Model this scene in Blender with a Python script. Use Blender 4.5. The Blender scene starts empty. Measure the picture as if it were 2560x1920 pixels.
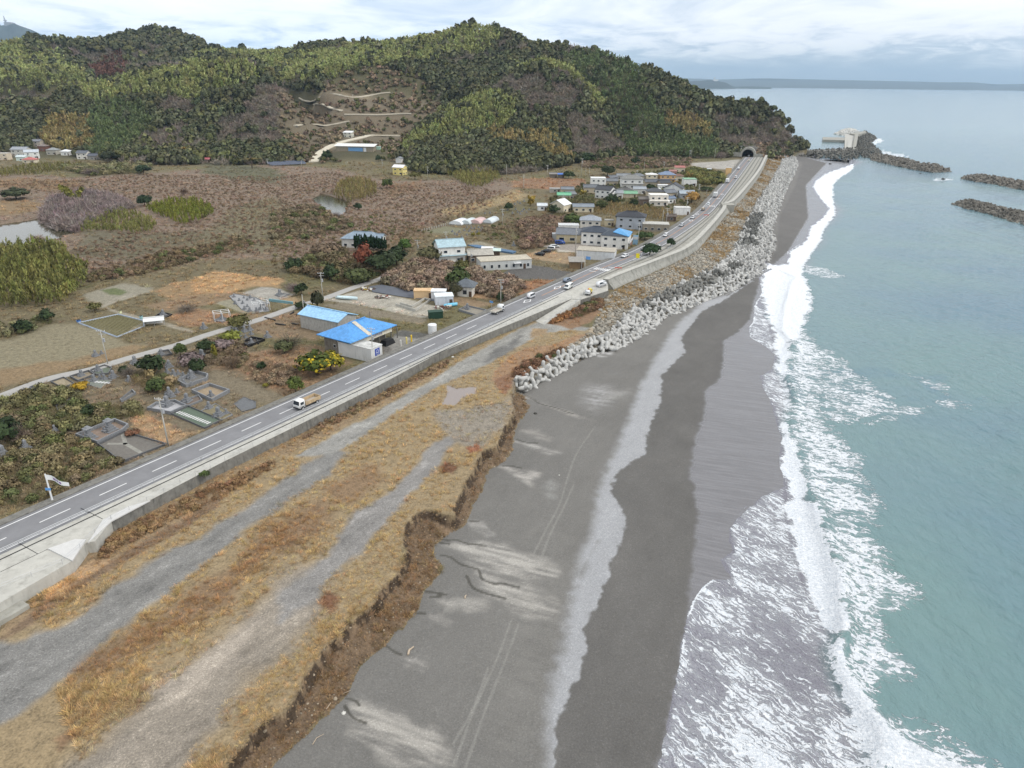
import bpy, bmesh, math, random
import numpy as np
from mathutils import Vector, Matrix, Euler
from math import radians, sin, cos, pi, sqrt, atan2
random.seed(7)
rng = np.random.default_rng(7)
scene = bpy.context.scene
COL = scene.collection
# ---------------------------------------------------------------- camera
CAM_Z = 75.0
FPX, CX, CY = 1775.0, 1280.0, 960.0
PITCH, ROLL = radians(23.1), 0.012
cd = bpy.data.cameras.new('camera')
cd.sensor_fit = 'HORIZONTAL'; cd.sensor_width = 36.0
cd.lens = FPX / 2560.0 * 36.0
cd.clip_start = 1.0; cd.clip_end = 200000.0
cam = bpy.data.objects.new('camera', cd); COL.objects.link(cam)
cam.matrix_world = (Matrix.Translation((0, 0, CAM_Z)) @ Matrix.Rotation(pi / 2 - PITCH, 4, 'X')
     @ Matrix.Rotation(ROLL, 4, 'Z'))
scene.camera = cam
# ---------------------------------------------------------------- light: overcast day
SUN_EL, SUN_AZ = radians(44), radians(108)      # azimuth from +Y towards +X (over the sea)
sd = bpy.data.lights.new('sun', 'SUN')
sd.energy = 1.5; sd.angle = radians(14); sd.color = (1.0, 0.95, 0.88)
sun = bpy.data.objects.new('sun', sd); COL.objects.link(sun)
sdir = Vector((sin(SUN_AZ) * cos(SUN_EL), cos(SUN_AZ) * cos(SUN_EL), sin(SUN_EL)))
sun.rotation_euler = sdir.to_track_quat('Z', 'Y').to_euler()
sun.location = (200, 0, 300)
vs = scene.view_settings
vs.view_transform = 'Standard'; vs.look = 'None'; vs.gamma = 1.0; vs.use_curve_mapping = False
vs.exposure = 0.36
try:
 scene.cycles.use_denoising = True
 scene.cycles.max_bounces = 5
 scene.cycles.diffuse_bounces = 2
 scene.cycles.glossy_bounces = 2
 scene.cycles.transparent_max_bounces = 6
 scene.cycles.volume_bounces = 0
except Exception:
 pass
class NT:
 """small helper to write node trees"""
 def __init__(s, tree):
  s.t = tree; s.t.nodes.clear()
 def n(s, typ, inputs=None, **kw):
  nd = s.t.nodes.new(typ)
  for k, v in kw.items():
   setattr(nd, k, v)
  for k, v in (inputs or {}).items():
   sock = nd.inputs[k]
   if isinstance(v, bpy.types.NodeSocket):
    s.t.links.new(v, sock)
   else:
    sock.default_value = v
  return nd
 def math(s, op, a, b=0.0, clamp=False):
  return s.n('ShaderNodeMath', {0: a, 1: b}, operation=op, use_clamp=clamp).outputs[0]
 def noise(s, vec, scale, detail=3.0, rough=0.55, dist=0.0, out='Fac'):
  return s.n('ShaderNodeTexNoise', {'Vector': vec, 'Scale': scale, 'Detail': detail, 'Roughness': rough,
           'Distortion': dist}).outputs[out]
 def mapping(s, vec, scale=(1, 1, 1), rot=(0, 0, 0), loc=(0, 0, 0)):
  return s.n('ShaderNodeMapping', {'Vector': vec, 'Scale': scale, 'Rotation': rot, 'Location': loc}).outputs[0]
 def along(s, vec, deg, long_, wide):
  return s.mapping(s.mapping(vec, rot=(0, 0, radians(-deg))), (1 / long_, 1 / wide, 1))
 def ramp(s, fac, stops, interp='LINEAR'):
  r = s.n('ShaderNodeValToRGB', {'Fac': fac})
  cr = r.color_ramp; cr.interpolation = interp
  while len(cr.elements) < len(stops):
   cr.elements.new(0.5)
  for e, (p, c) in zip(cr.elements, stops):
   e.position = p
   e.color = (c, c, c, 1) if not hasattr(c, '__len__') else (*c[:3], 1)
  return r.outputs['Color']
 def mix(s, fac, a, b, blend='MIX'):
  m = s.n('ShaderNodeMix', data_type='RGBA', blend_type=blend)
  for i, v in ((0, fac), (6, a), (7, b)):
   if isinstance(v, bpy.types.NodeSocket):
    s.t.links.new(v, m.inputs[i])
   else:
    m.inputs[i].default_value = v if i == 0 else ((*v[:3], 1) if hasattr(v, '__len__') else (v, v, v, 1))
  return m.outputs[2]
 def maprange(s, v, a, b, c=0.0, d=1.0, smooth=False):
  return s.n('ShaderNodeMapRange', {0: v, 1: a, 2: b, 3: c, 4: d},
     interpolation_type='SMOOTHSTEP' if smooth else 'LINEAR').outputs[0]
 def link(s, a, b):
  s.t.links.new(a, b)
def lin(r, g, b):
 """8-bit colour -> linear"""
 f = lambda c: c / 12.92 if c <= 0.04045 else ((c + 0.055) / 1.055) ** 2.4
 return (f(r / 255), f(g / 255), f(b / 255))
# ---------------------------------------------------------------- sky (Nishita under a broken cloud deck)
world = bpy.data.worlds.new('World'); scene.world = world; world.use_nodes = True
W = NT(world.node_tree)
sky = W.n('ShaderNodeTexSky', sky_type='NISHITA', sun_disc=False)
sky.sun_elevation = SUN_EL; sky.sun_rotation = SUN_AZ
sky.altitude = 0; sky.air_density = 1.0; sky.dust_density = 1.0; sky.ozone_density = 1.0
tc = W.n('ShaderNodeTexCoord')
sep = W.n('ShaderNodeSeparateXYZ', {0: tc.outputs['Generated']})
zc = W.math('MAXIMUM', sep.outputs[2], 0.0)
zz = W.math('ADD', zc, 0.055)
u = W.math('DIVIDE', sep.outputs[0], zz); v = W.math('DIVIDE', sep.outputs[1], zz)
flat = W.n('ShaderNodeCombineXYZ', {0: u, 1: v, 2: 0.0}).outputs[0]
n1 = W.noise(W.mapping(flat, (0.75, 0.40, 1), (0, 0, 0.5)), 1.0, 9, 0.62, 0.6)
n2 = W.noise(W.mapping(flat, (0.22, 0.12, 1), (0, 0, 0.3), (4.2, 1.7, 0)), 1.0, 4, 0.5)
n3 = W.noise(W.mapping(tc.outputs['Generated'], (17, 17, 80), (0, 0, 0), (1.3, 0.4, 0)), 1.0, 10, 0.58, 0.4)
n3 = W.math('ADD', W.math('MULTIPLY', W.math('SUBTRACT', n3, 0.5), 1.7), 0.5)
shade = W.math('ADD', W.math('MULTIPLY', n1, 0.55), W.math('MULTIPLY', n2, 0.45))
lowm = W.maprange(sep.outputs[2], 0.03, 0.085, 1.0, 0.0, True)
shade2 = W.n('ShaderNodeMix', {0: W.math('MULTIPLY', lowm, 0.75), 2: shade, 3: n3}, data_type='FLOAT').outputs[0]
ccol = W.ramp(shade2, [(0.30, lin(176, 189, 209)), (0.38, lin(202, 211, 224)), (0.45, lin(226, 231, 238)),
      (0.52, lin(247, 248, 250)), (0.60, lin(255, 255, 255))])
bot = W.maprange(W.math('ADD', sep.outputs[2], W.math('MULTIPLY', W.math('SUBTRACT', n3, 0.5), 0.05)),
     0.018, 0.045, 0.0, 1.0, True)
hole = W.ramp(W.math('ADD', shade2, 0.0), [(0.30, 0.25), (0.44, 1.0)])
cover = W.math('MULTIPLY', W.math('ADD', W.math('MULTIPLY', bot, 0.72), 0.25), hole)
up10 = W.n('ShaderNodeVectorMath', {0: ccol, 1: (10.6, 10.6, 10.6)}, operation='MULTIPLY').outputs[0]
skyc = W.mix(0.6, sky.outputs[0], (5.6, 6.9, 8.6))
skymix = W.mix(cover, skyc, up10)
bg = W.n('ShaderNodeBackground', {'Color': skymix, 'Strength': 0.1})
out = W.n('ShaderNodeOutputWorld', {'Surface': bg.outputs[0]})
# ---------------------------------------------------------------- survey: photograph pixels -> rays -> points on the ground
CROP = {'P': (0, 0, 1), 'D': (0, 0, 1.157324), 'A1': (0, 0, .40687), 'A2': (800, 0, .40687), 'A3': (1660, 0, .40687),
  'A4': (0, 360, .31646), 'A5': (680, 360, .31646), 'A6': (1300, 360, .31646), 'B1': (0, 740, .30132),
  'B2': (480, 660, .28933), 'B3': (1100, 620, .28933), 'B4': (0, 1160, .45819), 'B5': (700, 960, .36166),
  'B6': (700, 1320, .36166), 'B7': (1500, 660, .4792), 'B8': (1500, 1260, .4792)}
cP, sP, cR, sR = cos(PITCH), sin(PITCH), cos(ROLL), sin(ROLL)
def ray(px, py):
 x = (px - CX) / FPX; y = -(py - CY) / FPX
 x, y = x * cR - y * sR, x * sR + y * cR
 return np.array((x, cP + y * sP, -sP + y * cP))
def px_of(crop, x, y):
 ox, oy, k = CROP[crop]
 return ox + x * k, oy + y * k
def at(crop, x, y, z=6.0):
 """point of the plane at height z seen at this pixel"""
 d = ray(*px_of(crop, x, y)); t = (z - CAM_Z) / d[2]
 return Vector((d[0] * t, d[1] * t, z))
def atd(crop, x, y, dist):
 """point at forward distance dist seen at this pixel"""
 d = ray(*px_of(crop, x, y)); t = dist / d[1]
 return Vector((d[0] * t, dist, CAM_Z + d[2] * t))
def tr(s, z=6.0):
 """'B5 10,20 30,40 D 5,6' -> Nx2 world points on the plane z"""
 out = []; crop = 'P'
 for tok in s.split():
  if tok[0].isalpha():
   crop = tok
  else:
   a, b = tok.split(',')
   p = at(crop, float(a), float(b), z)
   out.append((p.x, p.y))
 return np.array(out)
# ---------------------------------------------------------------- numpy noise and polygons
_perm = np.random.default_rng(3).random((256, 256))
def vnoise(x, y):
 xi = np.floor(x).astype(np.int64); yi = np.floor(y).astype(np.int64)
 fx = x - xi; fy = y - yi
 fx = fx * fx * (3 - 2 * fx); fy = fy * fy * (3 - 2 * fy)
 a = _perm[xi & 255, yi & 255]; b = _perm[(xi + 1) & 255, yi & 255]
 c = _perm[xi & 255, (yi + 1) & 255]; d = _perm[(xi + 1) & 255, (yi + 1) & 255]
 return (a * (1 - fx) + b * fx) * (1 - fy) + (c * (1 - fx) + d * fx) * fy
def fbm(x, y, scale, octv=4, rough=0.5):
 s = 0; amp = 1; tot = 0; f = 1.0 / scale
 for i in range(octv):
  s = s + amp * vnoise(x * f + 17.3 * i, y * f + 5.1 * i); tot += amp; amp *= rough; f *= 2.03
 return s / tot
def seg_dist(x, y, pts, closed=False):
 d = np.full(x.shape, 1e9)
 P = np.vstack([pts, pts[:1]]) if closed else pts
 for a, b in zip(P[:-1], P[1:]):
  ex, ey = b - a; L = ex * ex + ey * ey + 1e-9
  t = np.clip(((x - a[0]) * ex + (y - a[1]) * ey) / L, 0, 1)
  d = np.minimum(d, (x - a[0] - t * ex) ** 2 + (y - a[1] - t * ey) ** 2)
 return np.sqrt(d)
def inside(x, y, pts):
 r = np.zeros(x.shape, bool)
 n = len(pts)
 for i in range(n):
  ax, ay = pts[i]; bx, by = pts[(i + 1) % n]
  if ay == by:
   continue
  c = ((ay > y) != (by > y)) & (x < (bx - ax) * (y - ay) / (by - ay) + ax)
  r ^= c
 return r
def sdist(x, y, pts, pad=25.0):
 """signed distance, positive inside; only exact near the polygon"""
 out = np.full(x.shape, -1e3)
 m = ((x > pts[:, 0].min() - pad) & (x < pts[:, 0].max() + pad) & (y > pts[:, 1].min() - pad) & (y < pts[:, 1].max() + pad))
 xs, ys = x[m], y[m]
 d = seg_dist(xs, ys, pts, True)
 out[m] = np.where(inside(xs, ys, pts), d, -d)
 return out
def smooth(a, b, v):
 t = np.clip((v - a) / (b - a), 0, 1)
 return t * t * (3 - 2 * t)
def catmull(pts, step=4):
 P = np.vstack([2 * pts[0] - pts[1], pts, 2 * pts[-1] - pts[-2]]); o = []
 for i in range(1, len(P) - 2):
  for k in range(step):
   t = k / step
   o.append(0.5 * ((2 * P[i]) + (-P[i - 1] + P[i + 1]) * t + (2 * P[i - 1] - 5 * P[i] + 4 * P[i + 1] - P[i + 2]) * t * t
       + (-P[i - 1] + 3 * P[i] - 3 * P[i + 1] + P[i + 2]) * t ** 3))
 o.append(P[-2])
 return np.array(o)
# ---------------------------------------------------------------- object helpers
def tag(o, label=None, cat=None, group=None, kind=None):
 if label: o['label'] = label
 if cat: o['category'] = cat
 if group: o['group'] = group
 if kind: o['kind'] = kind
 return o
def empty(name, loc, rz=0.0, label=None, cat=None, group=None):
 o = bpy.data.objects.new(name, None); COL.objects.link(o)
 o.location = loc; o.rotation_euler = (0, 0, rz); o.empty_display_size = 0.5
 return tag(o, label, cat, group)
def np_mesh(name, verts, faces, mat, smooth_sh=True, attrs=None, cols=None):
 """fast mesh: verts Nx3, faces Mx4 (or Mx3)"""
 me = bpy.data.meshes.new(name)
 nv = len(verts); nf, k = faces.shape
 me.vertices.add(nv); me.loops.add(nf * k); me.polygons.add(nf)
 me.vertices.foreach_set('co', np.ascontiguousarray(verts, np.float32).ravel())
 me.loops.foreach_set('vertex_index', np.ascontiguousarray(faces, np.int32).ravel())
 me.polygons.foreach_set('loop_start', np.arange(0, nf * k, k, dtype=np.int32))
 me.polygons.foreach_set('loop_total', np.full(nf, k, np.int32))
 me.polygons.foreach_set('use_smooth', np.full(nf, smooth_sh, bool))
 for an, arr in (attrs or {}).items():
  a = me.attributes.new(an, 'FLOAT', 'POINT'); a.data.foreach_set('value', np.ascontiguousarray(arr, np.float32))
 for an, arr in (cols or {}).items():
  a = me.attributes.new(an, 'FLOAT_COLOR', 'POINT')
  c = np.ones((nv, 4), np.float32); c[:, :3] = arr; a.data.foreach_set('color', c.ravel())
 me.update(); me.validate()
 if mat: me.materials.append(mat)
 o = bpy.data.objects.new(name, me); COL.objects.link(o)
 return o
def obj(name, bm, mat, parent=None, smooth_sh=False):
 me = bpy.data.meshes.new(name); bm.to_mesh(me); bm.free()
 if smooth_sh:
  for p in me.polygons: p.use_smooth = True
 for m in (mat if isinstance(mat, (list, tuple)) else [mat]):
  me.materials.append(m)
 o = bpy.data.objects.new(name, me); COL.objects.link(o)
 if parent: o.parent = parent
 return o
MATS = {}
def mat(name, rgb, rough=0.8, metal=0.0, var=0.25, nscale=1.5, bump=0.0, bscale=8.0, spec=0.3, dirt=None):
 """plain surface with mottling and optional bump; rgb is 8-bit"""
 if name in MATS: return MATS[name]
 m = bpy.data.materials.new(name); m.use_nodes = True; MATS[name] = m
 N = NT(m.node_tree)
 c = lin(*rgb)
 geo = N.n('ShaderNodeTexCoord').outputs['Object']
 nz = N.noise(geo, nscale, 5, 0.6)
 col = N.mix(N.maprange(nz, 0.25, 0.75), tuple(x * (1 - var) for x in c), tuple(min(1, x * (1 + var * 0.6)) for x in c))
 if dirt:
  nd = N.noise(N.mapping(geo, (1, 1, 0.25)), nscale * 1.7, 6, 0.65)
  col = N.mix(N.maprange(nd, 0.5, 0.72, 0, 0.7), col, lin(*dirt))
 b = N.n('ShaderNodeBsdfPrincipled', {'Base Color': col, 'Roughness': rough, 'Metallic': metal, 'Specular IOR Level': spec})
 if bump:
  bp = N.n('ShaderNodeBump', {'Height': N.noise(geo, bscale, 5, 0.6), 'Strength': bump, 'Distance': 0.1})
  N.link(bp.outputs[0], b.inputs['Normal'])
 N.n('ShaderNodeOutputMaterial', {0: b.outputs[0]})
 return m
# ================================================================ TERRAIN
RA = np.array((-76.7, 106.9)); RD = np.array((0.53391, 0.84554)); RN = np.array((0.84554, -0.53391))
_far = tr("A6 1180,690 1400,540 1500,440 1640,280 1740,160 1790,102", 7)
ROADL = np.vstack([[RA - 120 * RD, RA - 60 * RD, RA, RA + 60 * RD, RA + 120 * RD, RA + 172 * RD, RA + 200 * RD + RN * -0.2, (54.6, 313.2)], _far])
ROADL = catmull(ROADL, 6)
def offset_line(L, off):
 T = np.gradient(L, axis=0); T /= np.linalg.norm(T, axis=1)[:, None]
 N = np.stack([T[:, 1], -T[:, 0]], 1)
 o = off if np.ndim(off) == 0 else np.asarray(off)[:, None]
 return L + N * o
def road_off(L, y, off):
 """x of the line offset from the road's left line, at world y"""
 O = offset_line(L, off)
 return np.interp(y, O[:, 1], O[:, 0])
# ---- shore curves (each with its own level)
TOP_Z = 5.0
cliff_top = tr("P 470,2120 520,1990 568,1920 600,1870 655,1810 728,1765 755,1715 787,1653 819,1609 863,1570 931,1512 "
    "B5 725,1390 800,1330 830,1290 850,1240 870,1170 850,1080 860,1020 880,960 950,895 1040,875 1130,905 1200,915 "
    "1215,840 1280,700 1310,640 1390,500 1400,460 1500,430 1530,340 1600,230 1620,170 1600,60", 5.0)
cliff_toe = tr("P 590,2120 640,1990 690,1905 B6 110,1490 340,1290 480,1120 530,1000 630,890 740,800 880,650 960,560 990,450 "
    "B5 1010,1410 1110,1310 1110,1240 1060,1170 1070,1110 1180,1030 1290,960 1330,860 1400,710 1440,600 1560,530 1620,400 1640,280 1730,165 1690,90 1625,50", 2.6)
def rough_line(L, amp, step=1.2, seed=0):
 r = np.random.default_rng(seed); o = []
 for a, b in zip(L[:-1], L[1:]):
  n = max(1, int(np.linalg.norm(b - a) / step))
  for k in range(n):
   o.append(a + (b - a) * k / n + r.normal(0, amp, 2) * (k > 0))
 o.append(L[-1]); return np.array(o)
cliff_top = rough_line(cliff_top, 0.22, 1.0, 1); cliff_toe = rough_line(cliff_toe, 0.25, 1.2, 2)
bank_in = tr("B3 640,1235 640,1130 760,1080 860,1040 960,950 1100,860 1180,800 1290,730 1330,650 1380,560 1420,470 1460,400", 5.0)
bank_in = np.vstack([bank_in, tr("A6 700,1190 900,1095 1150,985 1350,885 1450,805 1520,695 1600,605 1680,525 1730,420 1830,310 1900,220 1960,110", 4.8)])
bank_out = tr("B3 640,1260 720,1285 800,1235 920,1160 1040,1110 1130,1040 1230,990 1340,940 D 1330,762 1380,735 1440,690 1500,665 1560,640 "
    "1605,618 1645,590 1672,540 1665,500 1685,440 1704,400 1722,360 1716,343", 1.6)
bank_poly = np.vstack([bank_in, bank_out[::-1]])
cliff_poly = np.vstack([cliff_top, cliff_toe[::-1]])
def curve(s, z):
 p = tr(s, z); i = np.argsort(p[:, 1]); p = p[i]
 return p
c_toe = np.vstack([tr("P 640,1990 B6 340,1290 630,890 880,650 B5 1010,1410 1110,1240 1290,960 1400,710 1560,530 1690,150", 2.6), bank_out[4:]])
c_gr = curve("P 1395,2050 B6 1920,1300 1940,1240 1990,1110 2090,970 2100,850 2095,710 2170,590 D 1330,1190 1355,1130 1320,1060 1330,1020 1390,980 1400,930 1425,870 1430,810 1480,760 1470,730 1520,670 1570,640 1650,590 1680,540 1685,470 1720,400 1735,350", 2.0)
c_wet = curve("P 1600,2050 B8 330,1250 400,900 440,650 B7 510,1336 490,1150 460,1120 500,900 545,770 550,660 620,600 640,520 640,400 700,370 780,290 800,200 840,60 D 1700,545 1745,470 1740,400 1785,352", 0.9)
c_sw = curve("P 1700,2050 B8 420,1250 500,900 560,520 600,380 B7 720,1300 900,1180 940,1000 900,740 860,640 900,500 860,420 810,300 850,150 930,20 D 1720,545 1765,470 1760,400 1800,365", 0.35)
def xa(c, y):
 i = np.argsort(c[:, 1]); return np.interp(y, c[i, 1], c[i, 0])
def beach_h(x, y):
 xs = [xa(c_toe, y) - 1, xa(c_gr, y), xa(c_wet, y), xa(c_sw, y)]
 for k in range(1, 4): xs[k] = np.maximum(xs[k], xs[k - 1] + 1.5)
 xs.append(xs[3] + 14); xs.append(xs[3] + 60)
 zs = [2.6, 2.0, 0.9, 0.35, -0.6, -4.0]
 h = np.full(x.shape, 2.6)
 for k in range(5):
  t = np.clip((x - xs[k]) / (xs[k + 1] - xs[k]), 0, 1)
  h = np.where(x > xs[k], zs[k] + (zs[k + 1] - zs[k]) * t, h)
 return h
# ---- hills: control points on the slopes and ridges (crop, x, y, forward distance), minus the wood's height
hp = []
def H(crop, pts, dz=-7.0, back=None):
 for (x, y, D) in pts:
  p = atd(crop, x, y, D); hp.append((p.x, p.y, p.z + dz))
  if back:
   s = (D + back[0]) / D; hp.append((p.x * s, p.y * s, p.z + dz - back[1]))
def Hfoot(crop, pts, z=6.0):
 for (x, y) in pts:
  p = at(crop, x, y, z); hp.append((p.x, p.y, z))
  s = 1 - 60 / p.y; hp.append((p.x * s, p.y * s, z - 8))
Hfoot('A1', [(-900, 960), (-500, 960), (-300, 960), (0, 960), (300, 965), (700, 985), (1000, 1005), (1400, 1005), (1700, 1000), (1880, 970)])
H('A1', [(-900, 560, 860), (-300, 560, 860), (0, 590, 860), (330, 575, 860), (500, 520, 870), (750, 470, 880), (1000, 430, 880), (1200, 380, 880), (1350, 365, 880),
   (1500, 385, 870), (1650, 430, 860), (1750, 520, 840), (1830, 650, 810), (1870, 800, 760)], -7, (120, 34))
H('A1', [(300, 760, 770), (700, 700, 790), (1000, 650, 790), (1300, 620, 790), (1500, 700, 770), (700, 860, 725), (1300, 850, 730)])
H('A1', [(-800, 260, 1250), (-300, 270, 1250), (0, 260, 1250), (150, 225, 1250), (250, 235, 1250), (350, 265, 1250), (450, 275, 1260), (600, 272, 1280)], -8, (160, 40))
H('A1', [(100, 400, 1080), (300, 420, 1060), (520, 480, 1030), (0, 520, 990), (250, 530, 990)])
H('A1', [(680, 232, 1450), (850, 225, 1450), (920, 205, 1460), (1010, 187, 1470), (1100, 200, 1460), (1200, 240, 1440), (1290, 290, 1400)], -7, (150, 40))
H('A1', [(650, 400, 1250), (800, 380, 1250), (1000, 360, 1250), (1200, 330, 1250), (1000, 415, 1130)])
H('A1', [(1450, 305, 1350), (1600, 312, 1330), (1850, 327, 1300), (1950, 308, 1300)], -8, (150, 40))
H('A1', [(1500, 345, 1180), (1700, 400, 1080), (1800, 450, 1000), (1900, 480, 960)])
Hfoot('A2', [(0, 1000), (200, 985), (420, 985)], 7.5)
H('A2', [(0, 560, 930), (0, 600, 900), (100, 660, 865), (200, 585, 930), (500, 600, 925), (700, 600, 930), (0, 780, 825), (300, 720, 850), (600, 700, 870),
   (0, 850, 755), (300, 830, 790), (480, 830, 790), (100, 930, 700), (350, 920, 712)], -1.0)
H('A2', [(350, 405, 975), (250, 425, 970), (500, 420, 985), (600, 490, 960), (150, 490, 965)], -2)
H('A2', [(0, 312, 1300), (100, 272, 1280), (300, 264, 1260), (500, 247, 1230), (650, 217, 1200), (750, 197, 1180), (850, 157, 1150), (950, 137, 1130), (1050, 143, 1120),
   (1130, 163, 1110), (1180, 203, 1110), (1220, 245, 1110), (1262, 235, 1120), (1340, 268, 1110), (1440, 270, 1080), (1540, 264, 1060), (1620, 274, 1050), (1700, 289, 1040),
   (1780, 314, 1030), (1870, 364, 1010), (1990, 404, 990), (2100, 434, 970), (2200, 484, 950)], -9, (160, 45))
H('A2', [(300, 340, 1090), (600, 330, 1080), (850, 300, 1050), (1000, 290, 1040), (700, 400, 1005), (900, 420, 990), (1050, 350, 1010),
   (1000, 530, 905), (1100, 440, 950), (800, 500, 930), (1250, 350, 1000), (1400, 330, 1010),
   (1600, 400, 970), (1800, 500, 935), (2000, 600, 900), (1760, 620, 885), (1920, 720, 850), (2100, 750, 845), (2150, 880, 805), (1900, 840, 815)])
H('A3', [(100, 492, 935), (250, 562, 910), (330, 612, 900), (400, 614, 897), (540, 612, 892), (640, 630, 886), (700, 657, 880), (730, 707, 876), (760, 787, 870), (795, 870, 862)], -7, (70, 34))
H('A3', [(150, 700, 870), (250, 800, 835), (400, 760, 860), (500, 800, 855), (600, 810, 855), (700, 820, 858)], -6)
Hfoot('A2', [(520, 1025), (600, 1052), (800, 1065), (1100, 1065), (1300, 1050), (1500, 1015), (1700, 975), (1900, 955), (2060, 958), (2212, 960)])
Hfoot('A3', [(200, 960), (380, 958), (450, 950), (640, 962)], 7)
for q in ((318, 845, -6), (345, 870, -6), (370, 900, -8), (400, 960, -8), (380, 1050, -8), (330, 830, -4), (310, 825, 4.5)): hp.append(q)
H('A2', [(560, 835, 765), (700, 695, 800), (900, 605, 815), (1050, 530, 830), (1150, 448, 845), (1250, 398, 855), (1400, 370, 860), (1500, 396, 855), (1600, 466, 850), (1700, 566, 840),
   (1780, 668, 825), (1830, 768, 808), (1870, 873, 790)], -7, (60, 14))
H('A2', [(1000, 800, 740), (1300, 600, 790), (1300, 800, 742), (1500, 700, 770), (1620, 850, 745), (800, 800, 755), (1000, 650, 780)])
hp = np.array(hp)
_K = np.sqrt((hp[:, None, 0] - hp[None, :, 0]) ** 2 + (hp[:, None, 1] - hp[None, :, 1]) ** 2 + 100.0)
_A = np.zeros((len(hp) + 3, len(hp) + 3)); _A[:-3, :-3] = _K + np.eye(len(hp)) * -1.2
_A[:-3, -3:] = np.c_[np.ones(len(hp)), hp[:, :2] / 500]; _A[-3:, :-3] = _A[:-3, -3:].T
_w = np.linalg.lstsq(_A, np.r_[hp[:, 2], 0, 0, 0], rcond=1e-9)[0]
HILL_FOOT = np.vstack([tr("A1 -900,970 -300,970 0,975 300,975 700,995 1000,1015 1400,1015 1700,1010 1900,1000 A2 0,1010 200,995 420,995 520,1035 600,1062 800,1075 1100,1075 1300,1060 1500,1025 1700,985 1900,965 2060,968 2212,970", 6),
      tr("A3 200,968 380,966 450,956 520,956 560,956 640,966 760,960", 7), [(318, 838), (338, 860), (352, 900), (345, 960), (340, 1200), (340, 1700), (-1700, 1700), (-1700, 700)]])
def hill_h(x, y):
 out = np.empty(x.shape)
 for i in range(0, len(x), 20000):
  xs, ys = x[i:i + 20000], y[i:i + 20000]
  k = np.sqrt((xs[:, None] - hp[None, :, 0]) ** 2 + (ys[:, None] - hp[None, :, 1]) ** 2 + 100.0)
  out[i:i + 20000] = k @ _w[:-3] + _w[-3] + (_w[-2] * xs + _w[-1] * ys) / 500
 return out
POND1 = tr("A4 -200,660 0,645 300,600 380,620 450,690 560,690 600,715 480,730 420,765 250,800 60,810 0,800 -200,810", 4.6)
POND2 = tr("A5 330,440 400,400 500,430 600,460 585,500 545,560 500,590 440,560 430,520", 4.6)
PARK = tr("B3 1045,335 1062,395 1135,442 1215,447 1452,368 1452,262 1385,243", 7.0)
WALK_OUT = np.vstack([[RA - 120 * RD + RN * 25], tr("B4 -250,900 0,762 395,532 470,432 520,425 608,312", 7.0), tr("B4 1200,0 B2 1600,1060 B3 0,905 700,622 1135,442", 7.0)])
def ground_h(x, y):
 """height of the dry land, the beach and the sea bed (the hills too)"""
 h = np.full(x.shape, 5.8)
 n1 = fbm(x, y, 30, 3); n2 = fbm(x + 90, y, 6, 3)
 h = h + (n1 - .5) * 1.0
 lump = smooth(0, 30, sdist(x, y, LUMPY, 60)) if LUMPY is not None else 0
 h = h + lump * ((n2 - .45) * 1.6 + (fbm(x, y + 50, 2.6, 2) - .5) * .5)
 roadL = xa(ROADL, y)
 toroad = (roadL - x) * 0.87
 m = y < 790
 emb = smooth(5.0, 0.5, toroad)
 h = np.where(m, h * (1 - emb) + 6.72 * emb, h)
 outx = np.interp(y, *WALKX)
 sea_side = (x > roadL + 1) & m
 terr = TOP_Z + (n2 - .5) * .35 + (fbm(x, y, 1.6, 3) - .5) * .16
 h = np.where(sea_side, np.where(x > outx - 1.2, terr, 6.72), h)
 hb = beach_h(x, y) + (fbm(x, y, 3, 3) - .5) * .12
 inb = inside(x, y, bank_poly)
 d1 = seg_dist(x[inb], y[inb], bank_in); d2 = seg_dist(x[inb], y[inb], bank_out)
 hbank = 4.6 * d2 / (d1 + d2 + .01) + 1.4 * d1 / (d1 + d2 + .01)
 beachm = (sea_side | (y > 780)) & inside(x, y, BEACH)
 h = np.where(beachm, hb, h)
 h[inb] = hbank
 inc = inside(x, y, cliff_poly)
 d1 = seg_dist(x[inc], y[inc], cliff_top); d2 = seg_dist(x[inc], y[inc], cliff_toe)
 t = d2 / (d1 + d2 + .01)
 prof = np.where(t > .85, .42 + (t - .85) / .15 * .58, t * .42 / .85)
 nz = fbm(x[inc], y[inc], 1.1, 3) - .5
 h[inc] = 2.55 + (TOP_Z - 2.55) * prof + nz * .8 * np.minimum(1, np.minimum(d1, d2) / .8)
 for P in (POND1, POND2):
  s = sdist(x, y, P, 15)
  h = np.where(s > -4, h * smooth(0, -4, s) + 4.0 * (1 - smooth(0, -4, s)), h)
 hm = sdist(x, y, HILL_FOOT, 80)
 near = hm > -40
 if near.any():
  hh = hill_h(x[near], y[near])
  w = smooth(-12, 25, hm[near])
  h[near] = np.where(hm[near] > -12, np.maximum(h[near], h[near] * (1 - w) + hh * w), h[near])
  e = hm[near] > 25
  t_ = h[near]; t_[e] = hh[e]; h[near] = t_
 return np.maximum(h, -6)
BEACH = np.vstack([cliff_toe, bank_out[3:], [(312, 822), (318, 838), (338, 860), (352, 900), (345, 960), (345, 1700), (2500, 1700), (2500, 10), (cliff_toe[0][0] - 6, 10)]])
_wo = np.vstack([offset_line(ROADL, 11.3)])
_i = WALK_OUT
WALKX = None
def _walkx():
 ys = np.linspace(-20, 900, 600)
 ro = np.interp(ys, _wo[:, 1], _wo[:, 0])
 p = WALK_OUT[np.argsort(WALK_OUT[:, 1])]
 pk = np.interp(ys, p[:, 1], p[:, 0])
 x = np.where(ys < WALK_OUT[-1][1], pk, ro)
 return ys, x
WALKX = _walkx()
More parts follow.
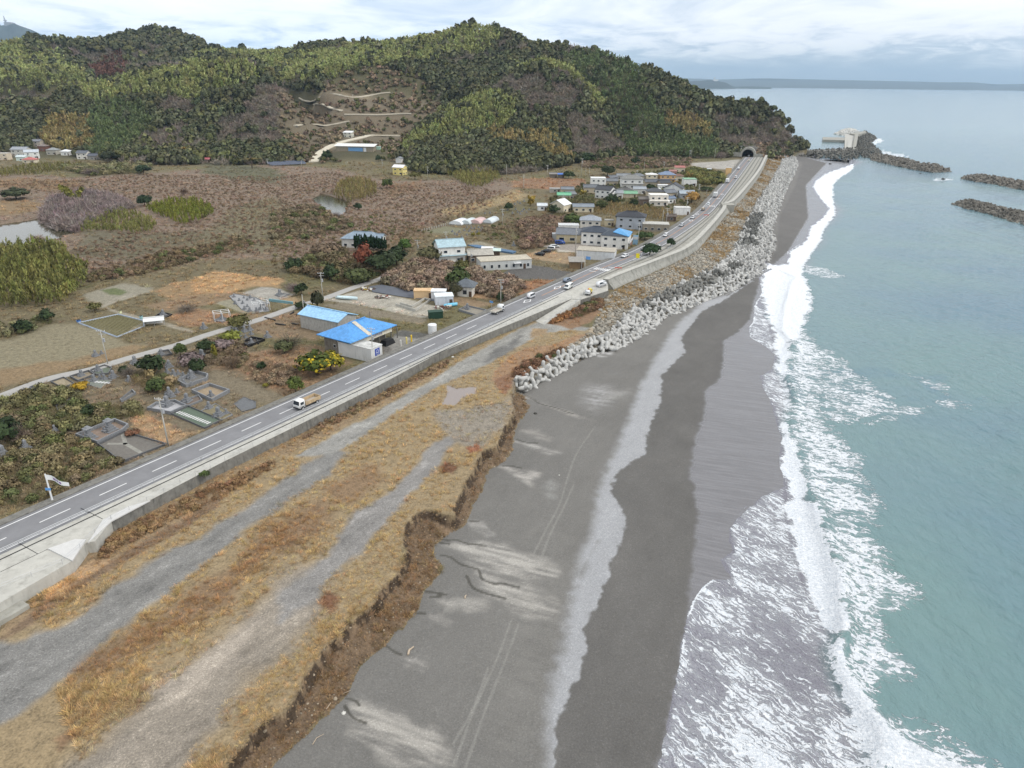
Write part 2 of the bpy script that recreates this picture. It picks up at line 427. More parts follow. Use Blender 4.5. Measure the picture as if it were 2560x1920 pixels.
SEAWALL_TOE = tr("A6 695,1182 900,1090 1150,980 1350,880 1450,800 1520,690 1600,600 1680,520 1725,420 1830,300 1900,205 1958,95", 4.8)
ys = WALKX[0]; xx = WALKX[1].copy(); k = ys > SEAWALL_TOE[0][1]
xx[k] = np.interp(ys[k], SEAWALL_TOE[:, 1], SEAWALL_TOE[:, 0]) - 2.4
kk = (ys > PARK[2][1]) & ~k; xx[kk] = np.interp(ys[kk], [PARK[2][1], PARK[4][1], SEAWALL_TOE[0][1]], [PARK[2][0], PARK[4][0], SEAWALL_TOE[0][0]])
WALKX = (ys, xx)
LUMPY = tr("A4 -400,300 0,250 700,280 A5 0,180 500,200 900,300 1300,300 1800,280 1950,380 1500,480 1300,640 900,800 300,980 A4 2212,900 1700,900 1100,1020 650,1050 500,830 0,830 -400,830", 6)
# ---------------------------------------------------------------- land zones: (tone, pixel outline, softness m, raggedness m, z)
ZONES = [
 ((136, 115, 94), "A4 -400,250 0,240 700,260 A5 0,160 500,190 900,300 1300,290 1800,270 1950,380 1500,480 1300,640 900,800 300,980 A4 2212,900 1700,900 1100,1020 650,1080 0,1100 -400,1100", 6, 8, 6),
 ((140, 112, 74), "A4 -300,270 200,265 600,290 690,330 400,370 200,360 0,350 -300,350", 3, 4, 6),
 ((146, 118, 76), "A4 -300,440 200,440 360,470 330,520 100,560 -300,580", 3, 4, 6),
 ((112, 104, 76), "A4 650,680 1200,700 1700,680 2100,750 1500,800 1000,900 560,900", 4, 6, 6),
 ((122, 113, 80), "A4 1900,480 2212,400 2212,900 1500,800", 5, 6, 6),
 ((104, 103, 72), "A4 1600,130 2212,200 2212,330 1600,230", 5, 8, 6),
 ((160, 138, 90), "A5 1300,520 1700,440 1900,360 2050,400 1950,450 1750,500 1500,560 1330,560", 4, 4, 6),
 ((152, 112, 74), "A5 1880,290 2212,270 2212,350 1900,340", 2, 3, 6), ((152, 112, 74), "A6 0,270 500,270 560,330 300,360 0,350", 2, 3, 6),
 ((138, 108, 74), "A5 920,320 1200,300 1180,350 960,420 880,380", 3, 4, 6),
 ((128, 106, 74), "A5 900,740 1150,640 1300,660 1100,800 1000,850 900,830", 3, 4, 6),
 ((150, 130, 88), "A5 40,760 200,720 180,770 60,800", 2, 3, 6),
 ((126, 112, 84), "B1 -400,850 400,720 1100,520 1600,420 2124,230 2124,1000 600,1659 -400,1900", 3, 4, 6),
 ((148, 116, 78), "B2 430,780 1050,650 1300,790 1450,830 1100,1000 850,1100 400,930 120,900", 2, 4, 6),
 ((132, 118, 90), "B2 120,920 350,960 700,1090 830,1140 640,1210 330,1090 140,1000", 1.5, 1, 6),
 ((168, 134, 88), "B1 1090,1010 1200,960 1420,1080 1650,1130 1400,1240 1150,1120", 1, 2, 6),
 ((142, 132, 98), "B1 -500,400 0,370 430,230 660,230 960,345 1040,385 1250,395 1000,480 640,570 0,730 -500,900", 2, 3, 6),
 ((150, 122, 78), "B1 -300,700 0,620 300,560 640,520 1100,400 1280,400 1050,480 600,600 200,700 0,760 -300,820", 2, 4, 6),
 ((134, 126, 96), "B1 640,215 980,140 1190,195 1195,240 970,325", .3, .2, 6),
 ((158, 126, 76), "A4 1240,1150 1450,1080 1760,1000 1980,1040 2212,1060 2212,1130 2050,1110 1800,1190 1700,1230 1300,1240", 1.5, 3, 6),
 ((180, 140, 82), "B2 0,120 200,50 480,100 760,120 720,180 480,190 350,260 0,240", 1.5, 3, 6),
 ((158, 118, 76), "B1 1400,160 1600,90 2000,160 1900,240 1600,240 1420,200", 1.5, 3, 6),
 ((146, 118, 80), "B1 1150,70 1500,10 2124,-60 2124,0 1780,60 1500,110 1250,110", 1.5, 3, 6),
 ((150, 144, 122), "A4 650,1180 980,1090 1210,1140 1180,1170 850,1264 700,1230", 1, 1.5, 6),
 ((106, 118, 62), "A4 790,1150 900,1130 1010,1160 950,1190 850,1180", .8, .8, 6),
 ((160, 152, 132), "B1 850,90 1000,30 1140,0 1120,-30 950,10 830,80", .5, .5, 6),
 ((158, 148, 126), "B1 880,80 960,110 1280,190 1640,290 1600,305 1250,215 900,110", .4, .3, 6),
 ((160, 156, 146), "B2 430,245 600,190 760,205 890,260 700,320 560,290", .5, .6, 6),
 ((152, 146, 118), "B2 200,335 330,295 640,330 540,420 440,420", .5, .6, 6),
 ((170, 165, 150), "B2 1150,310 1460,220 1860,300 2212,390 2040,460 1900,450 1700,400 1400,340", .6, .8, 6),
 ((134, 122, 98), "B2 1130,350 1300,330 2040,470 2000,510 1560,450", .8, .8, 6),
 ((140, 116, 82), "B2 480,430 900,400 1300,480 1400,480 1050,640 700,640 480,560", 1.5, 2, 6),
 ((150, 148, 142), "B2 1660,690 1760,600 1800,560 2060,600 2120,640 1780,770", .5, .3, 6),
 ((96, 96, 92), "B2 1740,600 1810,560 2060,600 1940,640", .6, 1, 6),
 ((120, 116, 110), "B2 1640,700 1700,690 1790,770 1640,800", .6, 1, 6),
 ((100, 98, 96), "A5 1780,1030 1960,940 2212,970 2212,1080 2150,1060 1900,1060", .4, .5, 6),
 ((100, 98, 96), "A6 -80,1010 20,940 420,1010 300,1070 100,1040", .4, .5, 6),
 ((168, 138, 96), "A6 0,880 150,840 500,870 500,940 390,950 20,890", 1, 1, 6),
 ((188, 182, 168), "A6 280,810 480,830 520,860 300,850", .6, .8, 6), ((160, 150, 140), "A6 160,800 600,770 800,830 500,860 300,830", 1, 1, 6),
 ((130, 128, 92), "A5 1210,690 1370,640 1520,660 1420,710", .6, .5, 6),
 ((150, 142, 116), "A5 1540,790 1650,770 1940,850 1900,880 1760,890", .8, .5, 6),
 ((172, 140, 90), "B2 700,310 880,270 960,330 800,350", .5, .6, 6),
 ((174, 132, 82), "B3 270,370 520,400 500,440 260,420", .5, .8, 6), ((150, 122, 84), "B3 60,430 180,420 470,480 300,520 100,480", .8, 1, 6),
 ((158, 110, 66), "B3 680,420 740,280 960,270 1000,300 800,390", 1, 1.5, 6),
 ((170, 166, 158), "A6 1340,150 1520,140 1740,120 1700,200 1500,190 1360,180", 1.5, 1.5, 6),
 ((148, 122, 86), "A6 500,130 1000,110 1340,150 1340,180 900,190 500,170", 3, 4, 6),
 ((120, 108, 88), "B1 600,1659 2124,1000 2124,960 1400,1290 1000,1420 540,1659", .6, .8, 6.5),
 ((162, 138, 94), "P -400,2000 -300,1500 0,1570 B4 0,900 600,380 1250,0 B2 500,1620 1000,1420 1700,1090 2212,850 B3 280,850 820,640 1300,690 1290,760 640,1130 B5 1610,60 1640,170 1550,340 1510,440 1410,480 1320,650 1230,840 1210,920 1050,890 950,910 880,1030 870,1180 850,1300 730,1480 P 640,1900 470,2120 -200,2120", 1, 1, 5),
 ((160, 132, 92), "B4 0,960 0,880 200,730 400,560 600,400 900,190 1300,0 1500,0 1200,200 1000,330 700,520 500,640 250,800", 1, 1.2, 5),
 ((158, 130, 90), "B2 300,1659 900,1400 1650,1090 2212,830 2212,920 1900,1060 1650,1220 1400,1350 1000,1560 850,1659", .8, 1.2, 5),
 ((138, 110, 80), "B4 0,960 150,830 400,640 800,420 1200,180 1200,230 850,440 500,640 250,830 100,920", .6, .8, 5),
 ((190, 150, 100), "B4 230,720 330,610 560,500 600,540 420,650 270,760", .5, .6, 5),
 ((132, 132, 130), "B4 -300,1140 0,985 130,960 350,870 560,740 620,660 900,490 1100,400 1200,330 1350,240 1500,130 1700,-20 1800,-90 1900,-60 1800,60 1600,170 1400,320 1200,480 1000,640 800,810 560,980 430,1120 250,1260 0,1440 -300,1600", .9, 1.6, 5),
 ((150, 150, 146), "B2 1330,1420 1560,1310 1800,1150 2212,920 2300,860 2300,940 2212,1000 1800,1260 1500,1480 1200,1659 900,1659", .6, .8, 5),
 ((150, 150, 145), "B3 0,1100 150,1000 350,880 560,770 700,690 850,640 1150,670 1300,690 1250,720 1150,705 870,745 780,800 600,890 450,980 250,1080 0,1190", .6, .8, 5),
 ((112, 112, 110), "B3 330,990 500,870 700,760 660,860 420,1000", 1.2, 1.2, 5),
 ((164, 134, 90), "B3 800,690 920,700 930,740 780,780", .6, .6, 5),
 ((150, 139, 124), "B4 300,1750 400,1659 750,1340 850,1230 1050,1080 1270,900 1400,800 1500,640 1746,500 1746,800 1500,1100 1400,1150 1200,1370 1000,1659 900,1800", 2.6, 2.6, 5),
 ((176, 163, 147), "B4 830,1230 1000,1120 1250,930 1400,870 1300,1050 1100,1200 900,1310", 1.5, 1.2, 5),
 ((140, 138, 136), "B5 0,1430 250,1250 400,1080 500,900 640,830 800,720 900,610 960,530 1060,400 1180,360 1200,400 1100,560 1000,650 860,820 700,1000 560,1180 310,1360 270,1480 0,1659", .8, 1.2, 5),
 ((148, 138, 122), "B5 1050,180 1300,180 1580,100 1620,160 1530,320 1400,450 1200,400 1100,300", 1.5, 2, 5),
 ((128, 86, 54), "B5 1100,570 1150,540 1230,570 1200,620 1120,610", .4, .5, 5), ((134, 88, 54), "B5 280,1480 330,1440 400,1470 380,1560 300,1560", .5, .5, 5),
 ((140, 106, 72), "B5 0,980 120,900 300,840 420,800 300,900 150,1010 140,1120 0,1180", 1.6, 2.2, 5), ((150, 118, 78), "B5 280,720 420,640 600,560 700,660 600,740 480,860 400,780", 2, 2.4, 5),
 ((146, 114, 76), "B4 430,1130 520,1030 900,830 1250,560 1500,320 1746,210 1746,330 1500,500 1250,760 900,950 560,1120", 2.5, 3.2, 5),
 ((148, 112, 72), "B4 300,1500 380,1450 420,1470 330,1550", .6, .6, 5),
 ((162, 104, 70), "B5 1290,440 1370,420 1380,460 1310,480", .4, .5, 5),
 ((166, 126, 84), "B3 580,940 750,860 1000,830 1150,760 1280,740 1290,770 1100,880 950,960 860,1040 640,1140 440,1150 480,1060", .6, .8, 5),
 ((134, 84, 58), "B3 650,1040 800,960 1050,860 1080,880 940,990 740,1100 620,1120", .6, .8, 5), ((150, 106, 72), "B3 480,1130 600,1090 640,1180 560,1260 470,1200", .5, .6, 5),
 ((150, 112, 74), "B3 930,650 1060,540 1200,460 1330,425 1400,470 1420,520 1300,640 1140,700", .6, .8, 5), ((126, 84, 58), "B3 1100,620 1250,500 1340,430 1400,470 1380,520 1200,600", .5, .8, 5),
 ((104, 82, 58), None, .5, .4, 5),
 ((140, 133, 118), "BANK", 1, 1, 4),
]
PUDDLE = tr("B3 60,1180 130,1215 240,1205 320,1200 310,1250 200,1290 130,1360 20,1350 60,1280", 5.0)
BZ = [
 ((121, 118, 113), None, 0, 0, 2.4),
 ((127, 126, 122), "B6 1700,0 1900,0 2040,300 2000,700 1900,1000 1800,1300 1700,1659 1300,1659 1500,900 1600,500", 3, 2, 2.2),
 ((184, 181, 174), "B5 1080,1110 1180,1085 1400,1090 1580,1100 1750,1180 1850,1260 1900,1290 1780,1360 1600,1340 1480,1370 1330,1300 1290,1180 1180,1150", .7, 1.2, 2.5),
 ((180, 177, 170), "B5 1400,1330 1600,1360 1760,1370 1880,1440 1950,1540 1900,1600 1750,1580 1500,1480 1390,1400", .9, 1.4, 2.5),
 ((176, 173, 166), "B5 1090,1500 1280,1470 1440,1500 1440,1560 1300,1570 1150,1550", .7, 1, 2.5),
 ((184, 180, 174), "B5 1540,570 1650,590 1800,610 1750,650 1740,700 1600,640", .5, .8, 2.5), ((178, 176, 172), "B5 1620,400 1780,420 1940,470 1880,490 1720,440", .5, .7, 2.5),
 ((178, 176, 172), "B5 1310,950 1400,960 1490,1040 1430,1050 1340,1000", .4, .6, 2.5), ((150, 146, 140), "B5 1680,320 1780,340 1860,395 1760,370", .4, .6, 2.5),
 ((182, 178, 170), "B6 480,1240 600,1240 780,1310 1060,1410 1160,1520 1190,1620 1050,1630 860,1600 720,1520 520,1370", .7, 1.2, 2.5),
 ((180, 176, 170), "B6 820,880 920,900 1000,950 980,970 880,950", .4, .5, 2.5), ((176, 172, 166), "B6 1030,600 1130,600 1200,640 1150,670 1060,640", .4, .5, 2.5),
 ((170, 166, 160), "B3 720,1270 900,1350 1150,1420 1290,1480 1200,1470 950,1380 760,1300", .4, .5, 2.5), ((148, 145, 140), "B3 700,1580 850,1570 960,1640 900,1659 720,1600", .5, .7, 2.5),
 ((176, 178, 182), "B3 1260,1290 1330,1200 1430,1195 1480,1240 1420,1340 1320,1390 1270,1340", 2.2, 1.2, 2.4), ((150, 150, 148), "B3 1440,1230 1640,1210 1670,1250 1560,1310 1430,1320", 1.2, 1.2, 2.4),
 ((150, 152, 150), "B5 1840,700 1880,660 1890,750 1850,800", .8, .8, 2.4),
 ((186, 187, 188), "B3 1340,930 1440,890 1500,910 1480,940 1380,950", .4, .5, 2.2),
]
# ---------------------------------------------------------------- build the land as one continuous grid
def grid(ys, ts, x0=None):
 Y, T = np.meshgrid(ys, ts, indexing='ij')
 return (T * Y).ravel(), Y.ravel()
def quads(nr, nc):
 i = np.arange((nr - 1) * (nc - 1)); r = i // (nc - 1); c = i % (nc - 1); a = r * nc + c
 return np.stack([a, a + 1, a + nc + 1, a + nc], 1)
QUAL = 1.0
NR, NC = int(980 * QUAL), int(980 * QUAL)
yr = np.r_[np.geomspace(30, 900, NR - 60), np.geomspace(905, 1690, 60)]
tt = np.linspace(-1.02, .82, NC)
gx, gy = grid(yr, tt)
gh = ground_h(gx, gy)
wob = lambda r, s: (fbm(gx, gy, s, 3) - .5) * 2 * r
col = np.zeros((len(gx), 3)); base = np.array(lin(118, 108, 82)) * .8
n_big = fbm(gx, gy, 45, 4); n_med = fbm(gx + 40, gy, 9, 4)
col[:] = base * (0.8 + 0.4 * n_big)[:, None]
grn = smooth(.52, .68, fbm(gx, gy + 200, 26, 4))[:, None]
col = col * (1 - grn * .4) + np.array(lin(98, 98, 62)) * grn * .4
wobs = {}; fan = None
def soft_tone(t, f=.66, g=.84):
 t = np.array(lin(*t)); return (t * f + t.mean() * np.array((1.08, 1.0, .88)) * (1 - f)) * g
def paint(tone, poly, soft, rag, gain=1.0):
 global col
 key = round(max(rag, .3) * 2.2, 1)
 if key not in wobs: wobs[key] = (fbm(gx + 31, gy, max(key, .7), 4) - .5) * 2
 s = sdist(gx, gy, poly, soft * 2 + rag * 2 + 2) + wobs[key] * rag
 w = smooth(-soft, soft, s) * gain
 if fan is not None: w = w * fan
 m = w > 0
 col[m] = col[m] * (1 - w[m, None]) + soft_tone(tone) * w[m, None]
for tone, s, soft, rag, z in ZONES:
 P = cliff_poly if s is None else (bank_poly if s == 'BANK' else tr(s, z))
 paint(tone, P, soft, rag)
veg = np.ones(len(gx))             # roughness of the surface: 1 vegetation, 0 bare
cl = inside(gx, gy, BEACH) & (gy < 850)
hillm = sdist(gx, gy, HILL_FOOT, 60)
dtop = np.full(len(gx), 99.0); _m = (gx > -60) & (gx < 25) & (gy < 175); dtop[_m] = seg_dist(gx[_m], gy[_m], cliff_top)
inc = inside(gx, gy, cliff_poly)
lip = inc & (dtop < .8)
lip &= fbm(gx, gy, .9, 3) > .42
col[lip] = np.array(lin(70, 58, 46))
e_ = inc & ~lip
col[e_] *= (0.8 + 1.3 * fbm(gx[e_], gy[e_], 1.4, 4))[:, None]
bx = {k: xa(c, gy) for k, c in (('toe', c_toe), ('gr', c_gr), ('wet', c_wet), ('sw', c_sw))}
bm_ = cl & ~inc
bcol = np.tile(np.array(lin(110, 108, 104)), (len(gx), 1))
bcol *= (0.88 + .26 * fbm(gx, gy, 14, 4))[:, None]
save = col.copy(); col = bcol
_a = radians(-20); _u = gx * cos(_a) + gy * sin(_a); _v = -gx * sin(_a) + gy * cos(_a)
fan = np.clip(.45 + 2.2 * (fbm(_u / 5, _v * 1.3, .9, 4) - .42), .12, 1)
for tone, s, soft, rag, z in BZ[1:]:
 paint(tone, tr(s, z), soft * 1.8, rag * 1.6, .85)
fan = None
def groove(s_, w, tone, g, z=2.4):
 global col
 for L_ in s_.split('|'):
  P = tr(L_, z); m = (gx > P[:, 0].min() - 2) & (gx < P[:, 0].max() + 2) & (gy > P[:, 1].min() - 2) & (gy < P[:, 1].max() + 2); d = seg_dist(gx[m], gy[m], catmull(P, 5)) + (fbm(gx[m], gy[m], 1.2, 3) - .5) * w * .8
  k = (smooth(w, w * .3, d) * g)[:, None]; col[m] = col[m] * (1 - k) + np.array(lin(*tone)) * k
groove("B5 2170,300 2050,480 1990,640 1930,830 1840,1000 1755,1165|B5 2030,690 1960,850 1870,1030 1800,1210|B6 1600,630 1500,900 1340,1250 1200,1640|B6 1650,660 1560,900 1420,1250 1280,1650|B6 1440,960 1330,1250 1200,1480", .26, (140, 138, 132), .45)
groove("B5 1060,1070 1160,1088 1220,1085 1300,1110 1420,1120|B5 1110,1190 1180,1205 1250,1250 1340,1275 1375,1290 1400,1350 1480,1380 1540,1378 1650,1400|B5 1080,1100 1170,1115|B5 1635,385 1690,405 1780,412|B5 1540,572 1600,572 1670,585|B5 1310,950 1370,955|B5 1010,1440 1060,1445 1150,1460|B5 1040,1480 1110,1470|B6 740,825 790,860 840,880|B6 450,1240 500,1310 590,1350|B6 460,1185 520,1200 550,1230|B6 945,595 1000,597|B3 720,1270 790,1305 870,1350 1000,1385 1150,1430|B5 1560,1480 1350,1420 1290,1330", .34, (70, 68, 62), .85)
bcol = col; col = save
GRAV = tr("P 1385,1925 B6 1880,1250 1900,1100 1960,900 2010,650 2040,450 2060,300 2200,100 D 1245,1270 1262,1200 1290,1120 1300,1050 1340,960 1365,900 1385,840 1410,790 1445,730 1470,700 1520,655 1570,640 1600,622 1640,595 1665,575 1650,590 1560,650 1520,670 1470,730 1480,760 1430,810 1425,870 1400,930 1390,980 1330,1020 1320,1060 1355,1130 1330,1190 P 1500,1500 1460,1580 1462,1630 1455,1680 1420,1725 1405,1770 1390,1800", 2.0)
sg = sdist(gx, gy, GRAV, 30) + (fbm(gx, gy, 1.5, 3) - .5) * 1.6
right = gx > bx['gr'] - .5
dk = smooth(-1.5, .3, gx - bx['gr'] + (fbm(gx, gy, 2.5, 3) - .5) * 1.2)
dkc = np.array(lin(96, 94, 91)) * (0.85 + .3 * fbm(gx + 9, gy, 7, 4))[:, None]
bcol = bcol * (1 - dk[:, None]) + dkc * dk[:, None]
wl = np.where(right, smooth(-.25, .25, sg), smooth(-1.8, .9, sg))
bcol = bcol * (1 - wl[:, None] * .9) + np.array(lin(156, 157, 159)) * wl[:, None] * .9
wetw = smooth(-.6, .6, gx - bx['wet'] + (fbm(gx * .4, gy, 1.2, 3) - .5) * 1.4)
wcol = np.array(lin(110, 109, 111)) * np.ones((len(gx), 1))
bcol = bcol * (1 - wetw[:, None]) + wcol * wetw[:, None]
farb = smooth(330, 420, gy)[:, None]
bcol = bcol * (1 - farb * .25) + np.array(lin(120, 117, 115)) * farb * .25
col[bm_] = bcol[bm_]
wet = np.where(bm_, wetw, 0.0)
ps = sdist(gx, gy, PUDDLE, 6) + wob(.5, 1.5)
pw = smooth(-.3, .3, ps)
col = col * (1 - pw[:, None]) + np.array(lin(120, 112, 106)) * pw[:, None]
wet = np.maximum(wet, pw)
gh = np.where(pw > 0, gh * (1 - pw) + 4.86 * pw, gh)
hm_ = smooth(-5, 20, hillm)
hillc = np.array(lin(84, 80, 58)) * (0.6 + .8 * fbm(gx, gy, 30, 4))[:, None]
col = col * (1 - hm_[:, None]) + hillc * hm_[:, None]
for tone, s, w in (((128, 114, 86), "A2 -250,480 150,470 250,440 420,400 600,480 700,560 700,640 500,720 0,700 -250,640", .8), ((124, 108, 84), "A2 -250,600 700,600 780,700 560,830 480,960 0,960 -300,820", .75),
     ((176, 152, 110), "A2 -250,560 0,550 300,575 300,590 -250,580", .8), ((104, 62, 44), "A2 160,520 280,470 300,500 190,570", .8), ((122, 118, 62), "A2 240,500 400,490 400,540 240,560", .8)):
 P = np.array([[*atd('A2', float(q.split(',')[0]), float(q.split(',')[1]), 930 - .55 * max(0, float(q.split(',')[1]) - 560))[:2]] for q in s.split()[1:]])
 paint(tone, P, 8, 10, w)
gcol = smooth(0, .06, np.abs(col - col).sum(1))
stone = np.where(bm_, 1.0, 0.0)
for s in (z[1] for z in ZONES if z[1] and z[1] != 'BANK' and z[0] in ((132, 132, 130), (150, 150, 146), (150, 150, 145), (140, 138, 136), (150, 139, 124), (176, 163, 147), (160, 156, 146), (170, 165, 150), (170, 166, 158))):
 stone = np.maximum(stone, smooth(-.6, .8, sdist(gx, gy, tr(s, 5), 4) + wob(1.0, 2.0)))
# ---- ground material
gm = bpy.data.materials.new('ground'); gm.use_nodes = True
N = NT(gm.node_tree)
at_c = N.n('ShaderNodeAttribute', attribute_name='tone').outputs['Color']
at_s = N.n('ShaderNodeAttribute', attribute_name='stone').outputs['Fac']
at_w = N.n('ShaderNodeAttribute', attribute_name='wet').outputs['Fac']
pos = N.n('ShaderNodeNewGeometry').outputs['Position']
g1 = N.noise(pos, 0.9, 6, 0.65); g2 = N.noise(pos, 3.2, 4, 0.6)
weed = N.math('ADD', N.math('MULTIPLY', g1, .5), N.math('MULTIPLY', g2, .5))
weedf = N.ramp(weed, [(.34, .45), (.46, .85), (.56, 1.12), (.70, 1.5)])
cv = N.mix(1.0, at_c, weedf, 'MULTIPLY')
sp = N.noise(pos, 4.2, 3, 0.85)
spf = N.ramp(sp, [(.28, .45), (.42, .86), (.56, 1.06), (.64, 1.45), (.72, 2.2)])
pz_ = N.maprange(N.n('ShaderNodeSeparateXYZ', {0: pos}).outputs[2], 3.4, 4.4, .22, 1)
pat = N.mix(pz_, 1.0, N.ramp(N.math('ADD', N.math('MULTIPLY', N.noise(N.along(pos, 57, 9, 3), 1.0, 6, .68), .65), N.math('MULTIPLY', N.noise(pos, 1.1, 4, .65), .35)), [(.34, .62), (.48, .95), (.56, 1.1), (.66, 1.55)]))
spf = N.mix(N.maprange(pz_, .22, 1, .55, 1), 1.0, spf)
cs = N.mix(1.0, N.mix(1.0, at_c, spf, 'MULTIPLY'), pat, 'MULTIPLY')
cc = N.mix(at_s, cv, cs)
stv = N.along(pos, -12, 9, .5)
st = N.noise(stv, 1.0, 5, .65, .4)
stf = N.ramp(st, [(.35, .72), (.5, 1.0), (.64, 1.45)])
cw = N.mix(1.0, at_c, stf, 'MULTIPLY')
cw = N.mix(.55, cw, N.mix(1.0, at_c, spf, 'MULTIPLY'))
cc = N.mix(at_w, cc, cw)
rgh = N.maprange(at_w, 0, 1, .92, .26)
bs = N.n('ShaderNodeBsdfPrincipled', {'Base Color': cc, 'Roughness': rgh, 'Specular IOR Level': .3})
hgt = N.n('ShaderNodeMix', {0: at_s, 2: weed, 3: N.math('MULTIPLY', sp, .25)}, data_type='FLOAT').outputs[0]
bp = N.n('ShaderNodeBump', {'Height': hgt, 'Strength': N.maprange(at_w, 0, 1, .8, .12), 'Distance': .5})
N.link(bp.outputs[0], bs.inputs['Normal'])
N.n('ShaderNodeOutputMaterial', {0: bs.outputs[0]})
V = np.stack([gx, gy, gh], 1); Q = quads(NR, NC)
fc = Q[:, 0]
f_beach = bm_[fc]; f_hill = (hillm[fc] > 0) & ~f_beach
f_terr = (gx[fc] > xa(ROADL, gy[fc]) + 4) & ~f_beach & ~f_hill & (gy[fc] < 790)
f_plain = ~(f_beach | f_hill | f_terr)
drop = (gh[fc] < -5.5)
def sub(name, mask):
 F = Q[mask & ~drop]; u, inv = np.unique(F.ravel(), return_inverse=True)
 o = np_mesh(name, V[u], inv.reshape(F.shape), gm, True, {'stone': stone[u], 'wet': wet[u]}, {'tone': col[u]})
 return tag(o, kind='structure')
sub('beach', f_beach); sub('hills', f_hill); sub('terrace', f_terr); sub('ground', f_plain)
_ly = np.log(yr)
def gz(x, y):
 x = np.atleast_1d(np.asarray(x, float)); y = np.atleast_1d(np.asarray(y, float))
 r = np.interp(y, yr, np.arange(NR)); c = (x / y - tt[0]) / (tt[1] - tt[0])
 r = np.clip(r, 0, NR - 1.001); c = np.clip(c, 0, NC - 1.001); i = r.astype(int); j = c.astype(int); fr = r - i; fc_ = c - j
 G = gh.reshape(NR, NC)
 return (G[i, j] * (1 - fr) + G[i + 1, j] * fr) * (1 - fc_) + (G[i, j + 1] * (1 - fr) + G[i + 1, j + 1] * fr) * fc_
def gz1(x, y): return float(gz(x, y)[0])
def on(crop, x, y, dz=0.0, n=6):
 """the point of the land itself seen at this pixel"""
 z = 5.8
 for _ in range(n):
  p = at(crop, x, y, z); z = gz1(p.x, p.y)
 p = at(crop, x, y, z); p.z = z + dz
 return p
# ---------------------------------------------------------------- sea
NRs, NCs = 900, 760
ysn = np.r_[np.geomspace(30, 620, 740), np.geomspace(626, 60000, 160)]
ts = np.r_[np.linspace(-.25, 1.15, NCs)]
sx, sy = grid(ysn, ts)
SWASH = np.vstack([tr("P 1640,2100 B8 300,1377 350,1200 380,1000 405,900 440,650 478,520 535,430 580,392 640,385 690,384 650,335 633,288 650,276 700,240 680,190 675,130 720,60 760,10", .5),
     tr("B7 710,1330 760,1290 840,1215 900,1188 965,1158 955,1100 940,1050 935,1000 950,905 920,830 895,740 880,700 845,640 835,585 900,550 907,500 910,470 860,430 780,385 776,335 800,300 805,220 845,150 828,85 940,0", .35),
     tr("D 1640,600 1655,578 1700,569 1700,547 1738,520 1748,490 1773,470 1788,450 1768,430 1752,405 1757,390 1788,370 1845,350 1835,345 1800,347", .2),
     [(330, 830), (345, 860), (355, 900), (350, 1000), (350, 60000), (80000, 60000), (80000, 10), (30, 10)]])
SWASH[0] = (SWASH[0][0], 12)
sw = sdist(sx, sy, SWASH, 40)
sw[(sx > SWASH[:90, 0].max() + 60)] = 60
sw = np.where((sw < -900) & inside(sx, sy, SWASH), 60, sw)
sw_r = sw + (fbm(sx, sy, 1.3, 3) - .5) * .5
crest = tr("B7 1010,420 985,480 962,560 1005,640 1020,700 1000,800 1000,860 1030,960 1050,1060 1075,1110 B8 1130,0 1175,150 1220,260 1255,400 1275,600 1285,700 1250,800 1280,900 1340,1010 1440,1140 1500,1240 1480,1377", .3)
crest2 = tr("D 1690,585 1720,600 B7 1000,100 960,250 950,350 1010,420", .3)
cn = (sy < 700)
dcr = np.full(sx.shape, 99.0); ms = (sy < 330) & (sx < 190)
dcr[ms] = np.minimum(seg_dist(sx[ms], sy[ms], crest), seg_dist(sx[ms], sy[ms], crest2) + 1.2)
sz = np.zeros(sx.shape)
amp = smooth(0, 60, sw) * smooth(1300, 400, sy)
for k, (lam, a, dirx, diry) in enumerate(((38, .2, .9, -.35), (17, .15, .75, -.6), (9, .10, .95, .1), (5.2, .06, .5, -.85), (3.1, .022, .8, .5))):
 ph = (sx * dirx + sy * diry) / lam * 2 * pi + (fbm(sx, sy, lam * 2.2, 2) - .5) * 9
 sz += a * np.sin(ph) * np.maximum(amp, .12)
sz += (fbm(sx, sy, 2.2, 3) - .5) * .16 * np.maximum(amp, .1)
sz += 1.0 * np.exp(-(dcr / 1.6) ** 2) * (.7 + .6 * fbm(sx, sy, 3, 3)) + .35 * np.exp(-(dcr / 5) ** 2)
bh = beach_h(sx, sy)
film = bh + .12 * np.clip(sw_r / .6, -2, 1) + (fbm(sx, sy, .8, 3) - .5) * .05
sz = np.where(sw < 60, np.maximum(sz * smooth(-1, 12, sw) - .0, film), sz)
sz = np.where(sw < 0, film, sz)
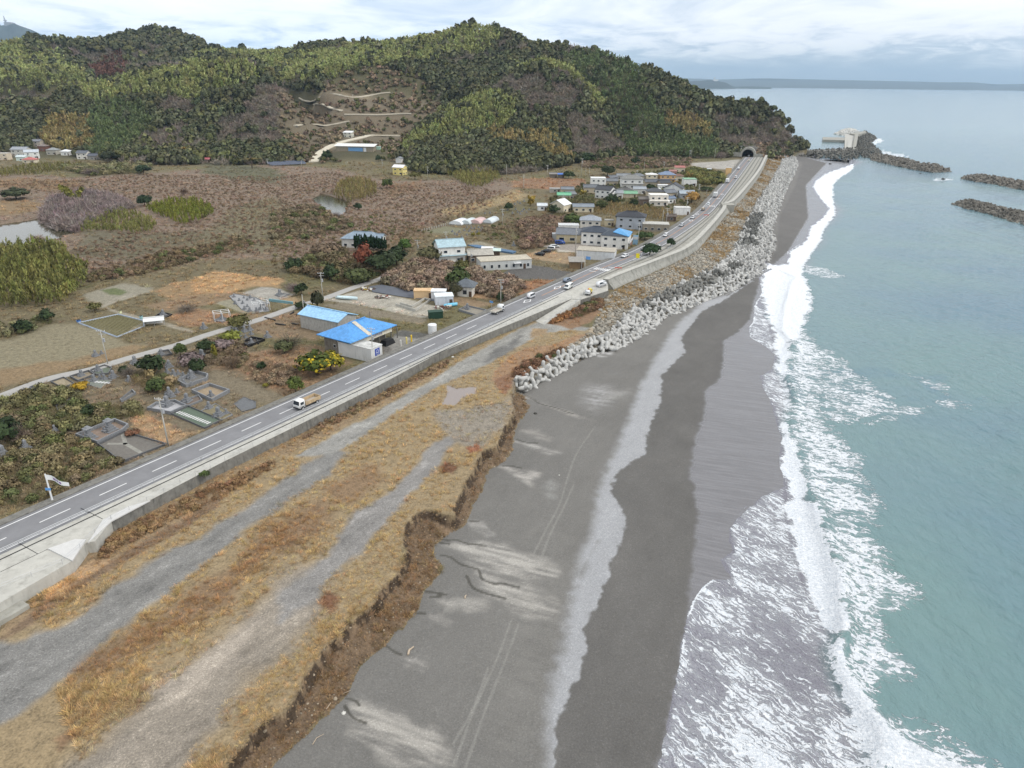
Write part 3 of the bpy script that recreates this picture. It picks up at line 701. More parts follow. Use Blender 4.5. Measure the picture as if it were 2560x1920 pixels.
# ---- foam: density from the surf's outline
foam = np.zeros(sx.shape); streak = np.zeros(sx.shape)
def spray(dens, s, soft, rag=1.0, z=.3, mode='max'):
 global foam
 P = tr(s, z)
 d = sdist(sx, sy, P, soft + rag + 3) + (fbm(sx + 3, sy, 3.0, 4) - .5) * 2.4 * rag
 w = smooth(-soft, soft, d)
 foam = np.maximum(foam, w * dens) if mode == 'max' else foam * (1 - w) + dens * w
for s, d0, fall in (("B7 1010,400 1060,330 1120,400 1200,450 1190,560 1170,700 1200,840 1290,900 1400,990 1495,1130 1450,1200 1445,1336 1135,1336 1075,1110 1040,980 1000,830 1020,700 965,560", .60, 7),
     ("B8 1125,0 1445,0 1460,120 1510,200 1500,350 1700,420 1640,500 1500,560 1570,700 1610,900 1500,1000 1520,1080 1700,1150 1900,1230 2140,1377 2140,1450 1450,1450 1330,1030 1280,800 1290,600", .58, 8)):
 P = tr(s, .2); d = sdist(sx, sy, P, 8) + (fbm(sx, sy, 7, 4) - .5) * 7
 w = smooth(-3.5, 5, d)
 foam = np.maximum(foam, w * np.clip(d0 + .30 * np.exp(-dcr / fall) - .36 * smooth(2, 17, dcr), 0, 1))
spray(.46, "B7 1060,400 1190,450 1500,680 1560,720 1400,830 1800,740 1950,740 1850,690 1600,560 1820,620 1850,700 1500,760 1200,850", 3, 2.5)
spray(.50, "B7 1050,0 1170,20 1280,60 1180,70 1060,40", 3, 2)
spray(.63, "B8 300,1500 300,1377 350,1200 405,900 440,650 478,520 535,430 580,392 690,384 640,290 700,240 680,130 720,60 760,0 960,0 1000,200 1060,400 1180,680 1260,800 1250,1000 1480,1377 1480,1500", .6, .5, .4)
spray(.82, "B8 560,520 640,560 700,700 850,900 1000,1050 1150,1100 1080,1377 1080,1500 640,1500 600,1200 620,900 560,700", 3.2, 2.5, .4)
spray(.42, "B8 300,1500 320,1377 360,1200 420,900 450,680 520,520 570,700 620,900 600,1200 560,1500", 1.6, 1.0, .4, 'set')
spray(.40, "B8 720,560 850,640 1000,600 1150,680 1245,830 1240,960 1120,1010 1000,980 880,860 780,720", 2.0, 1.6, .4, 'set')
spray(.36, "B8 560,430 640,400 720,420 740,470 640,490", .8, .6, .4, 'set')
spray(.30, "B7 640,420 760,320 860,440 905,520 840,590 880,700 935,850 930,1050 940,1180 720,1330 520,1330 500,900 560,680", 1.5, 1, .5, 'set')
spray(.64, "B7 805,220 776,335 782,390 860,430 905,470 900,360 850,240", .8, .6)
spray(.62, "B7 838,575 850,650 900,745 930,850 990,830 1010,700 965,590 900,560", .8, .8)
spray(.60, "B7 715,1330 840,1215 965,1160 970,1330", .6, .6)
spray(1.0, "B7 945,0 838,80 836,150 862,240 902,360 907,440 918,470 910,510 925,560 968,592 985,490 1005,410 1050,385 1060,310 1100,220 1105,150 1075,80 1020,0", 1.6, 1.5)
spray(1.0, "D 1642,600 1657,578 1702,571 1704,549 1740,522 1750,492 1776,472 1791,450 1771,428 1756,405 1761,391 1790,372 1845,352 1842,366 1812,385 1800,398 1800,430 1806,462 1783,490 1774,520 1754,546 1740,572 1732,592 1745,620 1730,640", 1.0, 1.2, .2)
spray(.98, "B7 905,745 938,860 952,905 942,1000 950,1090 968,1160 962,1250 970,1336 1135,1336 1085,1180 1062,1100 1030,980 995,880 985,830 960,790", 1.0, 1.4)
spray(1.0, "B8 965,0 1005,200 1065,400 1115,520 1185,680 1250,742 1275,760 1290,650 1275,500 1235,350 1185,200 1140,0", 1.0, 1.2)
spray(1.0, "B8 1180,690 1285,690 1310,880 1410,1030 1530,1180 1800,1290 2000,1377 2000,1460 1600,1460 1440,1377 1350,1200 1240,1040 1195,900", .9, 1.0)
spray(.86, "B8 1230,1060 1330,1080 1450,1200 1480,1377 1480,1480 1050,1480 1060,1340 1140,1150", 1.4, 1.5)
lipm = np.exp(-((sw_r - .25) / .28) ** 2) * smooth(430, 330, sy)
lip_on = smooth(.40, .55, fbm(sx + 50, sy, 9, 2))
isglz = (sx < xa(c_sw, sy) + 2) & (sy > 112) & (sy < 205)
foam = np.maximum(foam, lipm * (.35 + .65 * lip_on) * np.where(isglz, .3, 1))
for s, d_ in (("A3 1275,880 1300,850 1340,855 1345,870 1300,890", .7), ("A3 1330,920 1400,940 1560,960 1400,965 1340,960", .55), ("A3 1660,1100 1760,1102 1760,1110 1660,1110", .6)):
 spray(d_, s, 2.5, 3, 0)
depth = smooth(0, 150, sx - xa(c_sw, np.clip(sy, 40, 800)))
turb = smooth(70, 5, sx - xa(c_sw, np.clip(sy, 40, 800))) * smooth(700, 250, sy)
sandy = np.where(sw < 60, smooth(14, 1, sw + (fbm(sx, sy, 5, 3) - .5) * 4), 0) * smooth(1.2, 2.8, dcr)
_cx = xa(crest, np.clip(sy, crest[:, 1].min(), crest[:, 1].max()))
sandy = np.where((sy < 240) & (sx < _cx), np.maximum(sandy, 1.0), np.where((sy < 240) & (sx > _cx), 0, sandy))
sandy *= np.where(sy < 240, smooth(.6, 3.5, dcr), 1)
keep = (sw > -5)
Qs = quads(NRs, NCs); kf = keep[Qs].all(1) & ~((sx[Qs[:, 0]] < 320) & (sy[Qs[:, 0]] > 905))
F = Qs[kf]; u, inv = np.unique(F.ravel(), return_inverse=True)
sm = bpy.data.materials.new('sea'); sm.use_nodes = True
N = NT(sm.node_tree)
pos = N.n('ShaderNodeNewGeometry').outputs['Position']
A = lambda a: N.n('ShaderNodeAttribute', attribute_name=a).outputs['Fac']
fo, de, tu, sa = A('foam'), A('deep'), A('turbid'), A('sandy')
big = N.noise(pos, .018, 4, .55); bigc = N.ramp(big, [(.36, 0), (.62, 1)])
wcol = N.mix(bigc, lin(100, 129, 131), lin(92, 121, 134))
wcol = N.mix(N.math('MULTIPLY', tu, .55), wcol, lin(112, 136, 131))
wcol = N.mix(N.ramp(N.noise(N.mapping(pos, (.01, .03, 1)), 1.0, 4, .6), [(.58, 0), (.75, .8)]), wcol, lin(82, 114, 132))
scol = N.mix(N.ramp(N.noise(pos, 6.0, 2, .8), [(.35, .0), (.65, 1)]), lin(92, 92, 99), lin(132, 130, 138))
wcol = N.mix(sa, wcol, scol)
wv = N.n('ShaderNodeTexNoise', {'Vector': pos, 'Scale': .45, 'Detail': 3.0, 'Roughness': .6})
wp = N.n('ShaderNodeVectorMath', {0: wv.outputs['Color'], 1: (2.6, 2.6, 0)}, operation='MULTIPLY').outputs[0]
wpos = N.n('ShaderNodeVectorMath', {0: pos, 1: wp}, operation='ADD').outputs[0]
lacev = N.along(wpos, -20, 1.9, .85)
def ridge(sc, k):
 return N.math('SUBTRACT', 1.0, N.math('MULTIPLY', N.math('ABSOLUTE', N.math('SUBTRACT', N.noise(lacev, sc, 4, .55), .5)), k), True)
l1 = ridge(.42, 7.5); l2 = ridge(1.25, 6.5)
lace = N.math('ADD', N.math('MULTIPLY', l1, .52), N.math('MULTIPLY', l2, .48))
stk = N.along(wpos, -52, 2.6, .36)
str_ = N.ramp(N.noise(stk, 1.0, 4, .6, .3), [(.30, 0), (.70, 1)])
dr = N.math('MULTIPLY', sa, .75)
pat = N.n('ShaderNodeMix', {0: dr, 2: lace, 3: str_}, data_type='FLOAT').outputs[0]
fine = N.noise(pos, 2.6, 5, .7)
pat = N.math('ADD', N.math('MULTIPLY', pat, .72), N.math('MULTIPLY', fine, .28))
fo_ = N.math('MULTIPLY', N.math('SUBTRACT', N.noise(N.along(pos, -40, 14, 5), 1.0, 4, .6), .5), N.math('MULTIPLY', N.math('MULTIPLY', fo, N.math('SUBTRACT', 1.0, fo)), 5.0))
fo = N.math('ADD', fo, fo_)
thr = N.math('SUBTRACT', .80, N.math('MULTIPLY', fo, .46))
thr = N.math('SUBTRACT', N.math('ADD', thr, N.maprange(fo, 0, .25, .4, 0, True)), N.maprange(fo, .86, 1.0, 0, .42, True))
fm = N.n('ShaderNodeMapRange', {0: N.math('SUBTRACT', pat, thr), 1: -.05, 2: .09, 3: 0.0, 4: 1.0}, interpolation_type='SMOOTHSTEP').outputs[0]
veil = N.math('MULTIPLY', N.maprange(N.math('SUBTRACT', pat, thr), -.30, .0), .22)
fm = N.math('MAXIMUM', fm, N.math('MULTIPLY', veil, N.maprange(fo, .2, .5)))
fcol = N.mix(N.maprange(N.math('ADD', N.math('MULTIPLY', fine, .6), N.math('MULTIPLY', N.noise(N.mapping(pos, (1.1, 3.2, 1)), 1.0, 4, .6), .4)), .36, .6), lin(196, 204, 212), lin(244, 246, 248))
colr = N.mix(fm, wcol, fcol)
rough = N.math('ADD', N.maprange(fm, 0, 1, .13, .8), N.math('MULTIPLY', sa, .12))
bs = N.n('ShaderNodeBsdfPrincipled', {'Base Color': colr, 'Roughness': rough, 'IOR': 1.333, 'Specular IOR Level': .5})
w1 = N.noise(N.mapping(pos, (.9, .55, 1), (0, 0, .5)), .55, 6, .62, .3)
w2 = N.noise(N.mapping(pos, (.06, .03, 1), (0, 0, .7)), 1.0, 4, .6)
hh = N.math('ADD', N.math('MULTIPLY', w1, 1.0), N.math('MULTIPLY', w2, 1.6))
hh = N.math('MULTIPLY', hh, N.maprange(sa, 0, 1, 1.0, .12))
hh = N.math('ADD', hh, N.math('MULTIPLY', fm, N.math('MULTIPLY', fine, .8)))
bp = N.n('ShaderNodeBump', {'Height': hh, 'Strength': N.maprange(N.n('ShaderNodeSeparateXYZ', {0: pos}).outputs[1], 150, 1500, .85, .2), 'Distance': .8})
N.link(bp.outputs[0], bs.inputs['Normal'])
N.n('ShaderNodeOutputMaterial', {0: bs.outputs[0]})
o = np_mesh('sea', np.stack([sx, sy, sz], 1)[u], inv.reshape(F.shape), sm, True, {'foam': foam[u], 'deep': depth[u], 'turbid': turb[u], 'sandy': sandy[u]})
tag(o, kind='structure')
# ================================================================ ROADS, SEA WALL, HARBOUR
def strip(name, A, B, mat_, z=None, kind='structure', parent=None, thick=0.0):
 """ribbon between two polylines (2-D at height z or 3-D); thick > 0 gives it a body"""
 A = np.asarray(A, float); B = np.asarray(B, float)
 if A.shape[1] == 2:
  A = np.c_[A, np.full(len(A), z)]; B = np.c_[B, np.full(len(B), z)]
 bm = bmesh.new(); va = [bm.verts.new(p) for p in A]; vb = [bm.verts.new(p) for p in B]
 for i in range(len(A) - 1): bm.faces.new((va[i], vb[i], vb[i + 1], va[i + 1]))
 if thick:
  la = [bm.verts.new((p[0], p[1], p[2] - thick)) for p in A]; lb = [bm.verts.new((p[0], p[1], p[2] - thick)) for p in B]
  for i in range(len(A) - 1):
   bm.faces.new((va[i], va[i + 1], la[i + 1], la[i])); bm.faces.new((vb[i + 1], vb[i], lb[i], lb[i + 1]))
  bm.faces.new((va[0], la[0], lb[0], vb[0])); bm.faces.new((vb[-1], lb[-1], la[-1], va[-1]))
 bmesh.ops.recalc_face_normals(bm, faces=bm.faces)
 o = obj(name, bm, mat_, parent)
 if kind: o['kind'] = kind
 return o
def slab_bm(bm, P, z0, z1):
 P = [tuple(p[:2]) for p in P]
 a = [bm.verts.new((x, y, z1)) for x, y in P]; b = [bm.verts.new((x, y, z0)) for x, y in P]
 bm.faces.new(a)
 for i in range(len(P)):
  j = (i + 1) % len(P); bm.faces.new((a[j], a[i], b[i], b[j]))
 bmesh.ops.recalc_face_normals(bm, faces=bm.faces)
 return bm
m_asph = mat('asphalt', (124, 124, 126), .85, var=.16, nscale=.35, bump=.15, bscale=6)
m_line = mat('road_paint', (226, 226, 224), .7, var=.1, nscale=2)
m_orange = mat('orange_paint', (206, 140, 76), .7, var=.1, nscale=2)
m_conc = mat('concrete', (158, 156, 147), .9, var=.22, nscale=.5, bump=.2, bscale=4, dirt=(112, 110, 102))
m_concl = mat('pale_concrete', (180, 178, 170), .9, var=.16, nscale=.5, bump=.15, bscale=4, dirt=(140, 138, 130))
m_concd = mat('stained_concrete', (120, 118, 112), .9, var=.35, nscale=.9, bump=.3, bscale=3, dirt=(66, 66, 62))
m_steel = mat('galvanised_steel', (178, 180, 182), .5, .4, var=.1)
m_dark = mat('dark_gap', (46, 46, 46), .9, var=.2)
RL = ROADL[ROADL[:, 1] < 772]
TUN = at('A3', 513, 963, 7.0)
strip('road', offset_line(RL, -.85), offset_line(RL, 7.55), m_asph, 7.0)
strip('kerb', offset_line(RL, -1.9), offset_line(RL, -.85), m_concd, 7.14, thick=.6)
strip('gutter', offset_line(RL, -3.0), offset_line(RL, -1.9), m_concd, 6.95, thick=1.2)
def road_pt(s, off):
 return RA + RD * s + RN * off
bm = bmesh.new()
def band(bm, L, o0, o1, z=7.006):
 A = offset_line(L, o0); B = offset_line(L, o1)
 va = [bm.verts.new((*p, z)) for p in A]; vb = [bm.verts.new((*p, z)) for p in B]
 for i in range(len(A) - 1): bm.faces.new((va[i], vb[i], vb[i + 1], va[i + 1]))
def rect(bm, c, d, l, w, z=7.006):
 d = np.asarray(d) / np.linalg.norm(d); n = np.array((d[1], -d[0])); c = np.asarray(c)
 bm.faces.new([bm.verts.new((*(c + d * a * l / 2 + n * b * w / 2), z)) for a, b in ((-1, -1), (1, -1), (1, 1), (-1, 1))])
band(bm, RL, -.10, .10); band(bm, RL, 6.6, 6.8)
p0 = at('B1', 1258, 1453, 7); s0 = float(np.dot(np.array((p0.x, p0.y)) - RA, RD))
k = -16
while True:
 s = s0 + k * 10.02; k += 1
 if s > 118: break
 rect(bm, road_pt(s + 2.5, 3.42), RD, 5.0, .2)
def diamond(bm, c, d, L=5.4, Wd=2.3, t=.32):
 d = np.asarray(d) / np.linalg.norm(d); n = np.array((d[1], -d[0])); c = np.asarray(c)
 q = [c + d * L / 2, c + n * Wd / 2, c - d * L / 2, c - n * Wd / 2]
 q2 = [c + d * (L / 2 - t * 2.4), c + n * (Wd / 2 - t), c - d * (L / 2 - t * 2.4), c - n * (Wd / 2 - t)]
 a = [bm.verts.new((*p, 7.007)) for p in q]; b = [bm.verts.new((*p, 7.007)) for p in q2]
 for i in range(4): bm.faces.new((a[i], a[(i + 1) % 4], b[(i + 1) % 4], b[i]))
def rdir(y):
 i = np.searchsorted(ROADL[:, 1], y); i = min(max(i, 1), len(ROADL) - 1); d = ROADL[i] - ROADL[i - 1]; return d / np.linalg.norm(d)
for c, x, y in (('B3', 1015, 341), ('B3', 755, 458), ('A6', 945, 872), ('A6', 1090, 803), ('A6', 1352, 605), ('A6', 1400, 555), ('A6', 1597, 397), ('A6', 1566, 430)):
 p = at(c, x, y, 7); diamond(bm, (p.x, p.y), rdir(p.y))
for cx, cy, n in (('A6', 650, 7), ('A6', 1500, 6)):
 p = at('A6', 648, 990, 7) if n == 7 else at('A6', 1503, 489, 7)
 d = rdir(p.y); nn = np.array((d[1], -d[0])); c = np.array((p.x, p.y))
 for i in range(n):
  rect(bm, c + nn * (i - (n - 1) / 2) * .95, d, 3.4, .5)
 rect(bm, c - d * 5 - nn * 1.7, nn, 3.0, .4); rect(bm, c + d * 5 + nn * 1.7, nn, 3.0, .4)
me = obj('road_markings', bm, m_line); me['kind'] = 'structure'
bm = bmesh.new(); band(bm, RL[RL[:, 1] > 233], 3.34, 3.52); o = obj('centre_line', bm, m_orange); o['kind'] = 'structure'
# ---- the walkway on the wall top and its face down to the terrace
ws = np.linspace(-120, float(np.dot(np.array(PARK[2]) - RA, RD)), 60)
inner = np.array([road_pt(s, 7.75) for s in ws])
wallA = empty('sea_wall', (*road_pt(0, 9), 5.0), 0, 'long low concrete sea wall with a walkway on top, between the road and the dry grass', 'sea wall')
def child(o, root):
 o.parent = root; o.matrix_parent_inverse = Matrix.Translation(-root.location) if root.rotation_euler.z == 0 else root.matrix_basis.inverted()
 return o
outl = [tuple(p) for p in WALK_OUT]
bm = bmesh.new(); slab_bm(bm, list(inner) + outl[::-1], 4.2, 7.12)
child(obj('walkway', bm, m_concl), wallA)
bm = bmesh.new(); band(bm, np.array([road_pt(s, 9.0) for s in ws[8:]]), -.16, .16, 7.126)
for q in ("B4 100,430 205,490", "B4 440,240 560,300", "B4 0,590 260,465"):
 a, b = tr(q, 7.12); d = b - a; rect(bm, (a + b) / 2, d, np.linalg.norm(d), .12, 7.126)
child(obj('joint', bm, m_dark), wallA)
bm = bmesh.new()
P_ = tr("B4 262,462 410,410 470,412 395,528", 7.3); slab_bm(bm, P_, 7.1, 7.34)
P_ = tr("B4 480,428 610,310 820,198 700,232 560,305", 7.3); slab_bm(bm, P_, 7.1, 7.3)
child(obj('slab', bm, mat('new_concrete', (196, 195, 192), .9, var=.08)), wallA)
bm = bmesh.new()
W2 = WALK_OUT[6:]
A_ = np.c_[W2, np.full(len(W2), 7.2)]
T_ = np.gradient(W2, axis=0); T_ /= np.linalg.norm(T_, axis=1)[:, None]; NB = np.stack([T_[:, 1], -T_[:, 0]], 1)
for i in range(len(W2) - 1):
 for q in ((0, -.02),):
  p, r_ = W2[i] + NB[i] * .02, W2[i + 1] + NB[i + 1] * .02
  bm.faces.new([bm.verts.new(v_) for v_ in ((*p, 7.10), (*r_, 7.10), (*(r_ + NB[i + 1] * .25), 4.5), (*(p + NB[i] * .25), 4.5))])
bmesh.ops.recalc_face_normals(bm, faces=bm.faces)
child(obj('wall_face', bm, m_concd), wallA)
bm = bmesh.new(); P_ = tr("B4 -120,880 -60,700 0,680 160,770 60,830 0,860 -60,960", 5.6); slab_bm(bm, P_, 4.6, 5.7); child(obj('stair_flank', bm, m_conc), wallA)
# ---- parking apron, ramp and tall wall
park = empty('parking_apron', (PARK[0][0], PARK[0][1], 6), 0, 'concrete apron with parked vans beside the road, where the tall sea wall begins', 'apron')
bm = bmesh.new(); Q_ = [tuple(p) for p in PARK]
pi_ = [tuple(road_pt(float(np.dot(np.array(p) - RA, RD)), 7.7)) for p in (PARK[0], PARK[6])]
slab_bm(bm, [tuple(road_pt(float(np.dot(np.array(PARK[2]) - RA, RD)), 7.75)), Q_[2], Q_[3], Q_[4], Q_[5], tuple(road_pt(float(np.dot(np.array(PARK[5]) - RA, RD)) + 9, 7.7))], 4.0, 7.085)
child(obj('slab', bm, m_concl), park)
bm = bmesh.new()
for i in (3,):
 a, b = np.array(Q_[3]), np.array(Q_[4]); d = (b - a) / np.linalg.norm(b - a); n_ = np.array((d[1], -d[0]))
 slab_bm(bm, [a, b, b + n_ * .3, a + n_ * .3], 4.0, 7.0)
child(obj('retaining_wall', bm, m_concd), park)
a0, a1 = tr("B3 1135,443 1215,448", 7.1); b0, b1 = tr("B3 825,628 900,662", 5.2)
rm = strip('ramp', np.array([(*a0, 7.08), (*(.5 * a0 + .5 * b0), 6.2), (*b0, 5.1)]), np.array([(*a1, 7.08), (*(.5 * a1 + .5 * b1), 6.2), (*b1, 5.1)]), m_concl, None, 'structure', None, 1.5)
TOPZ = 8.7
wall_top = tr("A6 697,1072 760,1042 900,987 1100,912 1300,832 1400,762 1480,682 1560,592 1622,512 1640,468 1700,440 1800,330 1900,200 1956,88", TOPZ)
wall_top = catmull(wall_top, 5); n_w = len(wall_top)
toe = catmull(SEAWALL_TOE, 6); ti = np.linspace(0, 1, len(toe)); tj = np.linspace(0, 1, n_w)
toe_m = np.stack([np.interp(np.linspace(toe[0, 1], toe[-1, 1], 200), toe[:, 1], toe[:, 0]), np.linspace(toe[0, 1], toe[-1, 1], 200)], 1)
top_o = offset_line(wall_top, 0)
yy_ = top_o[:, 1]
tx_ = np.interp(yy_, toe_m[:, 1], toe_m[:, 0])
wallB = empty('sea_wall', (*wall_top[0], 4.5), 0, 'tall curved concrete sea wall with a recurved top, above the rubble and tetrapods', 'sea wall')
bm = bmesh.new()
prof = []
In = offset_line(wall_top, -2.0)
for i in range(n_w):
 o_ = top_o[i]; T = np.array((max(tx_[i], o_[0] + 1.0), o_[1]))
 prof.append([bm.verts.new(v_) for v_ in ((*In[i], 6.2), (*In[i], TOPZ), (*o_, TOPZ), (*o_, TOPZ - .45), (*(o_ * .7 + T * .3 - RN * .25), 7.0), (*(o_ * .35 + T * .65), 5.6), (*T, 3.6))])
for i in range(n_w - 1):
 for k in range(6): bm.faces.new((prof[i][k], prof[i + 1][k], prof[i + 1][k + 1], prof[i][k + 1]))
bm.faces.new(prof[0]); bm.faces.new(prof[-1][::-1])
bmesh.ops.recalc_face_normals(bm, faces=bm.faces)
m_wall = mat('sea_wall_concrete', (152, 151, 144), .9, var=.2, nscale=.5, bump=.2, bscale=3, dirt=(92, 92, 86))
child(obj('wall_body', bm, m_wall), wallB)
child(strip('coping', offset_line(wall_top, -2.04), offset_line(wall_top, .06), m_concl, TOPZ + .12, None, None, .12), wallB)
bp_ = at('A6', 1645, 480, TOPZ); bm = bmesh.new(); slab_bm(bm, [(bp_.x - 4, bp_.y - 2), (bp_.x + 3, bp_.y - 3), (bp_.x + 4, bp_.y + 5), (bp_.x - 3, bp_.y + 6)], 4, TOPZ + .3)
child(obj('buttress', bm, m_conc), wallB)
prA = []; prB = []
for y in np.linspace(PARK[5][1] - 1, 752, 90):
 a = road_off(ROADL, y, 7.9); b = np.interp(y, In[:, 1], In[:, 0])
 prA.append((a, y)); prB.append((max(a + .6, b), y))
prA, prB = np.array(prA), np.array(prB)
strip('promenade', prA, prB, m_conc, 7.1)
for f0, f1, m_ in ((.18, .30, m_concd), (.52, .60, m_concd), (.82, .9, m_concd)):
 strip('promenade_joint', prA + (prB - prA) * f0, prA + (prB - prA) * f1, m_, 7.106)
PA = prA; PB = prB
# ---- rails: posts and pipes
def rail(name, L, z, h, label, nbar=3, gap=2.5, r=.045, m=m_steel, cat='railing', group=None):
 L = np.asarray(L); d = np.r_[0, np.cumsum(np.linalg.norm(np.diff(L, axis=0), axis=1))]
 n = min(99, max(2, int(d[-1] / gap)))
 t = np.linspace(0, d[-1], n); X = np.interp(t, d, L[:, 0]); Y = np.interp(t, d, L[:, 1])
 zz = z if np.ndim(z) else np.full(n, z)
 if np.ndim(z): zz = np.interp(t, np.linspace(0, d[-1], len(z)), z)
 root = empty(name, (X[0], Y[0], zz[0]), 0, label, cat, group)
 bm = bmesh.new()
 for b in range(nbar):
  hz = h * (1 - b / max(nbar, 1) * .8)
  for i in range(n - 1):
   tube(bm, (X[i] - X[0], Y[i] - Y[0], zz[i] - zz[0] + hz), (X[i + 1] - X[0], Y[i + 1] - Y[0], zz[i + 1] - zz[0] + hz), r, r, 4)
 obj('rail', bm, m, root)
 bm = bmesh.new(); tube(bm, (0, 0, -.1), (0, 0, h), r * 1.2, r * 1.2, 5); pm = None
 for i in range(n):
  if pm is None:
   q = obj('post', bm, m, root); pm = q.data
  else:
   q = bpy.data.objects.new('post', pm); COL.objects.link(q); q.parent = root
  q.location = (X[i] - X[0], Y[i] - Y[0], zz[i] - zz[0])
 return root
def tube(bm, a, b, r0, r1, n=8, cap=True):
 a = Vector(a); b = Vector(b); d = b - a
 if d.length < 1e-6: return
 q = d.to_track_quat('Z', 'Y').to_matrix()
 va = []; vb = []
 for i in range(n):
  t = 2 * pi * i / n; o = Vector((cos(t), sin(t), 0))
  va.append(bm.verts.new(a + q @ (o * r0))); vb.append(bm.verts.new(b + q @ (o * r1)))
 for i in range(n):
  j = (i + 1) % n; bm.faces.new((va[i], va[j], vb[j], vb[i]))
 if cap:
  bm.faces.new(va[::-1]); bm.faces.new(vb)
def box(bm, c, s, rz=0.0, taper=1.0):
 """box centred in x,y with its base at c.z"""
 cx, cy, cz = c; sx_, sy_, sz_ = s; v = []
 for z, t in ((0, 1), (sz_, taper)):
  for x, y in ((-1, -1), (1, -1), (1, 1), (-1, 1)):
   px, py = x * sx_ / 2 * t, y * sy_ / 2 * t
   v.append(bm.verts.new((cx + px * cos(rz) - py * sin(rz), cy + px * sin(rz) + py * cos(rz), cz + z)))
 for f in ((3, 2, 1, 0), (4, 5, 6, 7), (0, 1, 5, 4), (1, 2, 6, 5), (2, 3, 7, 6), (3, 0, 4, 7)):
  bm.faces.new([v[i] for i in f])
 return v
ss = np.linspace(-110, 20, 40); rail('guard_rail', [road_pt(s, 7.5) for s in ss], 7.0, .95, 'low grey pipe guard rail at the road edge, nearer stretch by the tipper truck', 3, 2.4)
ss = np.linspace(20, 150, 40); rail('guard_rail', [road_pt(s, 7.5) for s in ss], 7.0, .95, 'low grey pipe guard rail at the road edge, stretch ending at the apron', 3, 2.4)
rail('hand_rail', WALK_OUT[6:], 7.12, 1.0, 'thin wire hand railing along the outer edge of the sea wall walkway', 2, 3.2, .025)
rail('hand_rail', tr("B4 0,690 395,525 470,425 610,305", 7.12), 7.12, 1.0, 'thin railing around the wide concrete landing at the walkway\'s near end', 2, 3.2, .025)
rail('ramp_rail', np.array([a1, b1]), np.array([7.1, 5.1]), 1.0, 'post railing down the seaward side of the concrete ramp', 2, 3.0, .04)
rail('fence', tr("A6 890,935 1000,905 1090,865", 7.1), 7.1, 1.0, 'pale metal fence in front of the two round bushes on the promenade', 4, 2.0, .04, cat='fence')
rail('fence', tr("A6 1165,835 1290,770 1340,720", 7.1), 7.1, 1.0, 'pale metal fence bending round the planted strip beyond the bushes', 4, 2.0, .04, cat='fence')
rail('fence', tr("A6 490,1215 490,1190 640,1140 690,1120", 7.1), 7.1, 1.1, 'metal fence on the seaward rim of the parking apron', 3, 2.0, .04, cat='fence')
# ---- lane through the graves
LANE = catmull(tr("B1 -600,1010 -200,905 20,826 400,686 760,606 1100,506 1450,411 1760,311 2124,206 B2 890,370 1145,294 1400,200 1650,118 A5 870,1056 940,1010 1010,975", 6.0), 4)
LZ = gz(LANE[:, 0], LANE[:, 1])
LZ = np.maximum(np.convolve(np.pad(LZ, 4, 'edge'), np.ones(9) / 9, 'valid'), LZ * .5 + .5 * np.convolve(np.pad(LZ, 4, 'edge'), np.ones(9) / 9, 'valid')) + .18
La, Lb = offset_line(LANE, -1.7), offset_line(LANE, 1.7)
strip('lane', np.c_[La, LZ], np.c_[Lb, LZ], mat('old_asphalt', (160, 158, 154), .9, var=.12, nscale=.5, bump=.15), None, 'structure', None, .5)
m_pond = bpy.data.materials.new('pond'); m_pond.use_nodes = True
N = NT(m_pond.node_tree); po = N.n('ShaderNodeNewGeometry').outputs['Position']
bs = N.n('ShaderNodeBsdfPrincipled', {'Base Color': (*lin(66, 64, 48), 1), 'Roughness': .06, 'IOR': 1.333})
bp = N.n('ShaderNodeBump', {'Height': N.noise(po, .8, 3), 'Strength': .08, 'Distance': .1}); N.link(bp.outputs[0], bs.inputs['Normal'])
N.n('ShaderNodeOutputMaterial', {0: bs.outputs[0]})
for P in (POND1, POND2):
 bm = bmesh.new(); c = P.mean(0); bm.faces.new([bm.verts.new((*(c + (p - c) * 1.15), 4.75)) for p in P]); o = obj('pond', bm, m_pond); o['kind'] = 'structure'
bm = bmesh.new(); c = PUDDLE.mean(0); bm.faces.new([bm.verts.new((*(c + (p - c) * 1.06), 4.94)) for p in catmull(np.vstack([PUDDLE, PUDDLE[:1]]), 3)[:-1]])
bmesh.ops.recalc_face_normals(bm, faces=bm.faces); m_pud = m_pond.copy(); m_pud.node_tree.nodes['Principled BSDF'].inputs['Base Color'].default_value = (*lin(138, 128, 122), 1); m_pud.node_tree.nodes['Principled BSDF'].inputs['Roughness'].default_value = .16; o = obj('puddle', bm, m_pud); o['kind'] = 'structure'
def hill_road(s, w, m_, name='hill_road'):
 pts = []
 crop = None
 for tok in s.split():
  if tok[0].isalpha(): crop = tok
  else:
   a, b = map(float, tok.split(',')); p = on_hill(crop, a, b); pts.append(p)
 P = catmull(np.array(pts), 5); xy = P[:, :2]; zz_ = gz(xy[:, 0], xy[:, 1]) + .45
 zz_ = np.convolve(np.pad(zz_, 2, 'edge'), np.ones(5) / 5, 'valid')
 return strip(name, np.c_[offset_line(xy, -w / 2), zz_], np.c_[offset_line(xy, w / 2), zz_], m_, None, 'structure', None, 1.2)
def on_hill(crop, x, y, y0=560, y1=1500):
 """first hit of the pixel's ray with the land, marching outward"""
 d = ray(*px_of(crop, x, y)); ys_ = np.linspace(y0, y1, 500); t = ys_ / d[1]
 X = d[0] * t; Z = CAM_Z + d[2] * t; hgt_ = gz(X, ys_); i = np.argmax(Z <= hgt_)
 return (X[i], ys_[i], hgt_[i])
HR = []
m_lane2 = mat('pale_lane', (196, 188, 170), .9, var=.12)
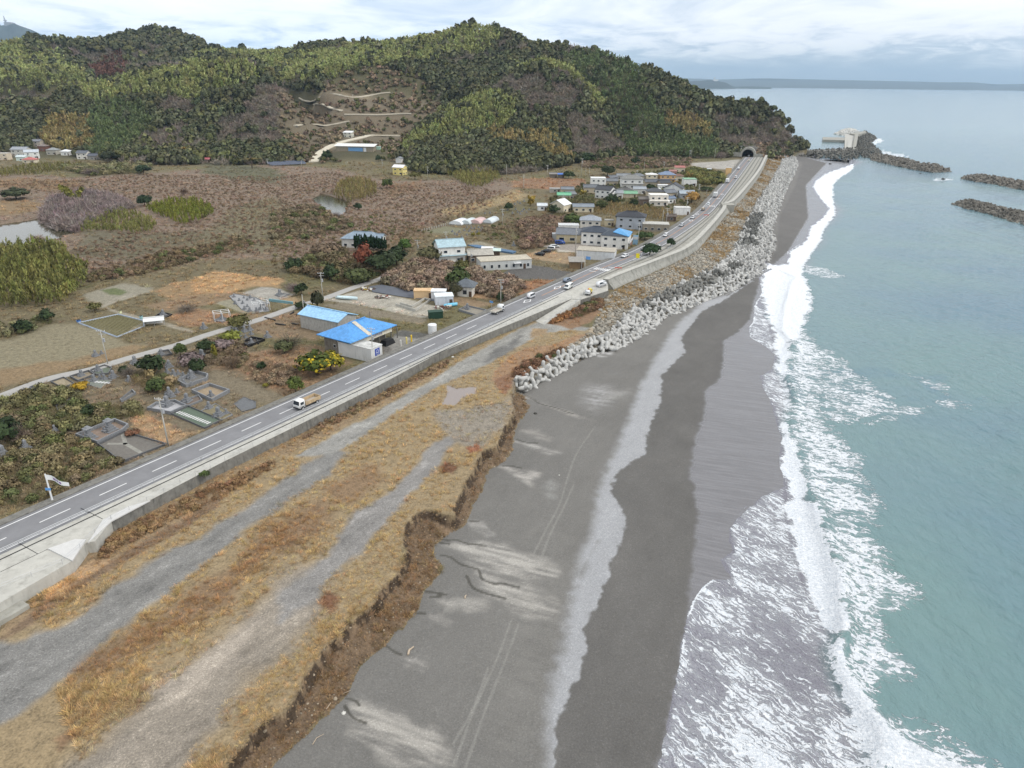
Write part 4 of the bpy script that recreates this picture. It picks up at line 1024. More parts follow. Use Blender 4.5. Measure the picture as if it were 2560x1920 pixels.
for s, w in (("A2 -40,1000 0,945 60,905 150,870 260,845 330,830 480,832", 6), ("A2 -150,780 0,778 100,765 180,745", 3.5), ("A2 -30,655 60,672 130,685", 4), ("A2 150,710 300,708 450,705 560,700", 4), ("A2 -120,592 0,592 150,592 300,590 430,570", 4)):
 HR.append(s); hill_road(s, w * 1.4, m_lane2)
# ---- tunnel mouth
td = rdir(740); ta = atan2(td[1], td[0]) - pi / 2
tun = empty('road_tunnel', (TUN.x, TUN.y, 7.0), ta, 'dark arched road tunnel mouth with a concrete portal at the foot of the wooded headland', 'tunnel')
R_ = 5.6; bm = bmesh.new()
arc = [(R_ * cos(t), 1.6 + R_ * sin(t)) for t in np.linspace(0, pi, 15)]; arc = [(R_, -.3)] + arc + [(-R_, -.3)]
outr = [(7.6, -.3), (7.6, 3)] + [(7.4 * cos(t), 2.2 + 7.0 * sin(t)) for t in np.linspace(.15, pi - .15, 13)] + [(-7.6, 3), (-7.6, -.3)]
f1 = [bm.verts.new((x, 0, z)) for x, z in arc]; f2 = [bm.verts.new((x, 0, z)) for x, z in outr]
for i in range(len(arc) - 1): bm.faces.new((f1[i], f1[i + 1], f2[i + 1], f2[i]))
ext = bmesh.ops.extrude_face_region(bm, geom=bm.faces[:]); bmesh.ops.translate(bm, verts=[v for v in ext['geom'] if isinstance(v, bmesh.types.BMVert)], vec=(0, 7, 0))
bmesh.ops.recalc_face_normals(bm, faces=bm.faces); obj('portal', bm, m_conc, tun)
bm = bmesh.new(); g1_ = [bm.verts.new((x, .5, z)) for x, z in arc]; g2_ = [bm.verts.new((x, 60, z)) for x, z in arc]
for i in range(len(arc) - 1): bm.faces.new((g1_[i], g1_[i + 1], g2_[i + 1], g2_[i]))
bm.faces.new(g2_); obj('bore', bm, mat('tunnel_lining', (92, 90, 86), .9), tun)
bm = bmesh.new(); box(bm, (-11, .6, -.3), (7, .6, 4)); box(bm, (11, .6, -.3), (7, .6, 3.4)); obj('wing_wall', bm, m_conc, tun)
# ---- harbour mole, its arms, quay
def slab_thing(name, pix, z0, z1, m_, label, cat, zpix=None):
 P = tr(pix, zpix if zpix is not None else z1); c = P.mean(0); bm = bmesh.new(); slab_bm(bm, P - c, z0 - 0.0, z1)
 o = obj(name, bm, m_); o.location = (c[0], c[1], 0); return tag(o, label, cat)
slab_thing('jetty', "A3 975,842 1115,845 1115,862 975,858", -4, 3.2, m_conc, 'short concrete harbour arm reaching left from the mole', 'harbour wall')
slab_thing('jetty', "A3 792,866 886,868 886,886 792,884", -4, 3.0, m_conc, 'detached concrete harbour arm close under the wooded headland', 'harbour wall')
mole = empty('harbour_mole', (*at('A3', 1140, 870, 3).xy, 0), 0, 'concrete mole with a raised parapet running out into the sea beyond the beach', 'harbour mole')
P_ = tr("A3 1112,826 1185,818 1168,912 1110,914", 3.5); bm = bmesh.new(); slab_bm(bm, P_, -4, 3.5); child(obj('deck', bm, m_concl), mole)
P_ = tr("A3 1140,820 1235,805 1245,812 1195,826 1178,914 1160,914 1172,826", 5.5); bm = bmesh.new(); slab_bm(bm, P_, -4, 5.5); child(obj('parapet', bm, m_conc), mole)
P_ = tr("A3 1132,866 1156,864 1152,908 1122,910", 3.6); bm = bmesh.new(); slab_bm(bm, P_, 3.5, 4.3); child(obj('loading_platform', bm, mat('bright_concrete', (178, 177, 170), .85, var=.1)), mole)
slab_thing('quay_wall', "A3 800,918 1000,920 1165,910 1168,918 1000,930 800,928", -4, 4.6, m_concd, 'long dark quay wall closing the harbour behind the block mound', 'quay wall')
# ================================================================ SCATTER: many small pieces merged by numpy
def rot_mats(rx, ry, rz):
 cx, sx_, cy, sy_, cz, sz_ = np.cos(rx), np.sin(rx), np.cos(ry), np.sin(ry), np.cos(rz), np.sin(rz)
 M = np.empty((len(rz), 3, 3))
 M[:, 0, 0] = cz * cy; M[:, 0, 1] = cz * sy_ * sx_ - sz_ * cx; M[:, 0, 2] = cz * sy_ * cx + sz_ * sx_
 M[:, 1, 0] = sz_ * cy; M[:, 1, 1] = sz_ * sy_ * sx_ + cz * cx; M[:, 1, 2] = sz_ * sy_ * cx - cz * sx_
 M[:, 2, 0] = -sy_; M[:, 2, 1] = cy * sx_; M[:, 2, 2] = cy * cx
 return M
def scatter(name, temps, P, scale, rot, mat_, cols=None, smooth_sh=False, kind='stuff', label=None, cat=None):
 """temps: list of (V, F[, per-vertex shade]); P Nx3; scale N or Nx3; rot (rx, ry, rz) arrays"""
 n = len(P); which = rng.integers(0, len(temps), n)
 Vs, Fs, Cs, Rs = [], [], [], []; base = 0
 scale = np.asarray(scale, float)
 if scale.ndim == 1: scale = np.repeat(scale[:, None], 3, 1)
 M = rot_mats(*rot)
 for k, T in enumerate(temps):
  m = np.where(which == k)[0]
  if not len(m): continue
  V_, F_ = T[0], T[1]
  X = V_[None] * scale[m][:, None, :]
  X = np.einsum('nij,nvj->nvi', M[m], X) + P[m][:, None, :]
  Vs.append(X.reshape(-1, 3))
  Fs.append((F_[None] + (base + np.arange(len(m)) * len(V_))[:, None, None]).reshape(-1, F_.shape[1])); base += len(m) * len(V_)
  sh = T[2] if len(T) > 2 else np.ones(len(V_))
  c = (cols[m] if cols is not None else np.ones((len(m), 3)))
  Cs.append((c[:, None, :] * sh[None, :, None]).reshape(-1, 3))
 o = np_mesh(name, np.vstack(Vs), np.vstack(Fs), mat_, smooth_sh, None, {'tone': np.vstack(Cs)})
 if kind: o['kind'] = kind
 return tag(o, label, cat)
def tone_mat(name, rough=.85, trans=0.0, nscale=0.0, amt=.3, bump=0.0):
 m = bpy.data.materials.new(name); m.use_nodes = True; N = NT(m.node_tree)
 c = N.n('ShaderNodeAttribute', attribute_name='tone').outputs['Color']
 if nscale:
  ps_ = N.n('ShaderNodeNewGeometry').outputs['Position']
  c = N.mix(1.0, c, N.ramp(N.noise(ps_, nscale, 4, .6), [(.3, 1 - amt), (.7, 1 + amt)]), 'MULTIPLY')
 b = N.n('ShaderNodeBsdfPrincipled', {'Base Color': c, 'Roughness': rough, 'Specular IOR Level': .15})
 if bump:
  bp_ = N.n('ShaderNodeBump', {'Height': N.noise(ps_, nscale * 3, 4, .6), 'Strength': bump, 'Distance': .2}); N.link(bp_.outputs[0], b.inputs['Normal'])
 N.n('ShaderNodeOutputMaterial', {0: b.outputs[0]})
 return m
def poisson(poly, n_try, dmin, seed=0, dens=None):
 """blue-noise points in a polygon by dart throwing on a hash grid"""
 r = np.random.default_rng(seed); lo = poly.min(0); hi = poly.max(0)
 q = lo + r.random((n_try, 2)) * (hi - lo); q = q[inside(q[:, 0], q[:, 1], poly)]
 g_ = {}; out = []
 for p in q:
  d = dmin(p) if callable(dmin) else dmin
  i, j = int(p[0] // d), int(p[1] // d) ; ok = True
  key0 = (round(d, 2))
  for a in (-1, 0, 1):
   for b in (-1, 0, 1):
    for o in g_.get((i + a, j + b), ()):
     if (o[0] - p[0]) ** 2 + (o[1] - p[1]) ** 2 < d * d: ok = False; break
    if not ok: break
   if not ok: break
  if ok:
   g_.setdefault((i, j), []).append(p); out.append(p)
 return np.array(out)
# ---- tetrapods
def tetrapod_bm(seg=10):
 bm = bmesh.new()
 dirs = [Vector((0, 0, 1))] + [Vector((sin(radians(109.5)) * cos(a), sin(radians(109.5)) * sin(a), cos(radians(109.5)))) for a in (0, 2 * pi / 3, 4 * pi / 3)]
 for d in dirs:
  q = d.to_track_quat('Z', 'Y').to_matrix(); rings = []
  for (h, r) in ((0.0, .38), (.3, .42), (1.05, .29), (1.16, .22), (1.18, 0.0)):
   if r == 0: rings.append([bm.verts.new(q @ Vector((0, 0, h)))]); continue
   rings.append([bm.verts.new(q @ Vector((r * cos(2 * pi * i / seg), r * sin(2 * pi * i / seg), h))) for i in range(seg)])
  for a, b in zip(rings[:-1], rings[1:]):
   for i in range(seg):
    j = (i + 1) % seg
    bm.faces.new((a[i], a[j], b[j], b[i]) if len(b) > 1 else (a[i], a[j], b[0]))
 return bm
def bm_np(bm, tri=True):
 bmesh.ops.triangulate(bm, faces=bm.faces); bm.verts.ensure_lookup_table()
 V_ = np.array([v.co[:] for v in bm.verts]); F_ = np.array([[v.index for v in f.verts] for f in bm.faces]); bm.free(); return V_, F_
m_tet = mat('block_concrete', (184, 183, 179), .92, var=.16, nscale=.8, bump=.25, bscale=3, dirt=(128, 127, 122))
m_tetd = mat('weathered_block', (128, 127, 122), .92, var=.25, nscale=.9, bump=.3, bscale=3, dirt=(84, 84, 82))
def bank_frac(p):
 d1 = seg_dist(p[:, 0], p[:, 1], bank_in); d2 = seg_dist(p[:, 0], p[:, 1], bank_out); return d2 / (d1 + d2 + 1e-6), d2
pts = poisson(bank_poly, 700000, 1.5, 5); pts = np.vstack([pts[pts[:, 1] < 232], (lambda q: q[q[:, 1] >= 232])(poisson(bank_poly, 600000, 1.95, 6))])
fr, d2 = bank_frac(pts)
lim = np.interp(pts[:, 1], [150, 185, 200, 230, 260, 300, 420, 800], [.99, .97, .60, .52, .52, .54, .52, .50])
tsel = fr < lim
tp = pts[tsel]; tfr = fr[tsel]
tz = gz(tp[:, 0], tp[:, 1])
order = np.argsort(tp[:, 0] ** 2 + tp[:, 1] ** 2); tp, tz, tfr = tp[order], tz[order], tfr[order]
dark = (np.abs(tfr - .38) < .13) & (tp[:, 1] > 235) & (tp[:, 1] < 430) & (fbm(tp[:, 0], tp[:, 1], 14, 2) > .38)
NT_IND = 298
tmesh = tmeshd = None
bm = tetrapod_bm(); me_ = bpy.data.meshes.new('tetrapod'); bm.to_mesh(me_); bm.free(); me_.materials.append(m_tet)
me_d = me_.copy(); me_d.materials.clear(); me_d.materials.append(m_tetd)
for me__ in (me_, me_d):
 for p in me__.polygons: p.use_smooth = True
def tet_label(i, f, y, dk):
 if dk: return 'dark weathered tetrapod in the stained middle of the heap below the tall wall', 'dark weathered tetrapods'
 if y < 166: return 'pale clean tetrapod at the near tip of the heap beside the eroded cliff', 'tetrapods at the near tip'
 if y < 182: return 'pale tetrapod piled under brown bushes in the narrow near arm of the heap', 'tetrapods under the brown bushes'
 if f < .22: return 'pale tetrapod in the front row standing on sand at the heap foot', 'front row tetrapods on the sand'
 if f > .5: return 'pale grey tetrapod on the upper side of the heap beside the rubble', 'upper tetrapods beside the rubble'
 return 'pale grey tetrapod jumbled in the wide middle of the heap below the vans', 'tetrapods in the wide heap'
for i in range(min(NT_IND, len(tp))):
 dk = bool(dark[i]); o = bpy.data.objects.new('tetrapod', me_d if dk else me_); COL.objects.link(o)
 layer = rng.random()
 s = rng.uniform(1.3, 1.6)
 zoff = .55 + (.9 if (layer > .6 and .12 < tfr[i] < .9) else 0)
 o.location = (tp[i, 0], tp[i, 1], tz[i] + zoff); o.scale = (s, s, s)
 o.rotation_euler = (rng.uniform(-.5, .5) + (pi if rng.random() < .3 else 0), rng.uniform(-.5, .5), rng.uniform(0, 6.3))
 l, g = tet_label(i, tfr[i], tp[i, 1], dk); tag(o, l, 'tetrapod', g)
Vt, Ft = bm_np(tetrapod_bm(7))
rest = slice(NT_IND, None); n = len(tp[rest])
m_toneb = tone_mat('block_tones', .92, nscale=.8, amt=.22, bump=.3)
cl_ = np.where(dark[rest][:, None], np.array(lin(112, 112, 108)), np.array(lin(184, 183, 179))) * rng.uniform(.62, 1.12, (n, 1))
cl_ *= np.where(tfr[rest][:, None] > .62, .66, 1.0)
scatter('tetrapod_heap', [(Vt, Ft)], np.c_[tp[rest], tz[rest] + .5 + rng.random(n) * .9], rng.uniform(1.4, 1.75, n),
  (rng.uniform(-.6, .6, n), rng.uniform(-.6, .6, n), rng.uniform(0, 6.3, n)), m_toneb, cl_, True, 'stuff', 'far stretch of the grey tetrapod heap below the tall sea wall', 'tetrapods')
# ---- rubble
def rock_np(seed, sub=1):
 bm = bmesh.new(); bmesh.ops.create_icosphere(bm, subdivisions=sub, radius=1.0); r = random.Random(seed)
 for v in bm.verts: v.co = Vector((v.co.x * r.uniform(.75, 1.2), v.co.y * r.uniform(.7, 1.1), v.co.z * r.uniform(.5, .9)))
 return bm_np(bm)
rocks = [rock_np(i) for i in range(6)]
rp = poisson(bank_poly, 900000, 1.0, 9); f2_, _ = bank_frac(rp)
lim2 = np.interp(rp[:, 1], [150, 185, 200, 230, 260, 300, 420, 800], [.99, .97, .60, .52, .52, .54, .52, .50])
grassy = fbm(rp[:, 0], rp[:, 1], 9, 3) > np.interp(rp[:, 1], [200, 300, 500, 800], [.64, .68, .62, .50])
rp = rp[(f2_ > lim2 - .12) & ~grassy]
n = len(rp); cl_ = np.array(lin(150, 145, 134)) * rng.uniform(.65, 1.2, (n, 1)) * np.where(rng.random((n, 1)) < .2, np.array((1.05, .95, .85)), 1.0)
m_rock = tone_mat('rubble_tones', .95, nscale=1.4, amt=.25, bump=.3)
scatter('rubble', rocks, np.c_[rp, gz(rp[:, 0], rp[:, 1]) + .12], rng.uniform(.5, 1.05, n), (rng.uniform(-.4, .4, n), rng.uniform(-.4, .4, n), rng.uniform(0, 6.3, n)),
  m_rock, cl_, False, 'stuff', 'brownish rubble armour between the tall sea wall and the tetrapods', 'rubble')
q = poisson(cliff_poly, 90000, .36, 31); n = len(q)
scatter('earth_clods', rocks, np.c_[q, gz(q[:, 0], q[:, 1]) + .02], rng.uniform(.05, .2, n) * (1 + (rng.random(n) < .05)), (rng.uniform(-.6, .6, n), rng.uniform(-.6, .6, n), rng.uniform(0, 6.3, n)), m_rock, np.where(rng.random((n, 1)) < .12, np.array(lin(150, 138, 120)), np.array(lin(128, 108, 84))) * rng.uniform(.6, 1.2, (n, 1)), False, 'stuff', 'loose earth clods and stones down the eroded cliff face', 'clods')
# ---- block mounds of the harbour and the detached breakwaters
def mound(name, pix, z, dm, hmax, label, tone, seed, sc=(1.6, 2.3)):
 P = tr(pix, z); p = poisson(P, 9000, dm, seed); s = sdist(p[:, 0], p[:, 1], P, 5); n = len(p)
 zz_ = -.4 + np.minimum(1, s / np.percentile(s, 85)) * hmax
 p2 = np.vstack([np.c_[p, zz_]]); c = np.array(lin(*tone)) * rng.uniform(.7, 1.2, (n, 1))
 return scatter(name, [(Vt, Ft), rocks[0], (Vt, Ft)], p2, rng.uniform(*sc, n), (rng.uniform(-.7, .7, n), rng.uniform(-.7, .7, n), rng.uniform(0, 6.3, n)), m_toneb, c, False, 'stuff', label, 'breakwater')
mound('block_mound', "A3 820,935 1000,928 1170,918 1185,820 1235,806 1300,838 1300,855 1275,880 1330,930 1340,950 1250,965 1100,985 1000,970 830,965", 0.5, 3.2, 4.0, 'big dark mound of concrete blocks armouring the outer side of the harbour mole', (104, 102, 96), 1, (2.0, 2.9))
mound('block_mound', "A3 1045,822 1090,800 1160,798 1200,806 1140,818 1110,832", 0.5, 3.0, 3.2, 'pale mound of new blocks at the seaward head of the mole', (206, 204, 198), 2, (1.8, 2.5))
mound('breakwater', "A3 1250,962 1300,956 1400,972 1560,1005 1600,1025 1660,1018 1750,1045 1756,1058 1640,1060 1500,1038 1380,1010 1280,985", 0, 2.6, 3.4, 'long low breakwater of piled blocks running out from the mole mound', (116, 112, 104), 3, (2.0, 2.9))
mound('breakwater', "A3 1832,1098 1880,1082 1980,1095 2100,1110 2212,1130 2300,1150 2300,1190 2212,1172 2080,1145 1950,1120 1850,1106", 0, 2.3, 3.0, 'detached offshore breakwater of blocks at the right edge, the farther of the two', (118, 113, 105), 4, (1.8, 2.5))
mound('breakwater', "D 2057,441 2080,433 2120,440 2212,462 2290,478 2290,505 2212,487 2140,463 2080,450", 0, 1.9, 2.6, 'detached offshore breakwater of blocks at the right edge, the nearer of the two', (112, 108, 100), 5, (1.4, 2.0))
# ================================================================ THINGS
def m_paint(n, rgb, rough=.4, var=.06): return mat('paint_' + n, rgb, rough, var=var, nscale=1.0, spec=.4)
m_glass = mat('window_glass', (44, 52, 60), .12, var=.2, spec=.6)
m_white = m_paint('white', (216, 217, 216), .5); m_black = m_paint('black', (28, 28, 30)); m_tyre = mat('tyre', (30, 30, 30), .9)
WALLS = {}
def wall_mat(rgb): return mat('render_%d_%d_%d' % rgb, rgb, .85, var=.1, nscale=.7, dirt=tuple(int(c * .78) for c in rgb))
def roof_mat(rgb, kind='tile'):
 n = 'roof_%s_%d_%d_%d' % (kind, *rgb)
 if n in MATS: return MATS[n]
 m = bpy.data.materials.new(n); m.use_nodes = True; MATS[n] = m; N = NT(m.node_tree); c = lin(*rgb)
 tc_ = N.n('ShaderNodeTexCoord').outputs['Object']
 w = N.n('ShaderNodeTexWave', {'Vector': tc_, 'Scale': 1.6 if kind == 'tile' else 1.0, 'Distortion': .3}, wave_type='BANDS', bands_direction='Y' if kind == 'tile' else 'X').outputs['Fac']
 nz = N.noise(tc_, 1.1, 5, .65)
 col_ = N.mix(N.maprange(nz, .3, .7), tuple(x * .72 for x in c), tuple(min(1, x * 1.22) for x in c))
 col_ = N.mix(N.math('MULTIPLY', N.maprange(w, .0, .35, 1, 0), .35), col_, tuple(x * .55 for x in c))
 b = N.n('ShaderNodeBsdfPrincipled', {'Base Color': col_, 'Roughness': .55 if kind == 'tile' else .45, 'Specular IOR Level': .35})
 bp_ = N.n('ShaderNodeBump', {'Height': w, 'Strength': .35, 'Distance': .1}); N.link(bp_.outputs[0], b.inputs['Normal'])
 N.n('ShaderNodeOutputMaterial', {0: b.outputs[0]}); return m
def roof_bm(w, d, z, rise, kind, over=.5, th=.16, ox=0, oy=0):
 bm = bmesh.new(); W2, D2 = w / 2 + over, d / 2 + over
 if kind == 'flat':
  box(bm, (ox, oy, z), (w + over * .5, d + over * .5, .3)); return bm
 if kind == 'shed':
  P = [(-W2, -D2, z), (W2, -D2, z), (W2, D2, z + rise), (-W2, D2, z + rise)]; fs = [(0, 1, 2, 3)]
 elif kind == 'gable':            # ridge along x
  P = [(-W2, -D2, z), (W2, -D2, z), (W2, D2, z), (-W2, D2, z), (-W2, 0, z + rise), (W2, 0, z + rise)]; fs = [(0, 1, 5, 4), (2, 3, 4, 5)]
 elif kind == 'hip':
  rx = max(.2, W2 - D2 * .95)
  P = [(-W2, -D2, z), (W2, -D2, z), (W2, D2, z), (-W2, D2, z), (-rx, 0, z + rise), (rx, 0, z + rise)]; fs = [(0, 1, 5, 4), (2, 3, 4, 5), (1, 2, 5), (3, 0, 4)]
 elif kind == 'arch':             # barrel along x
  P = []; fs = []; n = 9
  for i in range(n):
   t = pi * i / (n - 1); P += [(-W2, -D2 * cos(t), z + rise * sin(t)), (W2, -D2 * cos(t), z + rise * sin(t))]
  fs = [(2 * i, 2 * i + 1, 2 * i + 3, 2 * i + 2) for i in range(n - 1)]
 v = [bm.verts.new((a + ox, b + oy, c)) for a, b, c in P]; f = [bm.faces.new([v[i] for i in q]) for q in fs]
 ex = bmesh.ops.extrude_face_region(bm, geom=f); bmesh.ops.translate(bm, verts=[q for q in ex['geom'] if isinstance(q, bmesh.types.BMVert)], vec=(0, 0, th))
 bmesh.ops.recalc_face_normals(bm, faces=bm.faces)
 if kind in ('gable', 'hip'):     # ridge tiles
  rx = W2 if kind == 'gable' else max(.2, W2 - D2 * .95); box(bm, (ox, oy, z + rise + th - .03), (2 * rx, .35, .22))
 return bm
def gable_ends(bm, w, d, z, rise, ox=0, oy=0):
 for s in (-1, 1):
  x = s * (w / 2 - .02) + ox; a = [bm.verts.new(p) for p in ((x, -d / 2 + oy, z), (x, d / 2 + oy, z), (x, oy, z + rise * .92))]; bm.faces.new(a)
def windows(root, w, d, floors, fh, z0=0, sides=('f', 'r'), ww=1.5, wh=1.1, gap=3.0, ox=0, oy=0, sub_=True, frame=None, sill=.95):
 fm = frame or m_white
 for fl in range(floors):
  for sd_ in sides:
   L = w if sd_ in 'fb' else d; n = max(1, int((L - 1.0) / gap))
   for k in range(n):
    t = (k - (n - 1) / 2) * (L / n); z = z0 + fl * fh + sill
    bm = bmesh.new()
    if sd_ == 'f': c = (ox + t, oy - d / 2 - .02, z); S = (ww, .12, wh)
    elif sd_ == 'b': c = (ox + t, oy + d / 2 + .02, z); S = (ww, .12, wh)
    else: c = (ox + (w / 2 + .02) * (1 if sd_ == 'r' else -1), oy + t, z); S = (.12, ww, wh)
    box(bm, (0, 0, 0), S); o = obj('window', bm, fm, root); o.location = c
    bm = bmesh.new()
    if sd_ in 'fb': box(bm, (0, (-.05 if sd_ == 'f' else .05), .08), (ww - .16, .08, wh - .16))
    else: box(bm, ((.05 if sd_ == 'r' else -.05), 0, .08), (.08, ww - .16, wh - .16))
    obj('pane', bm, m_glass, o)
def house(crop, x, y, w, d, h, label, wall=(214, 212, 205), roof=(92, 96, 102), rk='gable', rise=None, rz=0.0, floors=None, name='house', cat='house', win=('f', 'r'), rkind='tile', wins=None,
   wing=None, door=True, over=.5, group=None, lower=False, gap=3.0, ww=1.5, wh=1.1, base=.35):
 p = on(crop, x, y); floors = floors or (2 if h > 4.6 else 1)
 off = Matrix.Rotation(rz, 3, 'Z') @ Vector((0, d / 2, 0))
 zb = min(gz1(p.x, p.y), gz1(p.x + 2 * off.x, p.y + 2 * off.y), gz1(p.x + w / 2, p.y), gz1(p.x - w / 2, p.y)) - .1
 root = empty(name, (p.x + off.x, p.y + off.y, zb), rz, label, cat, group); h = h + max(0, p.z - zb) * .6
 rise = rise if rise is not None else (0 if rk == 'flat' else min(w, d) * .24)
 bm = bmesh.new(); box(bm, (0, 0, -.5), (w, d, h + .5))
 if rk == 'gable': gable_ends(bm, w, d, h, rise)
 if wing:
  wx, wy, ww_, wd, wh_ = wing[:5]; box(bm, (wx, wy, -.5), (ww_, wd, wh_ + .5))
  if wing[5] == 'gable': gable_ends(bm, ww_, wd, wh_, ww_ * .2, wx, wy)
 obj('wall', bm, wall_mat(wall), root)
 r = obj('roof', roof_bm(w, d, h, rise, rk, over), roof_mat(roof, rkind), root)
 if wing:
  obj('roof', roof_bm(wing[2], wing[3], wing[4], min(wing[2], wing[3]) * .22, wing[5], over * .8, .16, wing[0], wing[1]), roof_mat(wing[6] if len(wing) > 6 else roof, rkind), root)
 if lower:                        # pent roof between the storeys
  bm = bmesh.new(); zl = h / 2 - .1
  box(bm, (0, -d / 2 - .5, zl), (w + 1.6, 1.2, .22), 0, .93); box(bm, (w / 2 + .5, 0, zl), (1.2, d, .22), 0, .93); obj('pent_roof', bm, roof_mat(roof, rkind), root)
 if win: windows(root, w, d, floors, h / floors, 0, win, ww, wh, gap)
 if door:
  bm = bmesh.new(); box(bm, (0, 0, 0), (1.0, .1, 2.0)); o = obj('door', bm, mat('door_brown', (84, 66, 52), .6), root); o.location = (w * .36, -d / 2 - .04, .1)
 return root
G8 = 'village houses beside the coast road'
grey, dgrey, lgrey, white_, cream, beige = (104, 108, 113), (64, 66, 70), (150, 154, 158), (222, 222, 218), (212, 202, 178), (190, 178, 156)
